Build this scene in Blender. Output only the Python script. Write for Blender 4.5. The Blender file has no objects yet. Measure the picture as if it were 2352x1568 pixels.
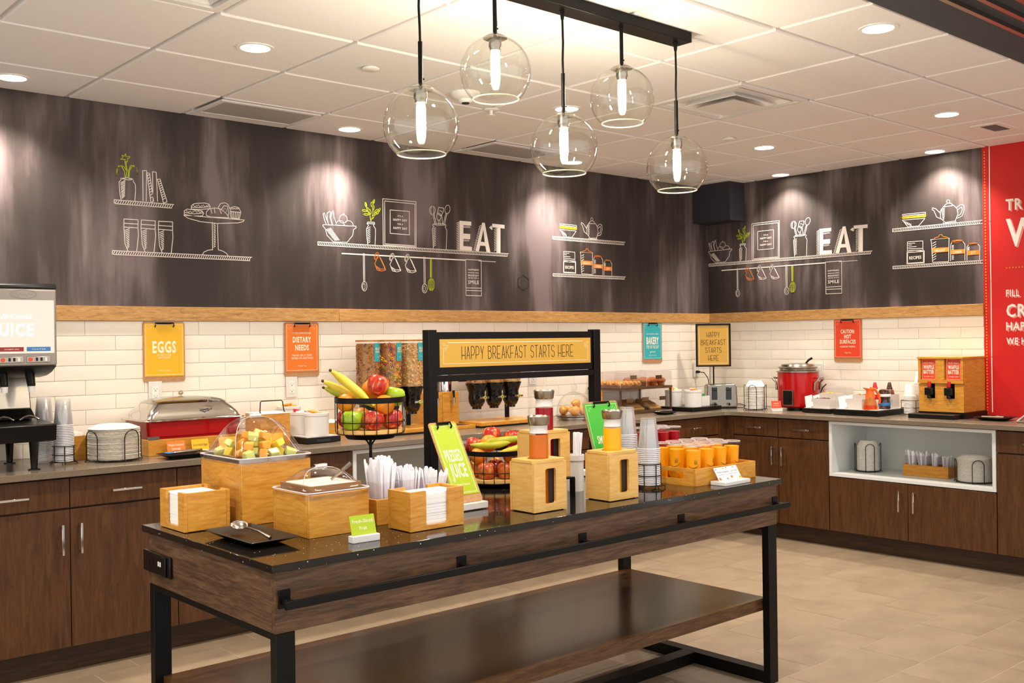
import bpy, bmesh, math, random
from mathutils import Vector, Matrix, Quaternion
random.seed(7)
S = bpy.context.scene
COL = S.collection
PI = math.pi

# ---------------------------------------------------------------- camera
cam_d = bpy.data.cameras.new('camera')
cam = bpy.data.objects.new('camera', cam_d); COL.objects.link(cam); S.camera = cam
yaw, roll = -0.7251, -0.0134
fw = Vector((-math.sin(yaw), math.cos(yaw), 0)); rt0 = Vector((math.cos(yaw), math.sin(yaw), 0)); up0 = Vector((0, 0, 1))
rt = rt0*math.cos(roll)+up0*math.sin(roll); up = -rt0*math.sin(roll)+up0*math.cos(roll)
cam.matrix_world = Matrix(((rt.x, up.x, -fw.x, -6.9281), (rt.y, up.y, -fw.y, -5.336), (rt.z, up.z, -fw.z, 1.4452), (0, 0, 0, 1)))
cam_d.sensor_width = 36.0; cam_d.lens = 36.0*2363.75/2352.0; cam_d.clip_start = 0.05; cam_d.clip_end = 60

# ---------------------------------------------------------------- world, exposure
S.view_settings.view_transform = 'Standard'; S.view_settings.look = 'None'
S.view_settings.gamma = 1.0; S.view_settings.exposure = 0.12
S.view_settings.use_curve_mapping = False
wd = bpy.data.worlds.new('room_ambience'); S.world = wd; wd.use_nodes = True
bg = wd.node_tree.nodes['Background']; bg.inputs[0].default_value = (1.0, 0.975, 0.96, 1); bg.inputs[1].default_value = 1.4
SPOT_W = 116.0; BULB_E = 300.0
WARM = (1.0, 0.89, 0.76)

# ---------------------------------------------------------------- helpers
def hx(h):
    h = h.lstrip('#'); o = []
    for i in (0, 2, 4):
        c = int(h[i:i+2], 16)/255.0
        o.append(c/12.92 if c <= 0.04045 else ((c+0.055)/1.055)**2.4)
    return (o[0], o[1], o[2], 1.0)
MATS = {}
def _new(name):
    m = bpy.data.materials.new(name); m.use_nodes = True; MATS[name] = m
    nt = m.node_tree; b = nt.nodes.get('Principled BSDF')
    return m, nt, b
def _ln(nt, a, b): nt.links.new(a, b)
def _coord(nt, scale=(1, 1, 1), rnd=True):
    tc = nt.nodes.new('ShaderNodeTexCoord'); mp = nt.nodes.new('ShaderNodeMapping')
    mp.inputs['Scale'].default_value = scale
    if rnd:
        oi = nt.nodes.new('ShaderNodeObjectInfo'); ml = nt.nodes.new('ShaderNodeMath'); ml.operation = 'MULTIPLY'; ml.inputs[1].default_value = 37.0
        ad = nt.nodes.new('ShaderNodeVectorMath'); ad.operation = 'ADD'
        _ln(nt, oi.outputs['Random'], ml.inputs[0]); _ln(nt, tc.outputs['Object'], ad.inputs[0]); _ln(nt, ml.outputs[0], ad.inputs[1])
        _ln(nt, ad.outputs[0], mp.inputs[0])
    else:
        _ln(nt, tc.outputs['Object'], mp.inputs[0])
    return mp.outputs[0]
def _noise(nt, vec, scale, detail=4, rough=0.6, dist=0.0):
    n = nt.nodes.new('ShaderNodeTexNoise'); n.inputs['Scale'].default_value = scale; n.inputs['Detail'].default_value = detail
    n.inputs['Roughness'].default_value = rough; n.inputs['Distortion'].default_value = dist
    _ln(nt, vec, n.inputs['Vector']); return n.outputs['Fac']
def _ramp(nt, fac, stops):
    r = nt.nodes.new('ShaderNodeValToRGB'); el = r.color_ramp.elements
    while len(el) < len(stops): el.new(0.5)
    for e, (p, c) in zip(el, stops): e.position = p; e.color = c
    _ln(nt, fac, r.inputs[0]); return r.outputs[0]
def _bump(nt, b, fac, strength, dist=0.002):
    n = nt.nodes.new('ShaderNodeBump'); n.inputs['Strength'].default_value = strength; n.inputs['Distance'].default_value = dist
    _ln(nt, fac, n.inputs['Height']); _ln(nt, n.outputs[0], b.inputs['Normal'])
def M(name, col, rough=0.5, metal=0.0, spec=0.5, emit=None, estr=0.0, coat=0.0, vary=None, bump=None, trans=0.0, sss=0.0):
    m, nt, b = _new(name); c = hx(col) if isinstance(col, str) else col
    b.inputs['Base Color'].default_value = c; b.inputs['Roughness'].default_value = rough; b.inputs['Metallic'].default_value = metal
    b.inputs['Specular IOR Level'].default_value = spec; b.inputs['Coat Weight'].default_value = coat
    if emit: b.inputs['Emission Color'].default_value = hx(emit) if isinstance(emit, str) else emit; b.inputs['Emission Strength'].default_value = estr
    if sss: b.inputs['Subsurface Weight'].default_value = sss; b.inputs['Subsurface Radius'].default_value = (0.01, 0.008, 0.005)
    if vary:
        sc, col2, lo, hi = vary
        f = _noise(nt, _coord(nt), sc)
        _ln(nt, _ramp(nt, f, [(lo, c), (hi, hx(col2))]), b.inputs['Base Color'])
    if bump: _bump(nt, b, _noise(nt, _coord(nt), bump[0], 3), bump[1], bump[2] if len(bump) > 2 else 0.002)
    return m
def WOOD(name, dark, mid, light, scale, rough=0.45, spec=0.4, coat=0.0, gr=9.0, dist=1.2):
    m, nt, b = _new(name); v = _coord(nt, scale)
    f1 = _noise(nt, v, gr, 6, 0.62, dist); f2 = _noise(nt, v, gr*5.0, 3, 0.7, 0.3)
    mx = nt.nodes.new('ShaderNodeMath'); mx.operation = 'MULTIPLY_ADD'; mx.inputs[1].default_value = 0.35
    _ln(nt, f2, mx.inputs[0]); 
    ml = nt.nodes.new('ShaderNodeMath'); ml.operation = 'MULTIPLY'; ml.inputs[1].default_value = 0.75; _ln(nt, f1, ml.inputs[0]); _ln(nt, ml.outputs[0], mx.inputs[2])
    _ln(nt, _ramp(nt, mx.outputs[0], [(0.36, hx(dark)), (0.52, hx(mid)), (0.70, hx(light))]), b.inputs['Base Color'])
    b.inputs['Roughness'].default_value = rough; b.inputs['Specular IOR Level'].default_value = spec; b.inputs['Coat Weight'].default_value = coat
    b.inputs['Coat Roughness'].default_value = 0.15
    _bump(nt, b, f2, 0.08, 0.001)
    return m
def CLEAR(name, tint=(1, 1, 1, 1), ior=1.46, rough=0.02, boost=1.0):
    m = bpy.data.materials.new(name); m.use_nodes = True; MATS[name] = m; nt = m.node_tree
    nt.nodes.remove(nt.nodes['Principled BSDF']); out = nt.nodes['Material Output']
    t = nt.nodes.new('ShaderNodeBsdfTransparent'); t.inputs[0].default_value = tint
    g = nt.nodes.new('ShaderNodeBsdfGlossy'); g.inputs['Roughness'].default_value = rough
    lw = nt.nodes.new('ShaderNodeLayerWeight'); lw.inputs['Blend'].default_value = 0.5
    pw = nt.nodes.new('ShaderNodeMath'); pw.operation = 'POWER'; pw.inputs[1].default_value = 4.0; _ln(nt, lw.outputs['Facing'], pw.inputs[0])
    f0 = ((ior-1)/(ior+1))**2
    ml = nt.nodes.new('ShaderNodeMath'); ml.operation = 'MULTIPLY_ADD'; ml.inputs[1].default_value = 0.55*boost; ml.inputs[2].default_value = f0*boost; ml.use_clamp = True
    fr = pw
    mx = nt.nodes.new('ShaderNodeMixShader')
    _ln(nt, fr.outputs[0], ml.inputs[0]); _ln(nt, ml.outputs[0], mx.inputs[0]); _ln(nt, t.outputs[0], mx.inputs[1]); _ln(nt, g.outputs[0], mx.inputs[2]); _ln(nt, mx.outputs[0], out.inputs[0])
    return m

# --- geometry collector: every part is one mesh built from it
class G:
    def __init__(s): s.v = []; s.f = []; s.mi = []; s.m = 0
    def _add(s, vs, fs):
        n = len(s.v); s.v += [tuple(q) for q in vs]; s.f += [tuple(i+n for i in f) for f in fs]; s.mi += [s.m]*len(fs); return s
    def mat(s, i): s.m = i; return s
    def box(s, x0, x1, y0, y1, z0, z1):
        return s._add([(x0,y0,z0),(x1,y0,z0),(x1,y1,z0),(x0,y1,z0),(x0,y0,z1),(x1,y0,z1),(x1,y1,z1),(x0,y1,z1)],
                      [(0,3,2,1),(4,5,6,7),(0,1,5,4),(1,2,6,5),(2,3,7,6),(3,0,4,7)])
    def taper(s, x0, x1, y0, y1, z0, z1, d):   # box whose top is inset by d
        return s._add([(x0,y0,z0),(x1,y0,z0),(x1,y1,z0),(x0,y1,z0),(x0+d,y0+d,z1),(x1-d,y0+d,z1),(x1-d,y1-d,z1),(x0+d,y1-d,z1)],
                      [(0,3,2,1),(4,5,6,7),(0,1,5,4),(1,2,6,5),(2,3,7,6),(3,0,4,7)])
    def prism(s, poly, z0, z1):
        n = len(poly)
        return s._add([(x,y,z0) for x,y in poly]+[(x,y,z1) for x,y in poly],
                      [tuple(range(n-1,-1,-1)), tuple(range(n,2*n))]+[(i,(i+1)%n,n+(i+1)%n,n+i) for i in range(n)])
    def rbox(s, x0, x1, y0, y1, z0, z1, r, k=4):
        return s.prism(rrect(x0,x1,y0,y1,r,k), z0, z1)
    def shell(s, outer, inner, z0, z1, zb=None):
        # open-topped container: outer and inner outlines (same count), floor at zb
        n = len(outer); zb = z0+0.004 if zb is None else zb
        vs = [(x,y,z0) for x,y in outer]+[(x,y,z1) for x,y in outer]+[(x,y,z1) for x,y in inner]+[(x,y,zb) for x,y in inner]
        fs = [tuple(range(n-1,-1,-1))]
        for i in range(n):
            j = (i+1)%n
            fs += [(i,j,n+j,n+i),(n+i,n+j,2*n+j,2*n+i),(2*n+i,2*n+j,3*n+j,3*n+i)]
        fs.append(tuple(range(3*n,4*n)))
        return s._add(vs, fs)
    def ring(s, outer, inner, z0, z1):
        n = len(outer)
        vs = [(x,y,z0) for x,y in outer]+[(x,y,z1) for x,y in outer]+[(x,y,z1) for x,y in inner]+[(x,y,z0) for x,y in inner]
        fs = []
        for i in range(n):
            j = (i+1)%n
            fs += [(i,j,n+j,n+i),(n+i,n+j,2*n+j,2*n+i),(2*n+i,2*n+j,3*n+j,3*n+i),(3*n+i,3*n+j,j,i)]
        return s._add(vs, fs)
    def lathe(s, prof, n=24, c=(0,0), close=False, a0=0.0, a1=2*PI):
        full = abs(a1-a0) > 6.28; m = n if full else n+1
        vs = []; idx = []
        for r, z in prof:
            if r < 1e-6: idx.append([len(vs)]*m); vs.append((c[0],c[1],z))
            else:
                idx.append(list(range(len(vs),len(vs)+m)))
                for i in range(m):
                    a = a0+(a1-a0)*i/n; vs.append((c[0]+r*math.cos(a),c[1]+r*math.sin(a),z))
        fs = []; P = len(prof)
        for k in range(P if close else P-1):
            A = idx[k]; B = idx[(k+1)%P]
            for i in range(n):
                j = (i+1)%m; q = [A[i],A[j],B[j],B[i]]; u = []
                for t in q:
                    if t not in u: u.append(t)
                if len(u) > 2: fs.append(tuple(u))
        return s._add(vs, fs)
    def tube(s, pts, r, n=8, closed=False, caps=True):
        pts = [Vector(p) for p in pts]; N = len(pts); rs = r if isinstance(r,(list,tuple)) else [r]*N
        vs = []; u = None
        for i,p in enumerate(pts):
            a = pts[(i-1)%N] if (closed or i>0) else p; b = pts[(i+1)%N] if (closed or i<N-1) else p
            t = (b-a)
            t = t.normalized() if t.length > 1e-9 else Vector((0,0,1))
            if u is None: u = t.orthogonal().normalized()
            else:
                u = u-t*u.dot(t); u = u.normalized() if u.length > 1e-6 else t.orthogonal().normalized()
            w = t.cross(u)
            for k in range(n):
                an = 2*PI*k/n; vs.append(p+(u*math.cos(an)+w*math.sin(an))*rs[i])
        fs = []
        for i in range(N if closed else N-1):
            a = i*n; b = ((i+1)%N)*n
            for k in range(n): fs.append((a+k,a+(k+1)%n,b+(k+1)%n,b+k))
        if caps and not closed: fs += [tuple(range(n-1,-1,-1)), tuple(range((N-1)*n,N*n))]
        return s._add(vs, fs)
    def cyl(s, p0, p1, r, n=16, r1=None): return s.tube([p0,p1], [r, r if r1 is None else r1], n)
    def ball(s, c, r, nu=14, nv=9):
        rx,ry,rz = r if isinstance(r,(tuple,list)) else (r,r,r)
        k = len(s.v); s.lathe([(math.sin(PI*i/nv), -math.cos(PI*i/nv)) for i in range(nv+1)], nu)
        for i in range(k,len(s.v)): x,y,z = s.v[i]; s.v[i] = (c[0]+x*rx, c[1]+y*ry, c[2]+z*rz)
        return s
    def torus(s, c, R, r, n=20, m=6, axis=2):
        pts = []
        for i in range(n):
            a = 2*PI*i/n; q = [R*math.cos(a), R*math.sin(a)]; q.insert(axis, 0); pts.append((c[0]+q[0],c[1]+q[1],c[2]+q[2]))
        return s.tube(pts, r, m, True)
    def xf(s, k, mtx):
        for i in range(k,len(s.v)): s.v[i] = tuple(mtx @ Vector(s.v[i]))
        return s
    # flat print on a frame (o, u, v): thin ribbons, polygons, lettering
    def poly2(s, fr, pts, lift=0.0):
        return s._add([fr(x,y,lift) for x,y in pts], [tuple(range(len(pts)))])
    def stroke2(s, fr, pts, w, lift=0.0):
        for (x0,y0),(x1,y1) in zip(pts,pts[1:]):
            d = math.hypot(x1-x0,y1-y0)
            if d < 1e-6: continue
            ux,uy = (x1-x0)/d,(y1-y0)/d; e = w*0.35
            a = (x0-ux*e,y0-uy*e); b = (x1+ux*e,y1+uy*e); nx,ny = -uy*w/2,ux*w/2
            s.poly2(fr, [(a[0]-nx,a[1]-ny),(b[0]-nx,b[1]-ny),(b[0]+nx,b[1]+ny),(a[0]+nx,a[1]+ny)], lift)
        return s
    def rect2(s, fr, x0, y0, x1, y1, w, lift=0.0):
        return s.stroke2(fr, [(x0,y0),(x1,y0),(x1,y1),(x0,y1),(x0,y0)], w, lift)
    def text2(s, fr, txt, x, y, h, width=None, xs=1.0, bold=0.0, lift=0.0, align='C', sp=1.0):
        # x,y: centre (or left) of the line; h: cap height; width: fit to this width
        vs, fs = text_mesh(txt, bold, sp if bold == 0 else 1.12)
        if not vs: return s
        mnx = min(p[0] for p in vs); mxx = max(p[0] for p in vs); mny = 0.0; sy = h/0.73
        sx = (width/(mxx-mnx)) if width else sy*xs
        cx = {'C': (mnx+mxx)/2, 'L': mnx, 'R': mxx}[align]
        return s._add([fr(x+(p[0]-cx)*sx, y-h/2+p[1]*sy, lift) for p in vs], fs)
    def stext2(s, fr, txt, x, y, h, w, cw, gap, lift=0.0):
        tot = 0
        for ch in txt: tot += (cw*0.55 if ch == ' ' else cw)+gap
        cx = x-(tot-gap)/2
        for ch in txt:
            if ch == ' ': cx += cw*0.55+gap; continue
            for pl in SFONT[ch]: s.stroke2(fr, [(cx+a*cw, y-h/2+b*h) for a,b in pl], w, lift)
            cx += cw+gap
        return s
    def build(s, name, mats, parent=None, loc=None, rot=None, bevel=0.0, seg=2, angle=38, sub=0, kind=None, solid=0.0):
        me = bpy.data.meshes.new(name); me.from_pydata(s.v, [], s.f)
        if not isinstance(mats,(list,tuple)): mats = [mats]
        for m in mats: me.materials.append(m)
        me.polygons.foreach_set('material_index', s.mi); me.polygons.foreach_set('use_smooth', [True]*len(s.f))
        me.update(); me.validate()
        me.set_sharp_from_angle(angle=math.radians(angle))
        o = bpy.data.objects.new(name, me); COL.objects.link(o)
        if parent: o.parent = parent
        if loc: o.location = loc
        if rot: o.rotation_euler = rot
        if solid: md = o.modifiers.new('thick','SOLIDIFY'); md.thickness = solid; md.offset = -1
        if bevel:
            md = o.modifiers.new('bevel','BEVEL'); md.width = bevel; md.segments = seg; md.limit_method = 'ANGLE'; md.angle_limit = math.radians(40); md.harden_normals = False
        if sub: md = o.modifiers.new('sub','SUBSURF'); md.levels = sub; md.render_levels = sub
        if kind: o['kind'] = kind
        return o
def rrect(x0, x1, y0, y1, r, k=4):
    o = []
    for cx,cy,a in ((x1-r,y1-r,0),(x0+r,y1-r,90),(x0+r,y0+r,180),(x1-r,y0+r,270)):
        for i in range(k+1):
            t = math.radians(a+90*i/k); o.append((cx+r*math.cos(t), cy+r*math.sin(t)))
    return o
def circ(r, n=24, c=(0,0)): return [(c[0]+r*math.cos(2*PI*i/n), c[1]+r*math.sin(2*PI*i/n)) for i in range(n)]
def frame(o, u, v):
    o = Vector(o); u = Vector(u).normalized(); v = Vector(v).normalized(); n = u.cross(v)
    return lambda x, y, l=0.0: o+u*x+v*y+n*l
_TX = {}
def text_mesh(txt, bold=0.0, sp=1.0):
    key = (txt, bold, sp)
    if key in _TX: return _TX[key]
    c = bpy.data.curves.new('t','FONT'); c.body = txt; c.size = 1.0; c.resolution_u = 2; c.offset = bold; c.space_character = sp
    o = bpy.data.objects.new('t', c); COL.objects.link(o)
    me = bpy.data.meshes.new_from_object(o)
    vs = [tuple(v.co) for v in me.vertices]; fs = [tuple(p.vertices) for p in me.polygons]
    bpy.data.objects.remove(o); bpy.data.curves.remove(c); bpy.data.meshes.remove(me)
    _TX[key] = (vs, fs); return vs, fs
_arc = lambda cx,cy,rx,ry,a0,a1,n=6: [(cx+rx*math.cos(math.radians(a0+(a1-a0)*i/n)), cy+ry*math.sin(math.radians(a0+(a1-a0)*i/n))) for i in range(n+1)]
SFONT = {'H': [[(0,0),(0,1)],[(1,0),(1,1)],[(0,.3),(1,.3)]], 'A': [[(0,0),(.5,1),(1,0)],[(.15,.3),(.85,.3)]],
 'P': [[(0,0),(0,1),(.5,1)]+_arc(.5,.66,.5,.34,90,-90)+[(0,.32)]], 'Y': [[(0,1),(.5,.42),(1,1)],[(.5,.42),(.5,0)]],
 'B': [[(0,0),(0,1),(.4,1)]+_arc(.4,.8,.5,.2,90,-90)+[(0,.6)],[(.4,.6)]+_arc(.45,.3,.55,.3,90,-90)+[(0,0)]],
 'R': [[(0,0),(0,1),(.5,1)]+_arc(.5,.7,.5,.3,90,-90)+[(0,.4)],[(.45,.4),(1,0)]], 'E': [[(1,1),(0,1),(0,0),(1,0)],[(0,.35),(.85,.35)]],
 'K': [[(0,0),(0,1)],[(1,1),(0,.38)],[(.3,.5),(1,0)]], 'F': [[(0,0),(0,1),(1,1)],[(0,.4),(.85,.4)]],
 'S': [_arc(.5,.76,.48,.24,20,180)+_arc(.5,.72,.48,.22,190,240)+_arc(.5,.26,.5,.26,60,-160)], 'T': [[(0,1),(1,1)],[(.5,1),(.5,0)]]}
def thing(name, label, cat, loc=(0,0,0), rz=0.0, group=None):
    o = bpy.data.objects.new(name, None); COL.objects.link(o); o.empty_display_size = 0.05
    o.location = loc; o.rotation_euler = (0,0,rz); o['label'] = label; o['category'] = cat
    if group: o['group'] = group
    return o
def tag(o, label, cat, group=None):
    o['label'] = label; o['category'] = cat
    if group: o['group'] = group
    return o
def struct(o): o['kind'] = 'structure'; return o
def dup(o, loc=None, rot=None, label=None, group=None, parent=None, scale=None):
    c = o.copy(); COL.objects.link(c)
    if loc is not None: c.location = loc
    if rot is not None: c.rotation_euler = rot
    if scale is not None: c.scale = scale
    if label: c['label'] = label
    if group: c['group'] = group
    if parent is not None: c.parent = parent
    for ch in o.children: dup(ch, parent=c)
    return c
ORD = ['first','second','third','fourth','fifth','sixth','seventh','eighth','ninth','tenth','eleventh','twelfth']

# ---------------------------------------------------------------- materials
mat_chalk, nt, b = _new('chalkboard_print')
v = _coord(nt, (2.2,2.2,0.6), False); f = _noise(nt, v, 1.3, 4, 0.5, 0.3); v2 = _coord(nt, (9,9,0.8), False); f2 = _noise(nt, v2, 2.0, 4, 0.6)
v3 = _coord(nt, (1,1,1), False); f3 = _noise(nt, v3, 1.1, 2, 0.5)
q1 = nt.nodes.new('ShaderNodeMath'); q1.operation = 'MULTIPLY_ADD'; q1.inputs[1].default_value = 0.30; _ln(nt, f2, q1.inputs[0]); _ln(nt, f, q1.inputs[2])
q2 = nt.nodes.new('ShaderNodeMath'); q2.operation = 'MULTIPLY_ADD'; q2.inputs[1].default_value = 0.35; _ln(nt, f3, q2.inputs[0]); _ln(nt, q1.outputs[0], q2.inputs[2])
_ln(nt, _ramp(nt, q2.outputs[0], [(0.70, hx('352e2d')), (0.81, hx('413937')), (0.90, hx('5a4f4f')), (0.99, hx('76696b'))]), b.inputs['Base Color'])
b.inputs['Roughness'].default_value = 0.55; b.inputs['Specular IOR Level'].default_value = 0.25
_bump(nt, b, _noise(nt, _coord(nt,(1,1,1),False), 420, 2), 0.12, 0.001)
mat_corner = M('dark_navy_paint', '2c2a33', 0.6)
mat_plaster = M('wall_plaster', 'e2d8c6', 0.8)
mat_tile = M('glazed_white_tile', 'ece4d6', 0.18, spec=0.5, vary=(3.0, 'f3ece0', 0.3, 0.7), bump=(9.0, 0.25, 0.004))
mat_grout = M('pale_grout', 'd9cfbd', 0.9)
mat_trim = WOOD('oak_trim_wood', '8f6433', 'b88a50', 'cda468', (1.2,1.2,9), 0.5)
mat_ceil = M('ceiling_tile_white', 'eae7e6', 0.9, vary=(240.0, 'dcd8d6', 0.45, 0.75), bump=(380.0, 0.25, 0.001))
mat_tee = M('ceiling_grid_metal', 'e0dcd9', 0.5)
mat_darkpaint = M('charcoal_paint', '45484d', 0.7, spec=0.2)
mat_greypaint = M('grey_ceiling_paint', '6a6e74', 0.7)
mat_alu = M('aluminium_track', '9a948c', 0.3, 1.0)
mat_redwall = M('red_wall_paint', 'c80d08', 0.5)
mat_floor = M('beige_porcelain', '84725d', 0.42, spec=0.4, vary=(5.0, '96836c', 0.3, 0.7))
mat_fgrout = M('floor_grout', 'b8ae9e', 0.9)
mat_oak_v = WOOD('dark_oak_vertical', '361e09', '4b2c12', '5b391b', (4.5,4.5,0.45), 0.42, coat=0.0)
mat_oak_h = WOOD('dark_walnut_horizontal', '2e1c0e', '4d341f', '6b4d33', (0.5,6,6), 0.42)
mat_shelf = WOOD('dark_walnut_shelf', '2a190c', '472d17', '5e4023', (0.45,5,5), 0.25, coat=0.25)
mat_kick = WOOD('dark_kick_laminate', '21140b', '33211406'[:6], '432c1b', (0.6,0.6,6), 0.4)
mat_quartz = M('taupe_quartz', '6f6252', 0.22, spec=0.5, vary=(180.0, '7b6e5f', 0.35, 0.65))
mat_black = M('black_metal', '0a0807', 0.4, spec=0.18)
mat_wire = M('black_wire', '1b1816', 0.35, 0.6)
mat_chrome = M('chrome', 'd8d4cf', 0.08, 1.0)
mat_steel = M('brushed_steel', 'a79e92', 0.26, 1.0)
mat_white = M('white_gloss', 'dcd9d5', 0.25)
mat_whitem = M('white_matte', 'e9e7e2', 0.6)
mat_box = M('off_white_box', 'cdc5bf', 0.35)
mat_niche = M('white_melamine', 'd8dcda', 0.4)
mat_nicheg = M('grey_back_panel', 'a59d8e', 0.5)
mat_maple = WOOD('honey_maple', 'b4731f', 'c88a30', 'd69e45', (1.0,1.0,6.5), 0.35, coat=0.15, gr=6, dist=2.0)
mat_pine = WOOD('pale_pine', 'cc9a46', 'd9ab5c', 'e3ba72', (1.0,1.0,6.0), 0.4, coat=0.1, gr=5, dist=2.0)
mat_pine_e = WOOD('pine_end_grain', 'b9833a', 'cf9b50', 'deb06a', (1.0,1.0,9.0), 0.45, gr=7)
mat_glass = CLEAR('clear_glass', (0.97,0.98,0.95,1), 1.5, 0.01, 1.6)
mat_jar = CLEAR('carafe_glass', (0.995,0.995,0.995,1), 1.40, 0.02, 0.45)
mat_cuprim = M('milky_cup_rim', 'e4e4e8', 0.25)
mat_gedge = M('glass_cut_edge', 'cdd3b0', 0.1)
mat_clear = CLEAR('clear_acrylic', (0.97,0.96,0.97,1), 1.45, 0.02, 1.2)
mat_cup = CLEAR('clear_cup_plastic', (0.985,0.985,0.985,1), 1.5, 0.12, 1.4)
_nt = mat_cup.node_tree; _out = _nt.nodes['Material Output']; _sh = _out.inputs[0].links[0].from_socket   # slight milky haze of thin moulded plastic
_df = _nt.nodes.new('ShaderNodeBsdfTranslucent'); _df.inputs[0].default_value = (0.9,0.9,0.92,1); _d2 = _nt.nodes.new('ShaderNodeBsdfDiffuse'); _d2.inputs[0].default_value = (0.9,0.9,0.92,1)
_a1 = _nt.nodes.new('ShaderNodeMixShader'); _a1.inputs[0].default_value = 0.5; _nt.links.new(_df.outputs[0],_a1.inputs[1]); _nt.links.new(_d2.outputs[0],_a1.inputs[2])
_a2 = _nt.nodes.new('ShaderNodeMixShader'); _a2.inputs[0].default_value = 0.10; _nt.links.new(_sh,_a2.inputs[1]); _nt.links.new(_a1.outputs[0],_a2.inputs[2]); _nt.links.new(_a2.outputs[0],_out.inputs[0])
mat_red = M('red_enamel', 'a80306', 0.2, spec=0.3, coat=0.25)
mat_blackp = M('black_plastic', '0f0d0b', 0.3, spec=0.3)
mat_blackg = M('black_gloss', '0d0b0a', 0.12)
mat_paper = M('white_paper', 'f0efec', 0.7)
mat_fibre = M('fibre_plate', 'ddd5c6', 0.85, vary=(60.0, 'cdc4b4', 0.4, 0.7))
mat_fibre2 = M('fibre_bowl', 'e8e4dd', 0.85, vary=(70.0, 'c2bbb2', 0.52, 0.74))
mat_kraft = M('clipboard_hardboard', 'b98a5e', 0.6, vary=(90.0, 'a87b51', 0.4, 0.6))
mat_yel = M('yellow_print', 'e6b012', 0.5); mat_org = M('orange_print', 'e0741c', 0.5); mat_teal = M('teal_print', '2fa9b4', 0.5)
mat_redp = M('orange_red_print', 'd8401c', 0.5); mat_lime = M('lime_print', 'a2b808', 0.45); mat_green = M('green_print', '45b53c', 0.5)
mat_gold = M('gold_print', 'c79b3c', 0.5); mat_ink = M('black_ink', '241a12', 0.6); mat_cream = M('cream_ink', 'f3ead2', 0.6)
mat_w = M('chalk_white', 'efe6de', 0.8); mat_g = M('chalk_green', 'b9c81e', 0.8); mat_o = M('chalk_orange', 'e08423', 0.8); mat_y = M('chalk_yellow', 'e6b81c', 0.8)
mat_granite, nt, b = _new('black_speckled_granite')
vo = nt.nodes.new('ShaderNodeTexVoronoi'); vo.inputs['Scale'].default_value = 48.0; _ln(nt, _coord(nt,(1,1,1),False), vo.inputs['Vector'])
_ln(nt, _ramp(nt, vo.outputs['Distance'], [(0.0, (0.75,0.72,0.66,1)), (0.07, (0.6,0.56,0.5,1)), (0.10, (0.010,0.008,0.007,1)), (1.0, (0.013,0.010,0.008,1))]), b.inputs['Base Color'])
b.inputs['Roughness'].default_value = 0.09; b.inputs['Specular IOR Level'].default_value = 0.45
mat_lamp = M('lamp_lens', 'ffffff', 0.5, emit=(1.0,0.86,0.66,1), estr=30.0)
mat_bulb = M('bulb_glow', 'ffffff', 0.5, emit=(1.0,0.88,0.68,1), estr=BULB_E)
# ---------------------------------------------------------------- room shell
H = 2.702; ZT0, ZT1 = 1.579, 1.655; ZC = 0.9046; RED_Y = -2.283
floor = struct(G().box(-9.0,0.1,-9.0,0.1,-0.06,-0.0012).build('floor', mat_fgrout))
w1 = struct(G().box(-9.0,0.12,0.0,0.12,0.0,3.1).build('wall_back', mat_plaster))
w2 = struct(G().box(0.0,0.12,-6.0,0.0,0.0,3.1).build('wall_right', mat_plaster))
# chalkboard panels over the trim
G().box(-9.0,-0.001,-0.006,0.0,ZT1,H).build('chalkboard_panel', mat_chalk, w1)
G().box(-0.006,0.0,RED_Y,-0.007,ZT1,H).build('chalkboard_panel', mat_chalk, w2)
rp = G().box(-0.008,0.0,-6.0,RED_Y,0.9,H).build('red_panel', mat_redwall, w2)
# corner soffit box, dark
struct(G().box(-0.202,-0.0065,-0.375,-0.0065,2.39,H-0.001).build('wall_soffit', mat_corner))
# oak trim planks
struct(G().box(-9.0,-3.602,-0.02,-0.001,ZT0,ZT1).build('trim_1', mat_trim, bevel=0.0015))
struct(G().box(-3.600,-0.0205,-0.02,-0.001,ZT0,ZT1).build('trim_2', mat_trim, bevel=0.0015))
struct(G().box(-0.02,-0.001,RED_Y,-0.001,ZT0,ZT1).build('trim_3', mat_trim, bevel=0.0015))
# glazed subway tiles, each its own piece
def tile_mesh(w, h, seed):
    rnd = random.Random(seed); nx, ny = max(2,int(w/0.05)), 2; g = G(); T = 0.0055
    vs = []; top = []
    for j in range(ny+1):
        row = []
        for i in range(nx+1):
            ex = i in (0,nx); ey = j in (0,ny)
            row.append(len(vs)); vs.append((w*i/nx-w/2, -T+(0.0016 if (ex or ey) else 0)-rnd.random()*0.0009, h*j/ny-h/2))
        top.append(row)
    fs = [(top[j][i],top[j][i+1],top[j+1][i+1],top[j+1][i]) for j in range(ny) for i in range(nx)]
    ring = [top[0][i] for i in range(nx+1)]+[top[j][nx] for j in range(1,ny+1)]+[top[ny][i] for i in range(nx-1,-1,-1)]+[top[j][0] for j in range(ny-1,0,-1)]
    k = len(vs)
    for r in ring: vs.append((vs[r][0]*1.004, 0.0, vs[r][2]*1.01))
    n = len(ring); fs += [(ring[(i+1)%n],ring[i],k+i,k+(i+1)%n) for i in range(n)]
    g._add(vs, fs); return g
TP = 0.0751; TL = 0.303; GR = 0.0022
_tm = []
for i in range(6):
    o = tile_mesh(TL-GR, TP-GR, i).build('tile', mat_tile, angle=60); _tm.append(o.data); bpy.data.objects.remove(o)
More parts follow.
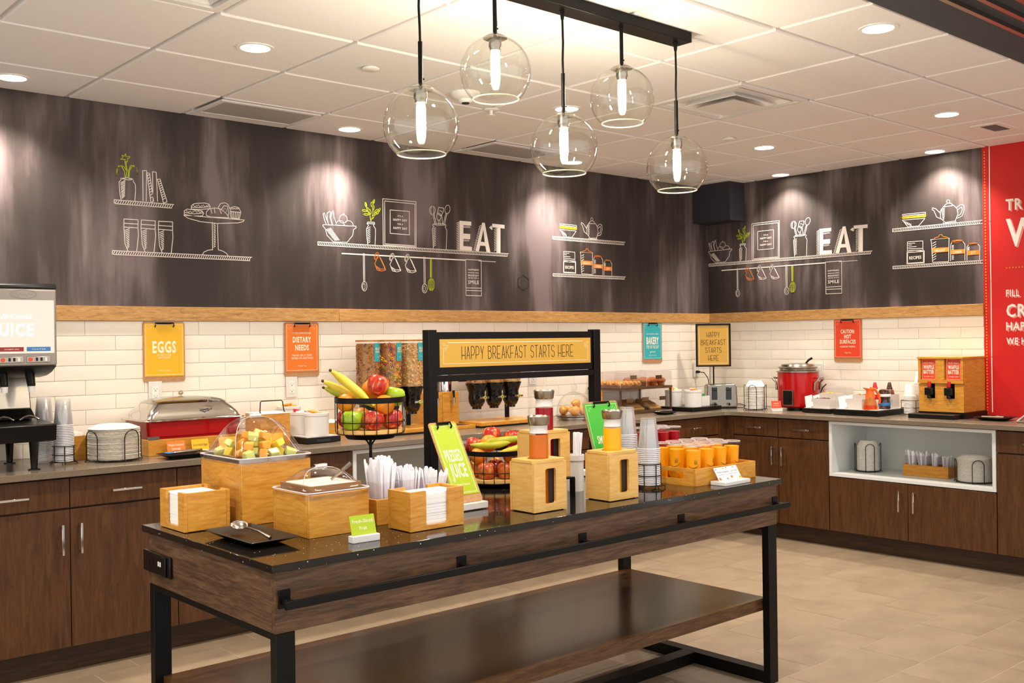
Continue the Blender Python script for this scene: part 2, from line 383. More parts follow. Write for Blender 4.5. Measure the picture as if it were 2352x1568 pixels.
def tile_row(wall, a0, a1, off, z0, z1, place, k):
    h = z1-z0-GR; n0 = math.floor((a0-off)/TL)
    for n in range(n0, n0+80):
        s0 = off+n*TL; s1 = s0+TL
        if s1 <= a0+0.004: continue
        if s0 >= a1-0.004: break
        c0, c1 = max(s0,a0), min(s1,a1)
        if c1-c0 < 0.012: continue
        rnd = random.Random(n*31+k)
        if c1-c0 > TL-0.001 and h > TP-GR-0.001:
            o = bpy.data.objects.new('tile', _tm[rnd.randrange(6)]); COL.objects.link(o); o.parent = wall
        else:
            o = tile_mesh(c1-c0-GR, h, n+k).build('tile', mat_tile, wall, angle=60)
        place(o, (c0+c1)/2, (z0+z1)/2); 
        o.rotation_euler.x = rnd.uniform(-.012,.012); o.rotation_euler.z += rnd.uniform(-.004,.004)
def place1(o, a, z): o.location = (a,-0.0006,z)
def place2(o, a, z): o.location = (-0.0006,-a,z); o.rotation_euler.z = -PI/2
for k in range(9):
    z1 = 1.578-TP*k; z0 = max(z1-TP, ZC+0.001)
    tile_row(w1, -7.4, -0.012, -5.091+(0.153 if k%2 else 0), z0, z1, place1, k)
    tile_row(w2, 0.012, -RED_Y, 0.462+(0.15 if k%2 else 0), z0, z1, place2, k+100)
# ceiling: recessed grid and lay-in panels
ceil = struct(G().box(-9.0,0.0,-3.36,0.0,H+0.012,H+0.06).build('ceiling', mat_tee))
T = 0.6096; GX, GY = -5.1681, -1.7116
def panel_mesh(x0,x1,y0,y1):
    e = 0.010; b_ = 0.006
    return G()._add([(x0+e,y0+e,H+0.012),(x1-e,y0+e,H+0.012),(x1-e,y1-e,H+0.012),(x0+e,y1-e,H+0.012),(x0+e,y0+e,H),(x1-e,y0+e,H),(x1-e,y1-e,H),(x0+e,y1-e,H),
        (x0+e+b_,y0+e+b_,H-0.005),(x1-e-b_,y0+e+b_,H-0.005),(x1-e-b_,y1-e-b_,H-0.005),(x0+e+b_,y1-e-b_,H-0.005)],
        [(0,1,5,4),(1,2,6,5),(2,3,7,6),(3,0,4,7),(4,5,9,8),(5,6,10,9),(6,7,11,10),(7,4,8,11),(8,9,10,11)])
full = panel_mesh(-T/2,T/2,-T/2,T/2).build('ceiling_panel', mat_ceil); full_me = full.data; bpy.data.objects.remove(full)
skip = {(4,-1),(-1,-1)}
for i in range(-6,9):
    for j in range(-3,3):
        x0, x1 = GX+i*T, min(GX+(i+1)*T, 0.0); y0, y1 = max(GY+j*T,-3.36), min(GY+(j+1)*T, 0.0)
        if (i,j) in skip or y1-y0 < 0.03: continue
        if x1-x0 > T-0.01 and y1-y0 > T-0.01:
            o = bpy.data.objects.new('ceiling_panel', full_me); COL.objects.link(o); o.parent = ceil; o.location = ((x0+x1)/2,(y0+y1)/2,0)
        elif (i,j) in ((1,2),(4,2)):
            panel_mesh(x0,x1,y0+0.385,y1).build('ceiling_panel', mat_ceil, ceil)
            panel_mesh(x0,x1,y0,y0+0.045).build('ceiling_panel', mat_ceil, ceil)
        else: panel_mesh(x0,x1,y0,y1).build('ceiling_panel', mat_ceil, ceil)
# dark bulkhead with sliding-partition tracks at the room edge
bk = struct(G().box(-9.0,0.0,-4.55,-3.365,H-0.012,H+0.3).build('ceiling_bulkhead', mat_darkpaint))
for y in (-3.62,-3.80):
    G().box(-9.0,-0.001,y-0.055,y-0.035,H-0.030,H-0.012).box(-9.0,-0.001,y+0.035,y+0.055,H-0.030,H-0.012).build('partition_track', mat_alu, bk)
G().box(-9.0,-0.001,-4.5,-3.93,H-0.022,H-0.012).build('bulkhead_lining', mat_greypaint, bk)
# floor tiles, one third running bond
FP, FL = 0.301, 0.588
ft = G().box(-FL/2+0.002,FL/2-0.002,-FP/2+0.002,FP/2-0.002,-0.003,0.0).build('floor_tile', mat_floor, bevel=0.0012, seg=1)
fm = ft.data; bpy.data.objects.remove(ft)
for r in range(-1,12):
    yc = -1.908+FP*5-FP*(r+0.5)
    off = -1.39+(8-r)*0.196
    for n in range(-14,8):
        xc = off+n*FL-FL/2
        if xc > -0.3 or xc < -7.2: continue
        # only where the floor is open to view
        if yc > -0.5: continue
        o = bpy.data.objects.new('floor_tile', fm); COL.objects.link(o); o.parent = floor; o.location = (xc,yc,0)
# ---------------------------------------------------------------- ceiling fittings
def downlight(x, y, label, r=0.062):
    t = thing('recessed_downlight', label, 'ceiling light', (x,y,H-0.005), 0, 'recessed downlights in the ceiling')
    G().ring(circ(r+0.016,28), circ(r,28), -0.004, 0.0).build('trim_ring', mat_whitem, t)
    G().lathe([(0,-0.0015),(r,-0.0015),(r,0.0005),(0,0.0005)], 28).build('lens', mat_lamp, t)
    l = bpy.data.lights.new('downlight_beam','SPOT'); l.energy = SPOT_W; l.color = WARM; l.spot_size = math.radians(118); l.spot_blend = 0.75; l.shadow_soft_size = 0.05
    lo = bpy.data.objects.new('downlight_beam', l); COL.objects.link(lo); lo.parent = t; lo.location = (0,0,-0.012)
    return t
DL = [(-5.49,-0.25,'bright round downlight at the far left above the juice machine'),(-3.64,-0.22,'bright round downlight hugging the chalkboard wall left of the glass globes'),
 (-1.80,-0.22,'round downlight hugging the chalkboard wall behind the glass globes'),(-4.85,-1.385,'round downlight in the panel between the left edge and the sprinkler cap'),
 (-3.01,-1.385,'round downlight seen just above the lowest middle glass globe'),(-1.19,-1.385,'round downlight right of the rightmost glass globe, level with the air diffuser'),
 (-3.03,-3.205,'large nearest downlight beside the dark bulkhead'),(-1.21,-2.62,'round downlight left of the small square ceiling grille'),
 (-0.13,-2.02,'round downlight close above the red wall panel edge'),(-0.13,-0.80,'small far downlight beside the corner soffit box')]
for d in DL: downlight(*d)
for x,y,l in ((-6.7,-1.385,'round downlight beyond the left edge of the photo'),(-4.85,-3.205,'round downlight above the photo, near the hanging globes'),(-6.7,-3.1,'round downlight above and left of the photo')): downlight(x,y,l)
def sprinkler(x, y, label):
    o = G().lathe([(0,-0.012),(0.036,-0.012),(0.040,-0.009),(0.040,-0.005),(0.030,-0.004),(0.030,0.0),(0,0.0)], 28).build('sprinkler_cap', mat_whitem, loc=(x,y,H-0.005))
    tag(o, label, 'sprinkler cap', 'flush sprinkler caps')
sprinkler(-4.298,-1.426,'flat round sprinkler cap left of the glass globes'); sprinkler(-1.638,-1.434,'flat round sprinkler cap right of the rightmost glass globe')
t = thing('smoke_detector','white flared smoke detector behind the upper left globe','smoke detector',(-3.66,-1.32,H-0.005))
G().lathe([(0,-0.052),(0.028,-0.05),(0.034,-0.044),(0.036,-0.034),(0.058,-0.028),(0.072,-0.016),(0.076,0.0),(0,0)], 28).build('housing', mat_whitem, t)
G().lathe([(0,-0.056),(0.018,-0.055),(0.02,-0.05),(0,-0.05)], 16).build('sensor_cap', mat_blackp, t)
t = thing('pendant_sprinkler','small white hanging sprinkler head under the upper left globe','sprinkler',(-3.32,-1.12,H-0.005))
G().lathe([(0,-0.006),(0.038,-0.006),(0.042,-0.003),(0.042,0),(0,0)], 20).build('escutcheon', mat_whitem, t)
G().cyl((0,0,-0.006),(0,0,-0.03),0.009,10).cyl((0,0,-0.03),(0,0,-0.034),0.02,12).build('deflector', mat_whitem, t)
def diffuser(x0, y0, label):
    t = thing('air_diffuser', label, 'air diffuser', (x0+T/2,y0+T/2,H-0.004), 0, 'square ceiling air diffusers')
    h = T/2-0.012
    sq = lambda a: [(-a,-a),(a,-a),(a,a),(-a,a)]
    G().ring(sq(h), sq(h-0.035), -0.006, 0.012).build('frame', mat_steel if False else mat_tee, t)
    G().box(-h,h,-h,h,0.085,0.09).build('back_pan', mat_darkpaint, t)
    for a,z in ((0.235,0.0),(0.165,-0.012)):
        g = G(); n = 4; o_ = sq(a); i_ = sq(a-0.075)
        g._add([(x,y,z) for x,y in o_]+[(x,y,z+0.055) for x,y in i_]+[(x,y,z-0.003) for x,y in o_]+[(x,y,z+0.052) for x,y in i_], [(i,(i+1)%4,4+(i+1)%4,4+i) for i in range(4)]+[(8+(i+1)%4,8+i,12+i,12+(i+1)%4) for i in range(4)]+[(i,8+i,8+(i+1)%4,(i+1)%4) for i in range(4)])
        g.build('cone_blade', mat_tee, t)
    G().taper(-0.13,0.13,-0.13,0.13,-0.026,-0.008,0.03).build('centre_plate', mat_tee, t)
    for s in (-1,1): G().box(s*0.19-0.006,s*0.19+0.006,-0.2,0.2,0.04,0.055).build('support_bar', mat_greypaint, t)
diffuser(GX+4*T, GY-T, 'square stepped air diffuser right of the hanging globes'); diffuser(GX-T, GY-T, 'square air diffuser cut by the top edge of the photo at left')
mat_perf, nt, b = _new('perforated_grey_metal')
vo = nt.nodes.new('ShaderNodeTexVoronoi'); vo.inputs['Scale'].default_value = 95; vo.inputs['Randomness'].default_value = 0.0; _ln(nt,_coord(nt,(1,1,1),False),vo.inputs['Vector'])
_ln(nt,_ramp(nt,vo.outputs['Distance'],[(0.30,hx('6b6763')),(0.36,hx('b0aca8'))]),b.inputs['Base Color']); b.inputs['Roughness'].default_value = 0.5
def grille(x0, x1, y0, y1, label):
    t = thing('return_grille', label, 'air grille', ((x0+x1)/2,(y0+y1)/2,H-0.005), 0, 'perforated return air grilles')
    a,b_ = (x1-x0)/2,(y1-y0)/2
    R = lambda p,q: [(-p,-q),(p,-q),(p,q),(-p,q)]
    G().ring(R(a-0.003,b_-0.003), R(a-0.028,b_-0.028), -0.006, 0.004).build('frame', mat_tee, t)
    G().box(-a+0.028,a-0.028,-b_+0.028,b_-0.028,-0.003,0.002).build('perforated_sheet', mat_perf, t)
grille(GX+T+0.012,GX+2*T-0.012,-0.445,-0.109,'perforated return air grille on the left by the chalkboard wall'); grille(GX+4*T+0.012,GX+5*T-0.012,-0.445,-0.109,'perforated return air grille behind the lowest left globe')
t = thing('speaker_grille','small rectangular ceiling grille above the red wall panel','grille',(-0.62,-2.635,H-0.005))
G().ring([(-0.15,-0.085),(0.15,-0.085),(0.15,0.085),(-0.15,0.085)],[(-0.11,-0.05),(0.11,-0.05),(0.11,0.05),(-0.11,0.05)],-0.006,0.0).build('frame', mat_whitem, t)
for i in range(8): G().box(-0.11,0.11,-0.05+i*0.0125,-0.05+i*0.0125+0.008,-0.004,-0.001).build('slat', mat_greypaint, t)

# ---------------------------------------------------------------- pendant lamp cluster (one fixture)
PY = -2.645
t = thing('pendant_light','black bar light with five clear glass globes hanging at two heights','pendant light',(-4.28,PY,H-0.005))
G().box(-0.98,0.70,-0.045,0.045,-0.042,0.0).build('canopy_bar', mat_black, t, bevel=0.002)
for k,(x,z) in enumerate(((-4.925,2.151),(-4.603,2.377),(-4.276,2.153),(-3.957,2.378),(-3.631,2.147))):
    lx = x+4.28; lz = z-(H-0.005); R = 0.1235; sx = (-0.006,0.004,0,0,0)[k]
    top = lz+R*0.985
    cd = G().cyl((lx,0,-0.04),(lx,0,-0.075),0.010,10,0.006); cd.tube([(lx,0,-0.07),(lx+0.002+sx,0,-0.16),(lx-0.001,0,top+0.20),(lx,0,top+0.14)],0.0042,8)
    c = cd.build('cord', mat_black, t)
    G().cyl((lx,0,top+0.15),(lx,0,top+0.012),0.0075,10).cyl((lx+0.007,0,top+0.03),(lx+0.014,0,top+0.03),0.003,6).build('rod', mat_black, t)
    G().lathe([(0,top+0.012),(0.012,top+0.012),(0.03,top+0.004),(0.042,top-0.004),(0.042,top-0.007),(0,top-0.006)],24,(lx,0)).build('cap', mat_steel, t)
    G().lathe([(0,top-0.006),(0.022,top-0.006),(0.023,top-0.035),(0.020,top-0.04),(0.019,top-0.05),(0,top-0.05)],20,(lx,0)).build('lamp_holder', mat_steel, t)
    a0 = math.radians(18); a1 = math.radians(140); N = 16
    prof = [(R*math.sin(a0+(a1-a0)*i/N), lz+R*math.cos(a0+(a1-a0)*i/N)) for i in range(N+1)]
    g = G().lathe(prof,36,(lx,0)).build('glass_globe', mat_glass, t)
    rim = G().torus((lx,0,prof[-1][1]), prof[-1][0], 0.0022, 36, 6).build('glass_rim', mat_gedge, g)
    bt = top-0.05
    G().lathe([(0,bt),(0.013,bt-0.002),(0.0155,bt-0.02),(0.0155,bt-0.085),(0.012,bt-0.105),(0.004,bt-0.112),(0,bt-0.113)],16,(lx,0)).build('tube_bulb', mat_bulb, t)

# ---------------------------------------------------------------- worktop and base cabinets
CF = -0.62
def Lpoly(d, r=0.05):
    o = [(-9.0,-0.009),(-9.0,-d)]
    c = (-d-r,-d-r)
    for i in range(7):
        a = math.radians(90-90*i/6); o.append((c[0]+r*math.cos(a), c[1]+r*math.sin(a)))
    o += [(-d,-3.6),(-0.009,-3.6),(-0.009,-0.009)]
    return o
wt = G().prism(Lpoly(0.649),0.8746,ZC).build('worktop', mat_quartz, bevel=0.002)
tag(wt,'taupe quartz worktop running along both walls around the corner','worktop')
def pull_mesh(L):   # bar pull, long axis x, standing off toward -y
    return G().box(-L/2,L/2,-0.034,-0.026,-0.0055,0.0055).box(-L/2+0.004,-L/2+0.014,-0.027,0.0,-0.0045,0.0045).box(L/2-0.014,L/2-0.004,-0.027,0.0,-0.0045,0.0045)
_pm = pull_mesh(0.135).build('handle', mat_chrome, bevel=0.0015, seg=1); _pmd = _pm
def handle(parent, x, z, vert):
    o = _pmd.copy(); COL.objects.link(o); o.parent = parent; o.location = (x,-0.0201,z)
    if vert: o.rotation_euler = (0,PI/2,0)
    return o
def front(parent, name, x0, x1, z0, z1, hx_=None, hz=None, vert=False):
    e = 0.0018; cx, cz = (x0+x1)/2,(z0+z1)/2
    d = G().box(-(x1-x0)/2+e,(x1-x0)/2-e,-0.02,-0.0005,-(z1-z0)/2+e,(z1-z0)/2-e).build(name, mat_oak_v, parent, bevel=0.0012, seg=1)
    d.location = (cx,0,cz)
    if hx_ is not None: handle(d, hx_-cx, hz-cz, vert)
    return d
def cabinet(wall, a0, a1, kind, label):
    # a: coordinate along the wall to the right as seen from the room
    W_ = a1-a0
    if wall == 1: t = thing('base_cabinet', label, 'cabinet', ((a0+a1)/2,CF+0.02,0), 0)
    else: t = thing('base_cabinet', label, 'cabinet', (CF+0.02,-(a0+a1)/2,0), -PI/2)
    h = W_/2; D = 0.59
    if kind != 'niche':
        G().box(-h+0.001,h-0.001,0.0,D,0.118,0.874).build('body', mat_kick, t)
        dr = h if kind == 'pair' else None
        cells = {'single_l': [(-h,h,'r')], 'single_r': [(-h,h,'l')], 'pair': [(-h,0,'r'),(0,h,'l')]}[kind]
        for x0,x1,s in cells:
            front(t,'drawer',x0,x1,0.735,0.868,(x0+x1)/2,0.797)
            front(t,'door',x0,x1,0.119,0.730, x1-0.04 if s == 'r' else x0+0.04, 0.60, True)
    else:
        G().box(-h+0.001,h-0.001,0.0,D,0.118,0.485).build('body', mat_kick, t)
        g = G(); y0 = -0.021
        g.box(-h+0.002,h-0.002,y0,D-0.12,0.494,0.516).box(-h+0.002,h-0.002,y0,D-0.12,0.850,0.870).box(-h+0.002,-h+0.024,y0,D-0.12,0.516,0.850).box(h-0.024,h-0.002,y0,D-0.12,0.516,0.850)
        g.build('open_niche', mat_niche, t, bevel=0.001, seg=1)
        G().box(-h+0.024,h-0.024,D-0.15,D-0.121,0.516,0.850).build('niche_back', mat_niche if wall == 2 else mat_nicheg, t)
        front(t,'door',-h,0,0.119,0.490,-0.05,0.375,True); front(t,'door',0,h,0.119,0.490,0.05,0.375,True)
    return t
cabinet(1,-7.85,-6.862,'pair','dark oak cabinet pair beyond the left edge of the photo')
cabinet(1,-6.86,-5.87,'pair','dark oak cabinet pair cut by the left edge of the photo')
cabinet(1,-5.87,-4.885,'pair','dark oak two-door cabinet at far left beneath the juice machine')
cabinet(1,-4.885,-3.907,'pair','dark oak two-door cabinet behind the near left end of the buffet table')
n1 = cabinet(1,-3.905,-2.770,'niche','dark oak cabinet with white framed open niche behind the buffet table')
cabinet(1,-2.768,-1.74,'pair','dark oak two-door cabinet hidden behind the sign frame posts')
cabinet(1,-1.738,-0.71,'pair','dark oak cabinet under the bakery case next to the inner corner')
cabinet(2,0.69,1.075,'single_l','narrow dark oak cabinet beside the inner corner, right wall')
cabinet(2,1.077,1.480,'single_r','narrow dark oak cabinet left of the white niche, right wall')
cabinet(2,1.482,2.615,'niche','dark oak cabinet with white open niche holding bowls and plates')
cabinet(2,2.617,3.55,'pair','dark oak cabinet at the right edge of the photo')
struct(G().box(-0.709,-0.62,-0.619,-0.60,0.119,0.874).box(-0.62,-0.60,-0.689,-0.60,0.119,0.874).build('trim_4', mat_oak_v))
struct(G().box(-9.0,-0.5545,-0.5545,-0.535,0.0005,0.117).build('baseboard_back', mat_kick))
struct(G().box(-0.5545,-0.535,-3.6,-0.5545,0.0005,0.117).build('baseboard_right', mat_kick))

# ---------------------------------------------------------------- buffet table
TX0,TX1,TY0,TY1 = -5.587,-3.212,-2.842,-1.955; ZT = 0.853
t = thing('buffet_table','long dark wood buffet table with black speckled stone top and black metal legs','table',((TX0+TX1)/2,(TY0+TY1)/2,0))
a,b_ = (TX1-TX0)/2,(TY1-TY0)/2
G().box(-a,a,-b_,b_,ZT-0.022,ZT).build('stone_top', mat_granite, t, bevel=0.0012, seg=1)
ia, ib = a-0.016, b_-0.016; AZ0, AZ1 = 0.662, ZT-0.022
for nm,x0,x1,y0,y1 in (('apron_board',-ia,ia,-ib,-ib+0.02),('apron_board',-ia,ia,ib-0.02,ib)):
    G().box(x0,x1,y0,y1,AZ0,AZ1).build(nm, mat_oak_h, t, bevel=0.001, seg=1)
mat_oak_e = WOOD('dark_walnut_end', '2e1e12', '4d3623', '6b5039', (6,0.5,6), 0.42)
for s in (-1,1): G().box(min(s*ia,s*(ia-0.02)),max(s*ia,s*(ia-0.02)),-ib+0.0205,ib-0.0205,AZ0,AZ1).build('apron_board', mat_oak_e, t, bevel=0.001, seg=1)
for sx in (-1,1):
    for sy in (-1,1):
        G().box(*sorted((sx*(ia-0.002),sx*(ia-0.060))),*sorted((sy*(ib-0.001),sy*(ib-0.034))),0.0,AZ0-0.0005).build('leg', mat_black, t, bevel=0.001, seg=1)
    G().box(*sorted((sx*(ia-0.002),sx*(ia-0.060))),-ib+0.0345,ib-0.0345,0.0005,0.05).build('foot_rail', mat_black, t, bevel=0.001, seg=1)
    G().box(*sorted((sx*(ia-0.002),sx*(ia-0.060))),-ib+0.0345,ib-0.0345,AZ0-0.02,AZ0-0.0005).build('head_rail', mat_black, t, bevel=0.001, seg=1)
G().box(-ia+0.061,ia-0.061,-0.03,0.035,0.0005,0.05).build('stretcher', mat_black, t, bevel=0.001, seg=1)
G().box(-ia+0.061,ia-0.030,-ib+0.036,ib-0.036,0.303,0.353).box(-ia+0.030,-ia+0.061,-ib+0.036,ib-0.036,0.303,0.353).build('lower_shelf', mat_shelf, t)
rl = G().box(-ia-0.0,ia+0.012,-ib-0.060,-ib-0.048,0.738,0.760).build('front_rail', mat_black, t, bevel=0.001, seg=1)
for x in (-5.545,-4.928,-4.392,-3.858,-3.243):
    cx = x-(TX0+TX1)/2
    br = G().box(cx-0.018,cx+0.018,-ib-0.0055,-ib-0.0005,0.730,0.780).box(cx-0.010,cx+0.010,-ib-0.048,-ib-0.005,0.742,0.757).build('rail_bracket', mat_black, t, bevel=0.001, seg=1)
ox = -ia-0.001; cy = -2.055-(TY0+TY1)/2
po = G().box(ox-0.010,ox,cy-0.108,cy+0.105,0.703,0.772).build('power_outlet', mat_blackp, t, bevel=0.003)
G().box(ox-0.016,ox-0.0101,cy-0.085,cy-0.055,0.706,0.769).build('outlet_flap', mat_blackp, po, bevel=0.002)
for i in range(2): G().box(ox-0.0112,ox-0.0101,cy+0.022+i*0.03,cy+0.046+i*0.03,0.722,0.752).build('socket', mat_blackg, po)
for i in range(2): G().box(ox-0.0112,ox-0.0101,cy-0.04+i*0.014,cy-0.032+i*0.014,0.733,0.748).build('usb_port', mat_whitem, po)
bpy.data.objects.remove(_pmd)
# ---------------------------------------------------------------- things on the buffet table
CR = Vector((0.749,-0.663,0)); CF_ = Vector((0.663,0.749,0))
mat_lid = CLEAR('clear_lid', (0.95,0.93,0.95,1), 1.49, 0.02, 1.5)
mat_rim = M('plastic_rim', 'd8d0d4', 0.15, spec=0.6)
mat_appler, nt, b = _new('red_apple_skin'); f = _noise(nt, _coord(nt,(60,60,12)), 1.0, 4, 0.6, 0.5)
_ln(nt, _ramp(nt, f, [(0.34,hx('d99a3e')),(0.45,hx('c23a22')),(0.62,hx('9c1218'))]), b.inputs['Base Color']); b.inputs['Roughness'].default_value = 0.22
mat_applef, nt, b = _new('blush_apple_skin'); f = _noise(nt, _coord(nt,(45,45,14)), 1.0, 4, 0.6, 0.5)
_ln(nt, _ramp(nt, f, [(0.36,hx('e0a23e')),(0.52,hx('d0602a')),(0.66,hx('b02a1c'))]), b.inputs['Base Color']); b.inputs['Roughness'].default_value = 0.25
mat_appleg = M('green_apple_skin', '93b51c', 0.22, vary=(8.0,'b2c938',0.35,0.7))
mat_orange = M('orange_peel', 'e88a12', 0.38, bump=(260.0,0.35,0.001))
mat_banana = M('banana_skin', 'd9bb20', 0.42, vary=(14.0,'e3cf48',0.35,0.65)); mat_bananag = M('greenish_banana_skin', '9cab22', 0.42, vary=(10.0,'cdbd2e',0.35,0.65))
mat_tip = M('fruit_stem_brown', '4a3a1c', 0.7)
def napkin_box(label, nl, x0, x1, y0, y1, h, slot):
    cx, cy = (x0+x1)/2,(y0+y1)/2; a, b_ = (x1-x0)/2,(y1-y0)/2; w = 0.011
    t = thing('napkin_box', label, 'napkin holder', (cx,cy,ZT), 0, 'wooden napkin holders on the buffet table')
    G().box(-a+w,a-w,-b_+w,b_-w,0.002,0.012).build('base_board', mat_maple, t)
    def slotted(L, horiz, at):
        k_ = 0.42 if horiz else 0.50; p = [(-L,0.002),(L,0.002),(L,h),(L*k_,h),(L*k_,0.022),(L*(k_-.04),0.016),(-L*(k_-.04),0.016),(-L*k_,0.022),(-L*k_,h),(-L,h)]
        g = G(); k = 0; g.prism(p,-w/2,w/2)
        if horiz: m = Matrix(((1,0,0,0),(0,0,1,at),(0,1,0,0),(0,0,0,1)))
        else: m = Matrix(((0,0,1,at),(1,0,0,0),(0,1,0,0),(0,0,0,1)))
        g.xf(0,m); g.build('slotted_panel', mat_maple, t)
    if slot == 'x':
        for s in (-1,1): slotted(b_, False, s*(a-w/2)); G().box(-a+w+0.0003,a-w-0.0003,*sorted((s*b_,s*(b_-w))),0.002,h).build('side_panel', mat_maple, t, bevel=0.001, seg=1)
        nx, ny = a-0.0125, b_-w-0.004
    else:
        slotted(a, True, -(b_-w/2)); slotted(a, True, b_-w/2)
        for s in (-1,1): G().box(*sorted((s*a,s*(a-w))),-b_+w+0.0003,b_-w-0.0003,0.002,h).build('side_panel', mat_maple, t, bevel=0.001, seg=1)
        nx, ny = a-w-0.004, b_-0.0125
    n0 = None; N = 24; z = ZT+0.0125
    for i in range(N):
        if n0 is None:
            g = G(); g.rbox(-nx,nx,-ny,ny,0,0.0040,0.004,2); n0 = g.build('paper_napkin', mat_paper); o = n0
        else: o = n0.copy(); COL.objects.link(o)
        rr = random.uniform(-0.6,0.6)
        o.location = (cx+random.uniform(-.0008,.0008),cy+random.uniform(-.0008,.0008),z); o.rotation_euler = (0,0,math.radians(rr*0.3)); z += 0.0043
        tag(o, nl, 'napkin', nl.replace('folded white paper napkin','folded napkins'))
    return t
napkin_box('square wooden napkin box with a slot at the left corner of the table','folded white paper napkin stacked in the left corner box',-5.553,-5.398,-2.213,-2.026,0.125,'x')
napkin_box('wide wooden napkin box with front slot beside the lime sign','folded white paper napkin stacked in the wide front box',-5.045,-4.832,-2.723,-2.602,0.125,'y')

def dome_box(label, x0, x1, y0, y1, h, dh, pan):
    cx, cy = (x0+x1)/2,(y0+y1)/2; a, b_ = (x1-x0)/2,(y1-y0)/2; w = 0.012
    t = thing('food_display_box', label, 'food display', (cx,cy,ZT), 0, 'wooden cold display boxes with clear domes')
    for s in (-1,1):
        G().box(-a,a,*sorted((s*b_,s*(b_-w))),0.0,h).build('side_panel', mat_maple, t, bevel=0.0015, seg=1)
        G().box(*sorted((s*a,s*(a-w))),-b_+w+0.0003,b_-w-0.0003,0.0,h).build('side_panel', mat_maple, t, bevel=0.0015, seg=1)
    R = lambda p,q,r: rrect(-p,p,-q,q,r,3)
    if pan == 'steel': G().shell(R(a-0.001,b_-0.001,0.02),R(a-0.014,b_-0.014,0.018),h+0.0005,h+0.012,h+0.001).build('food_pan', mat_steel, t)
    else: G().shell(R(a-0.015,b_-0.015,0.008),R(a-0.022,b_-0.022,0.006),h+0.0005,h+0.024,h+0.012).build('food_pan', M('lid_tray_wood','8a6238',0.5), t)
    z0 = h+(0.012 if pan == 'steel' else 0.002)
    g = G(); N = 10; rows = []; K = 4
    fl = 0.012
    for (ea,eb,z,r) in ((a+0.006,b_+0.006,z0-0.018,0.02),(a+0.006,b_+0.006,z0+0.004,0.02),(a-0.004,b_-0.004,z0+0.006,0.02)):
        rows.append([(x,y,z) for x,y in rrect(-ea,ea,-eb,eb,r,K)])
    DP = ((0.975,0.02),(0.94,0.07),(0.895,0.18),(0.835,0.34),(0.755,0.52),(0.66,0.69),(0.55,0.83),(0.41,0.935),(0.22,0.99),(0.02,1.0))
    for k_,(sc,u) in enumerate(DP):
        ea, eb = max((a-0.004)*sc,0.003), max((b_-0.004)*sc,0.003); r = min(ea,eb)*(0.15+0.075*k_)
        rows.append([(x,y,z0+0.006+dh*u) for x,y in rrect(-ea,ea,-eb,eb,r,K)])
    n = len(rows[0]); vs = [q for r_ in rows for q in r_]
    fs = [(k*n+i,k*n+(i+1)%n,(k+1)*n+(i+1)%n,(k+1)*n+i) for k in range(len(rows)-1) for i in range(n)]+[tuple((len(rows)-1)*n+i for i in range(n))]
    g._add(vs,fs); lid = g.build('dome_lid', mat_lid, t, angle=60)
    q = [(-(a-0.004)*c_*0.97,-(b_-0.004)*c_*(0.62-0.5*u),z0+0.006+dh*u) for c_,u in DP[:9]]
    G().tube(q+[(-x,y,z) for x,y,z in q[::-1]],0.0011,6).build('lid_seam', mat_rim, lid)
    G().tube([(x,y,z0+0.004) for x,y in rrect(-a-0.006,a+0.006,-b_-0.006,b_+0.006,0.02,4)],0.0024,6,True).build('lid_edge', mat_rim, lid)
    zt = z0+0.006+dh
    G().box(-0.022,0.022,-0.006,0.006,zt+0.001,zt+0.010).cyl((-0.016,0,zt-0.004),(-0.016,0,zt+0.002),0.005,8).cyl((0.016,0,zt-0.004),(0.016,0,zt+0.002),0.005,8).build('lid_knob', mat_chrome, lid, bevel=0.001, seg=1)
    return t
dome_box('tall wooden box under a large clear dome of cut melon',-5.367,-5.110,-2.235,-1.935,0.203,0.125,'steel')
dome_box('short wooden box with clear domed lid over white yogurt',-5.322,-5.104,-2.582,-2.362,0.131,0.062,'wood')
yo = G().rbox(-0.083,0.083,-0.085,0.085,0.0,0.012,0.008).build('yogurt_heap', M('yogurt_white','e6dfd2',0.45,bump=(60,0.6,0.006)), loc=(-5.213,-2.472,ZT+0.1435), bevel=0.004)
tag(yo,'white yogurt spread in the short box','yogurt'); yo['kind'] = 'stuff'
def spoon(label, loc, rot, s=1.0, cat='spoon'):
    g = G(); rows = []; n = 12
    vs = []; fs = []
    for j in range(6):   # bowl
        t_ = j/5
        for i in range(n):
            a = 2*PI*i/n; vs.append((0.036*t_*math.cos(a)*1.0, 0.024*t_*math.sin(a), -0.012*(1-t_**2)))
    for j in range(5):
        for i in range(n): fs.append((j*n+i,j*n+(i+1)%n,(j+1)*n+(i+1)%n,(j+1)*n+i))
    g._add(vs,fs)
    g.tube([(0.034,0,0.0005),(0.06,0,0.006),(0.11,0,0.010),(0.17,0,0.004)],[0.0045,0.0028,0.0036,0.0065],8)
    o = g.build('serving_spoon', mat_steel, loc=loc, rot=rot, solid=0.0012); o.scale = (s,s,s)
    return tag(o,label,cat)
g = G().tube([(0,0,0),(0.022,-0.018,0.022),(0.05,-0.04,0.052)],[0.004,0.0055,0.0075],8); o = g.build('serving_spoon', mat_steel, loc=(-5.178,-2.478,ZT+0.158)); tag(o,'steel spoon handle sticking out of the yogurt dome','spoon')
mel = [M('honeydew_flesh','cfd873',0.35),M('cantaloupe_flesh','f0a52e',0.35),M('pineapple_flesh','efd23c',0.35)]
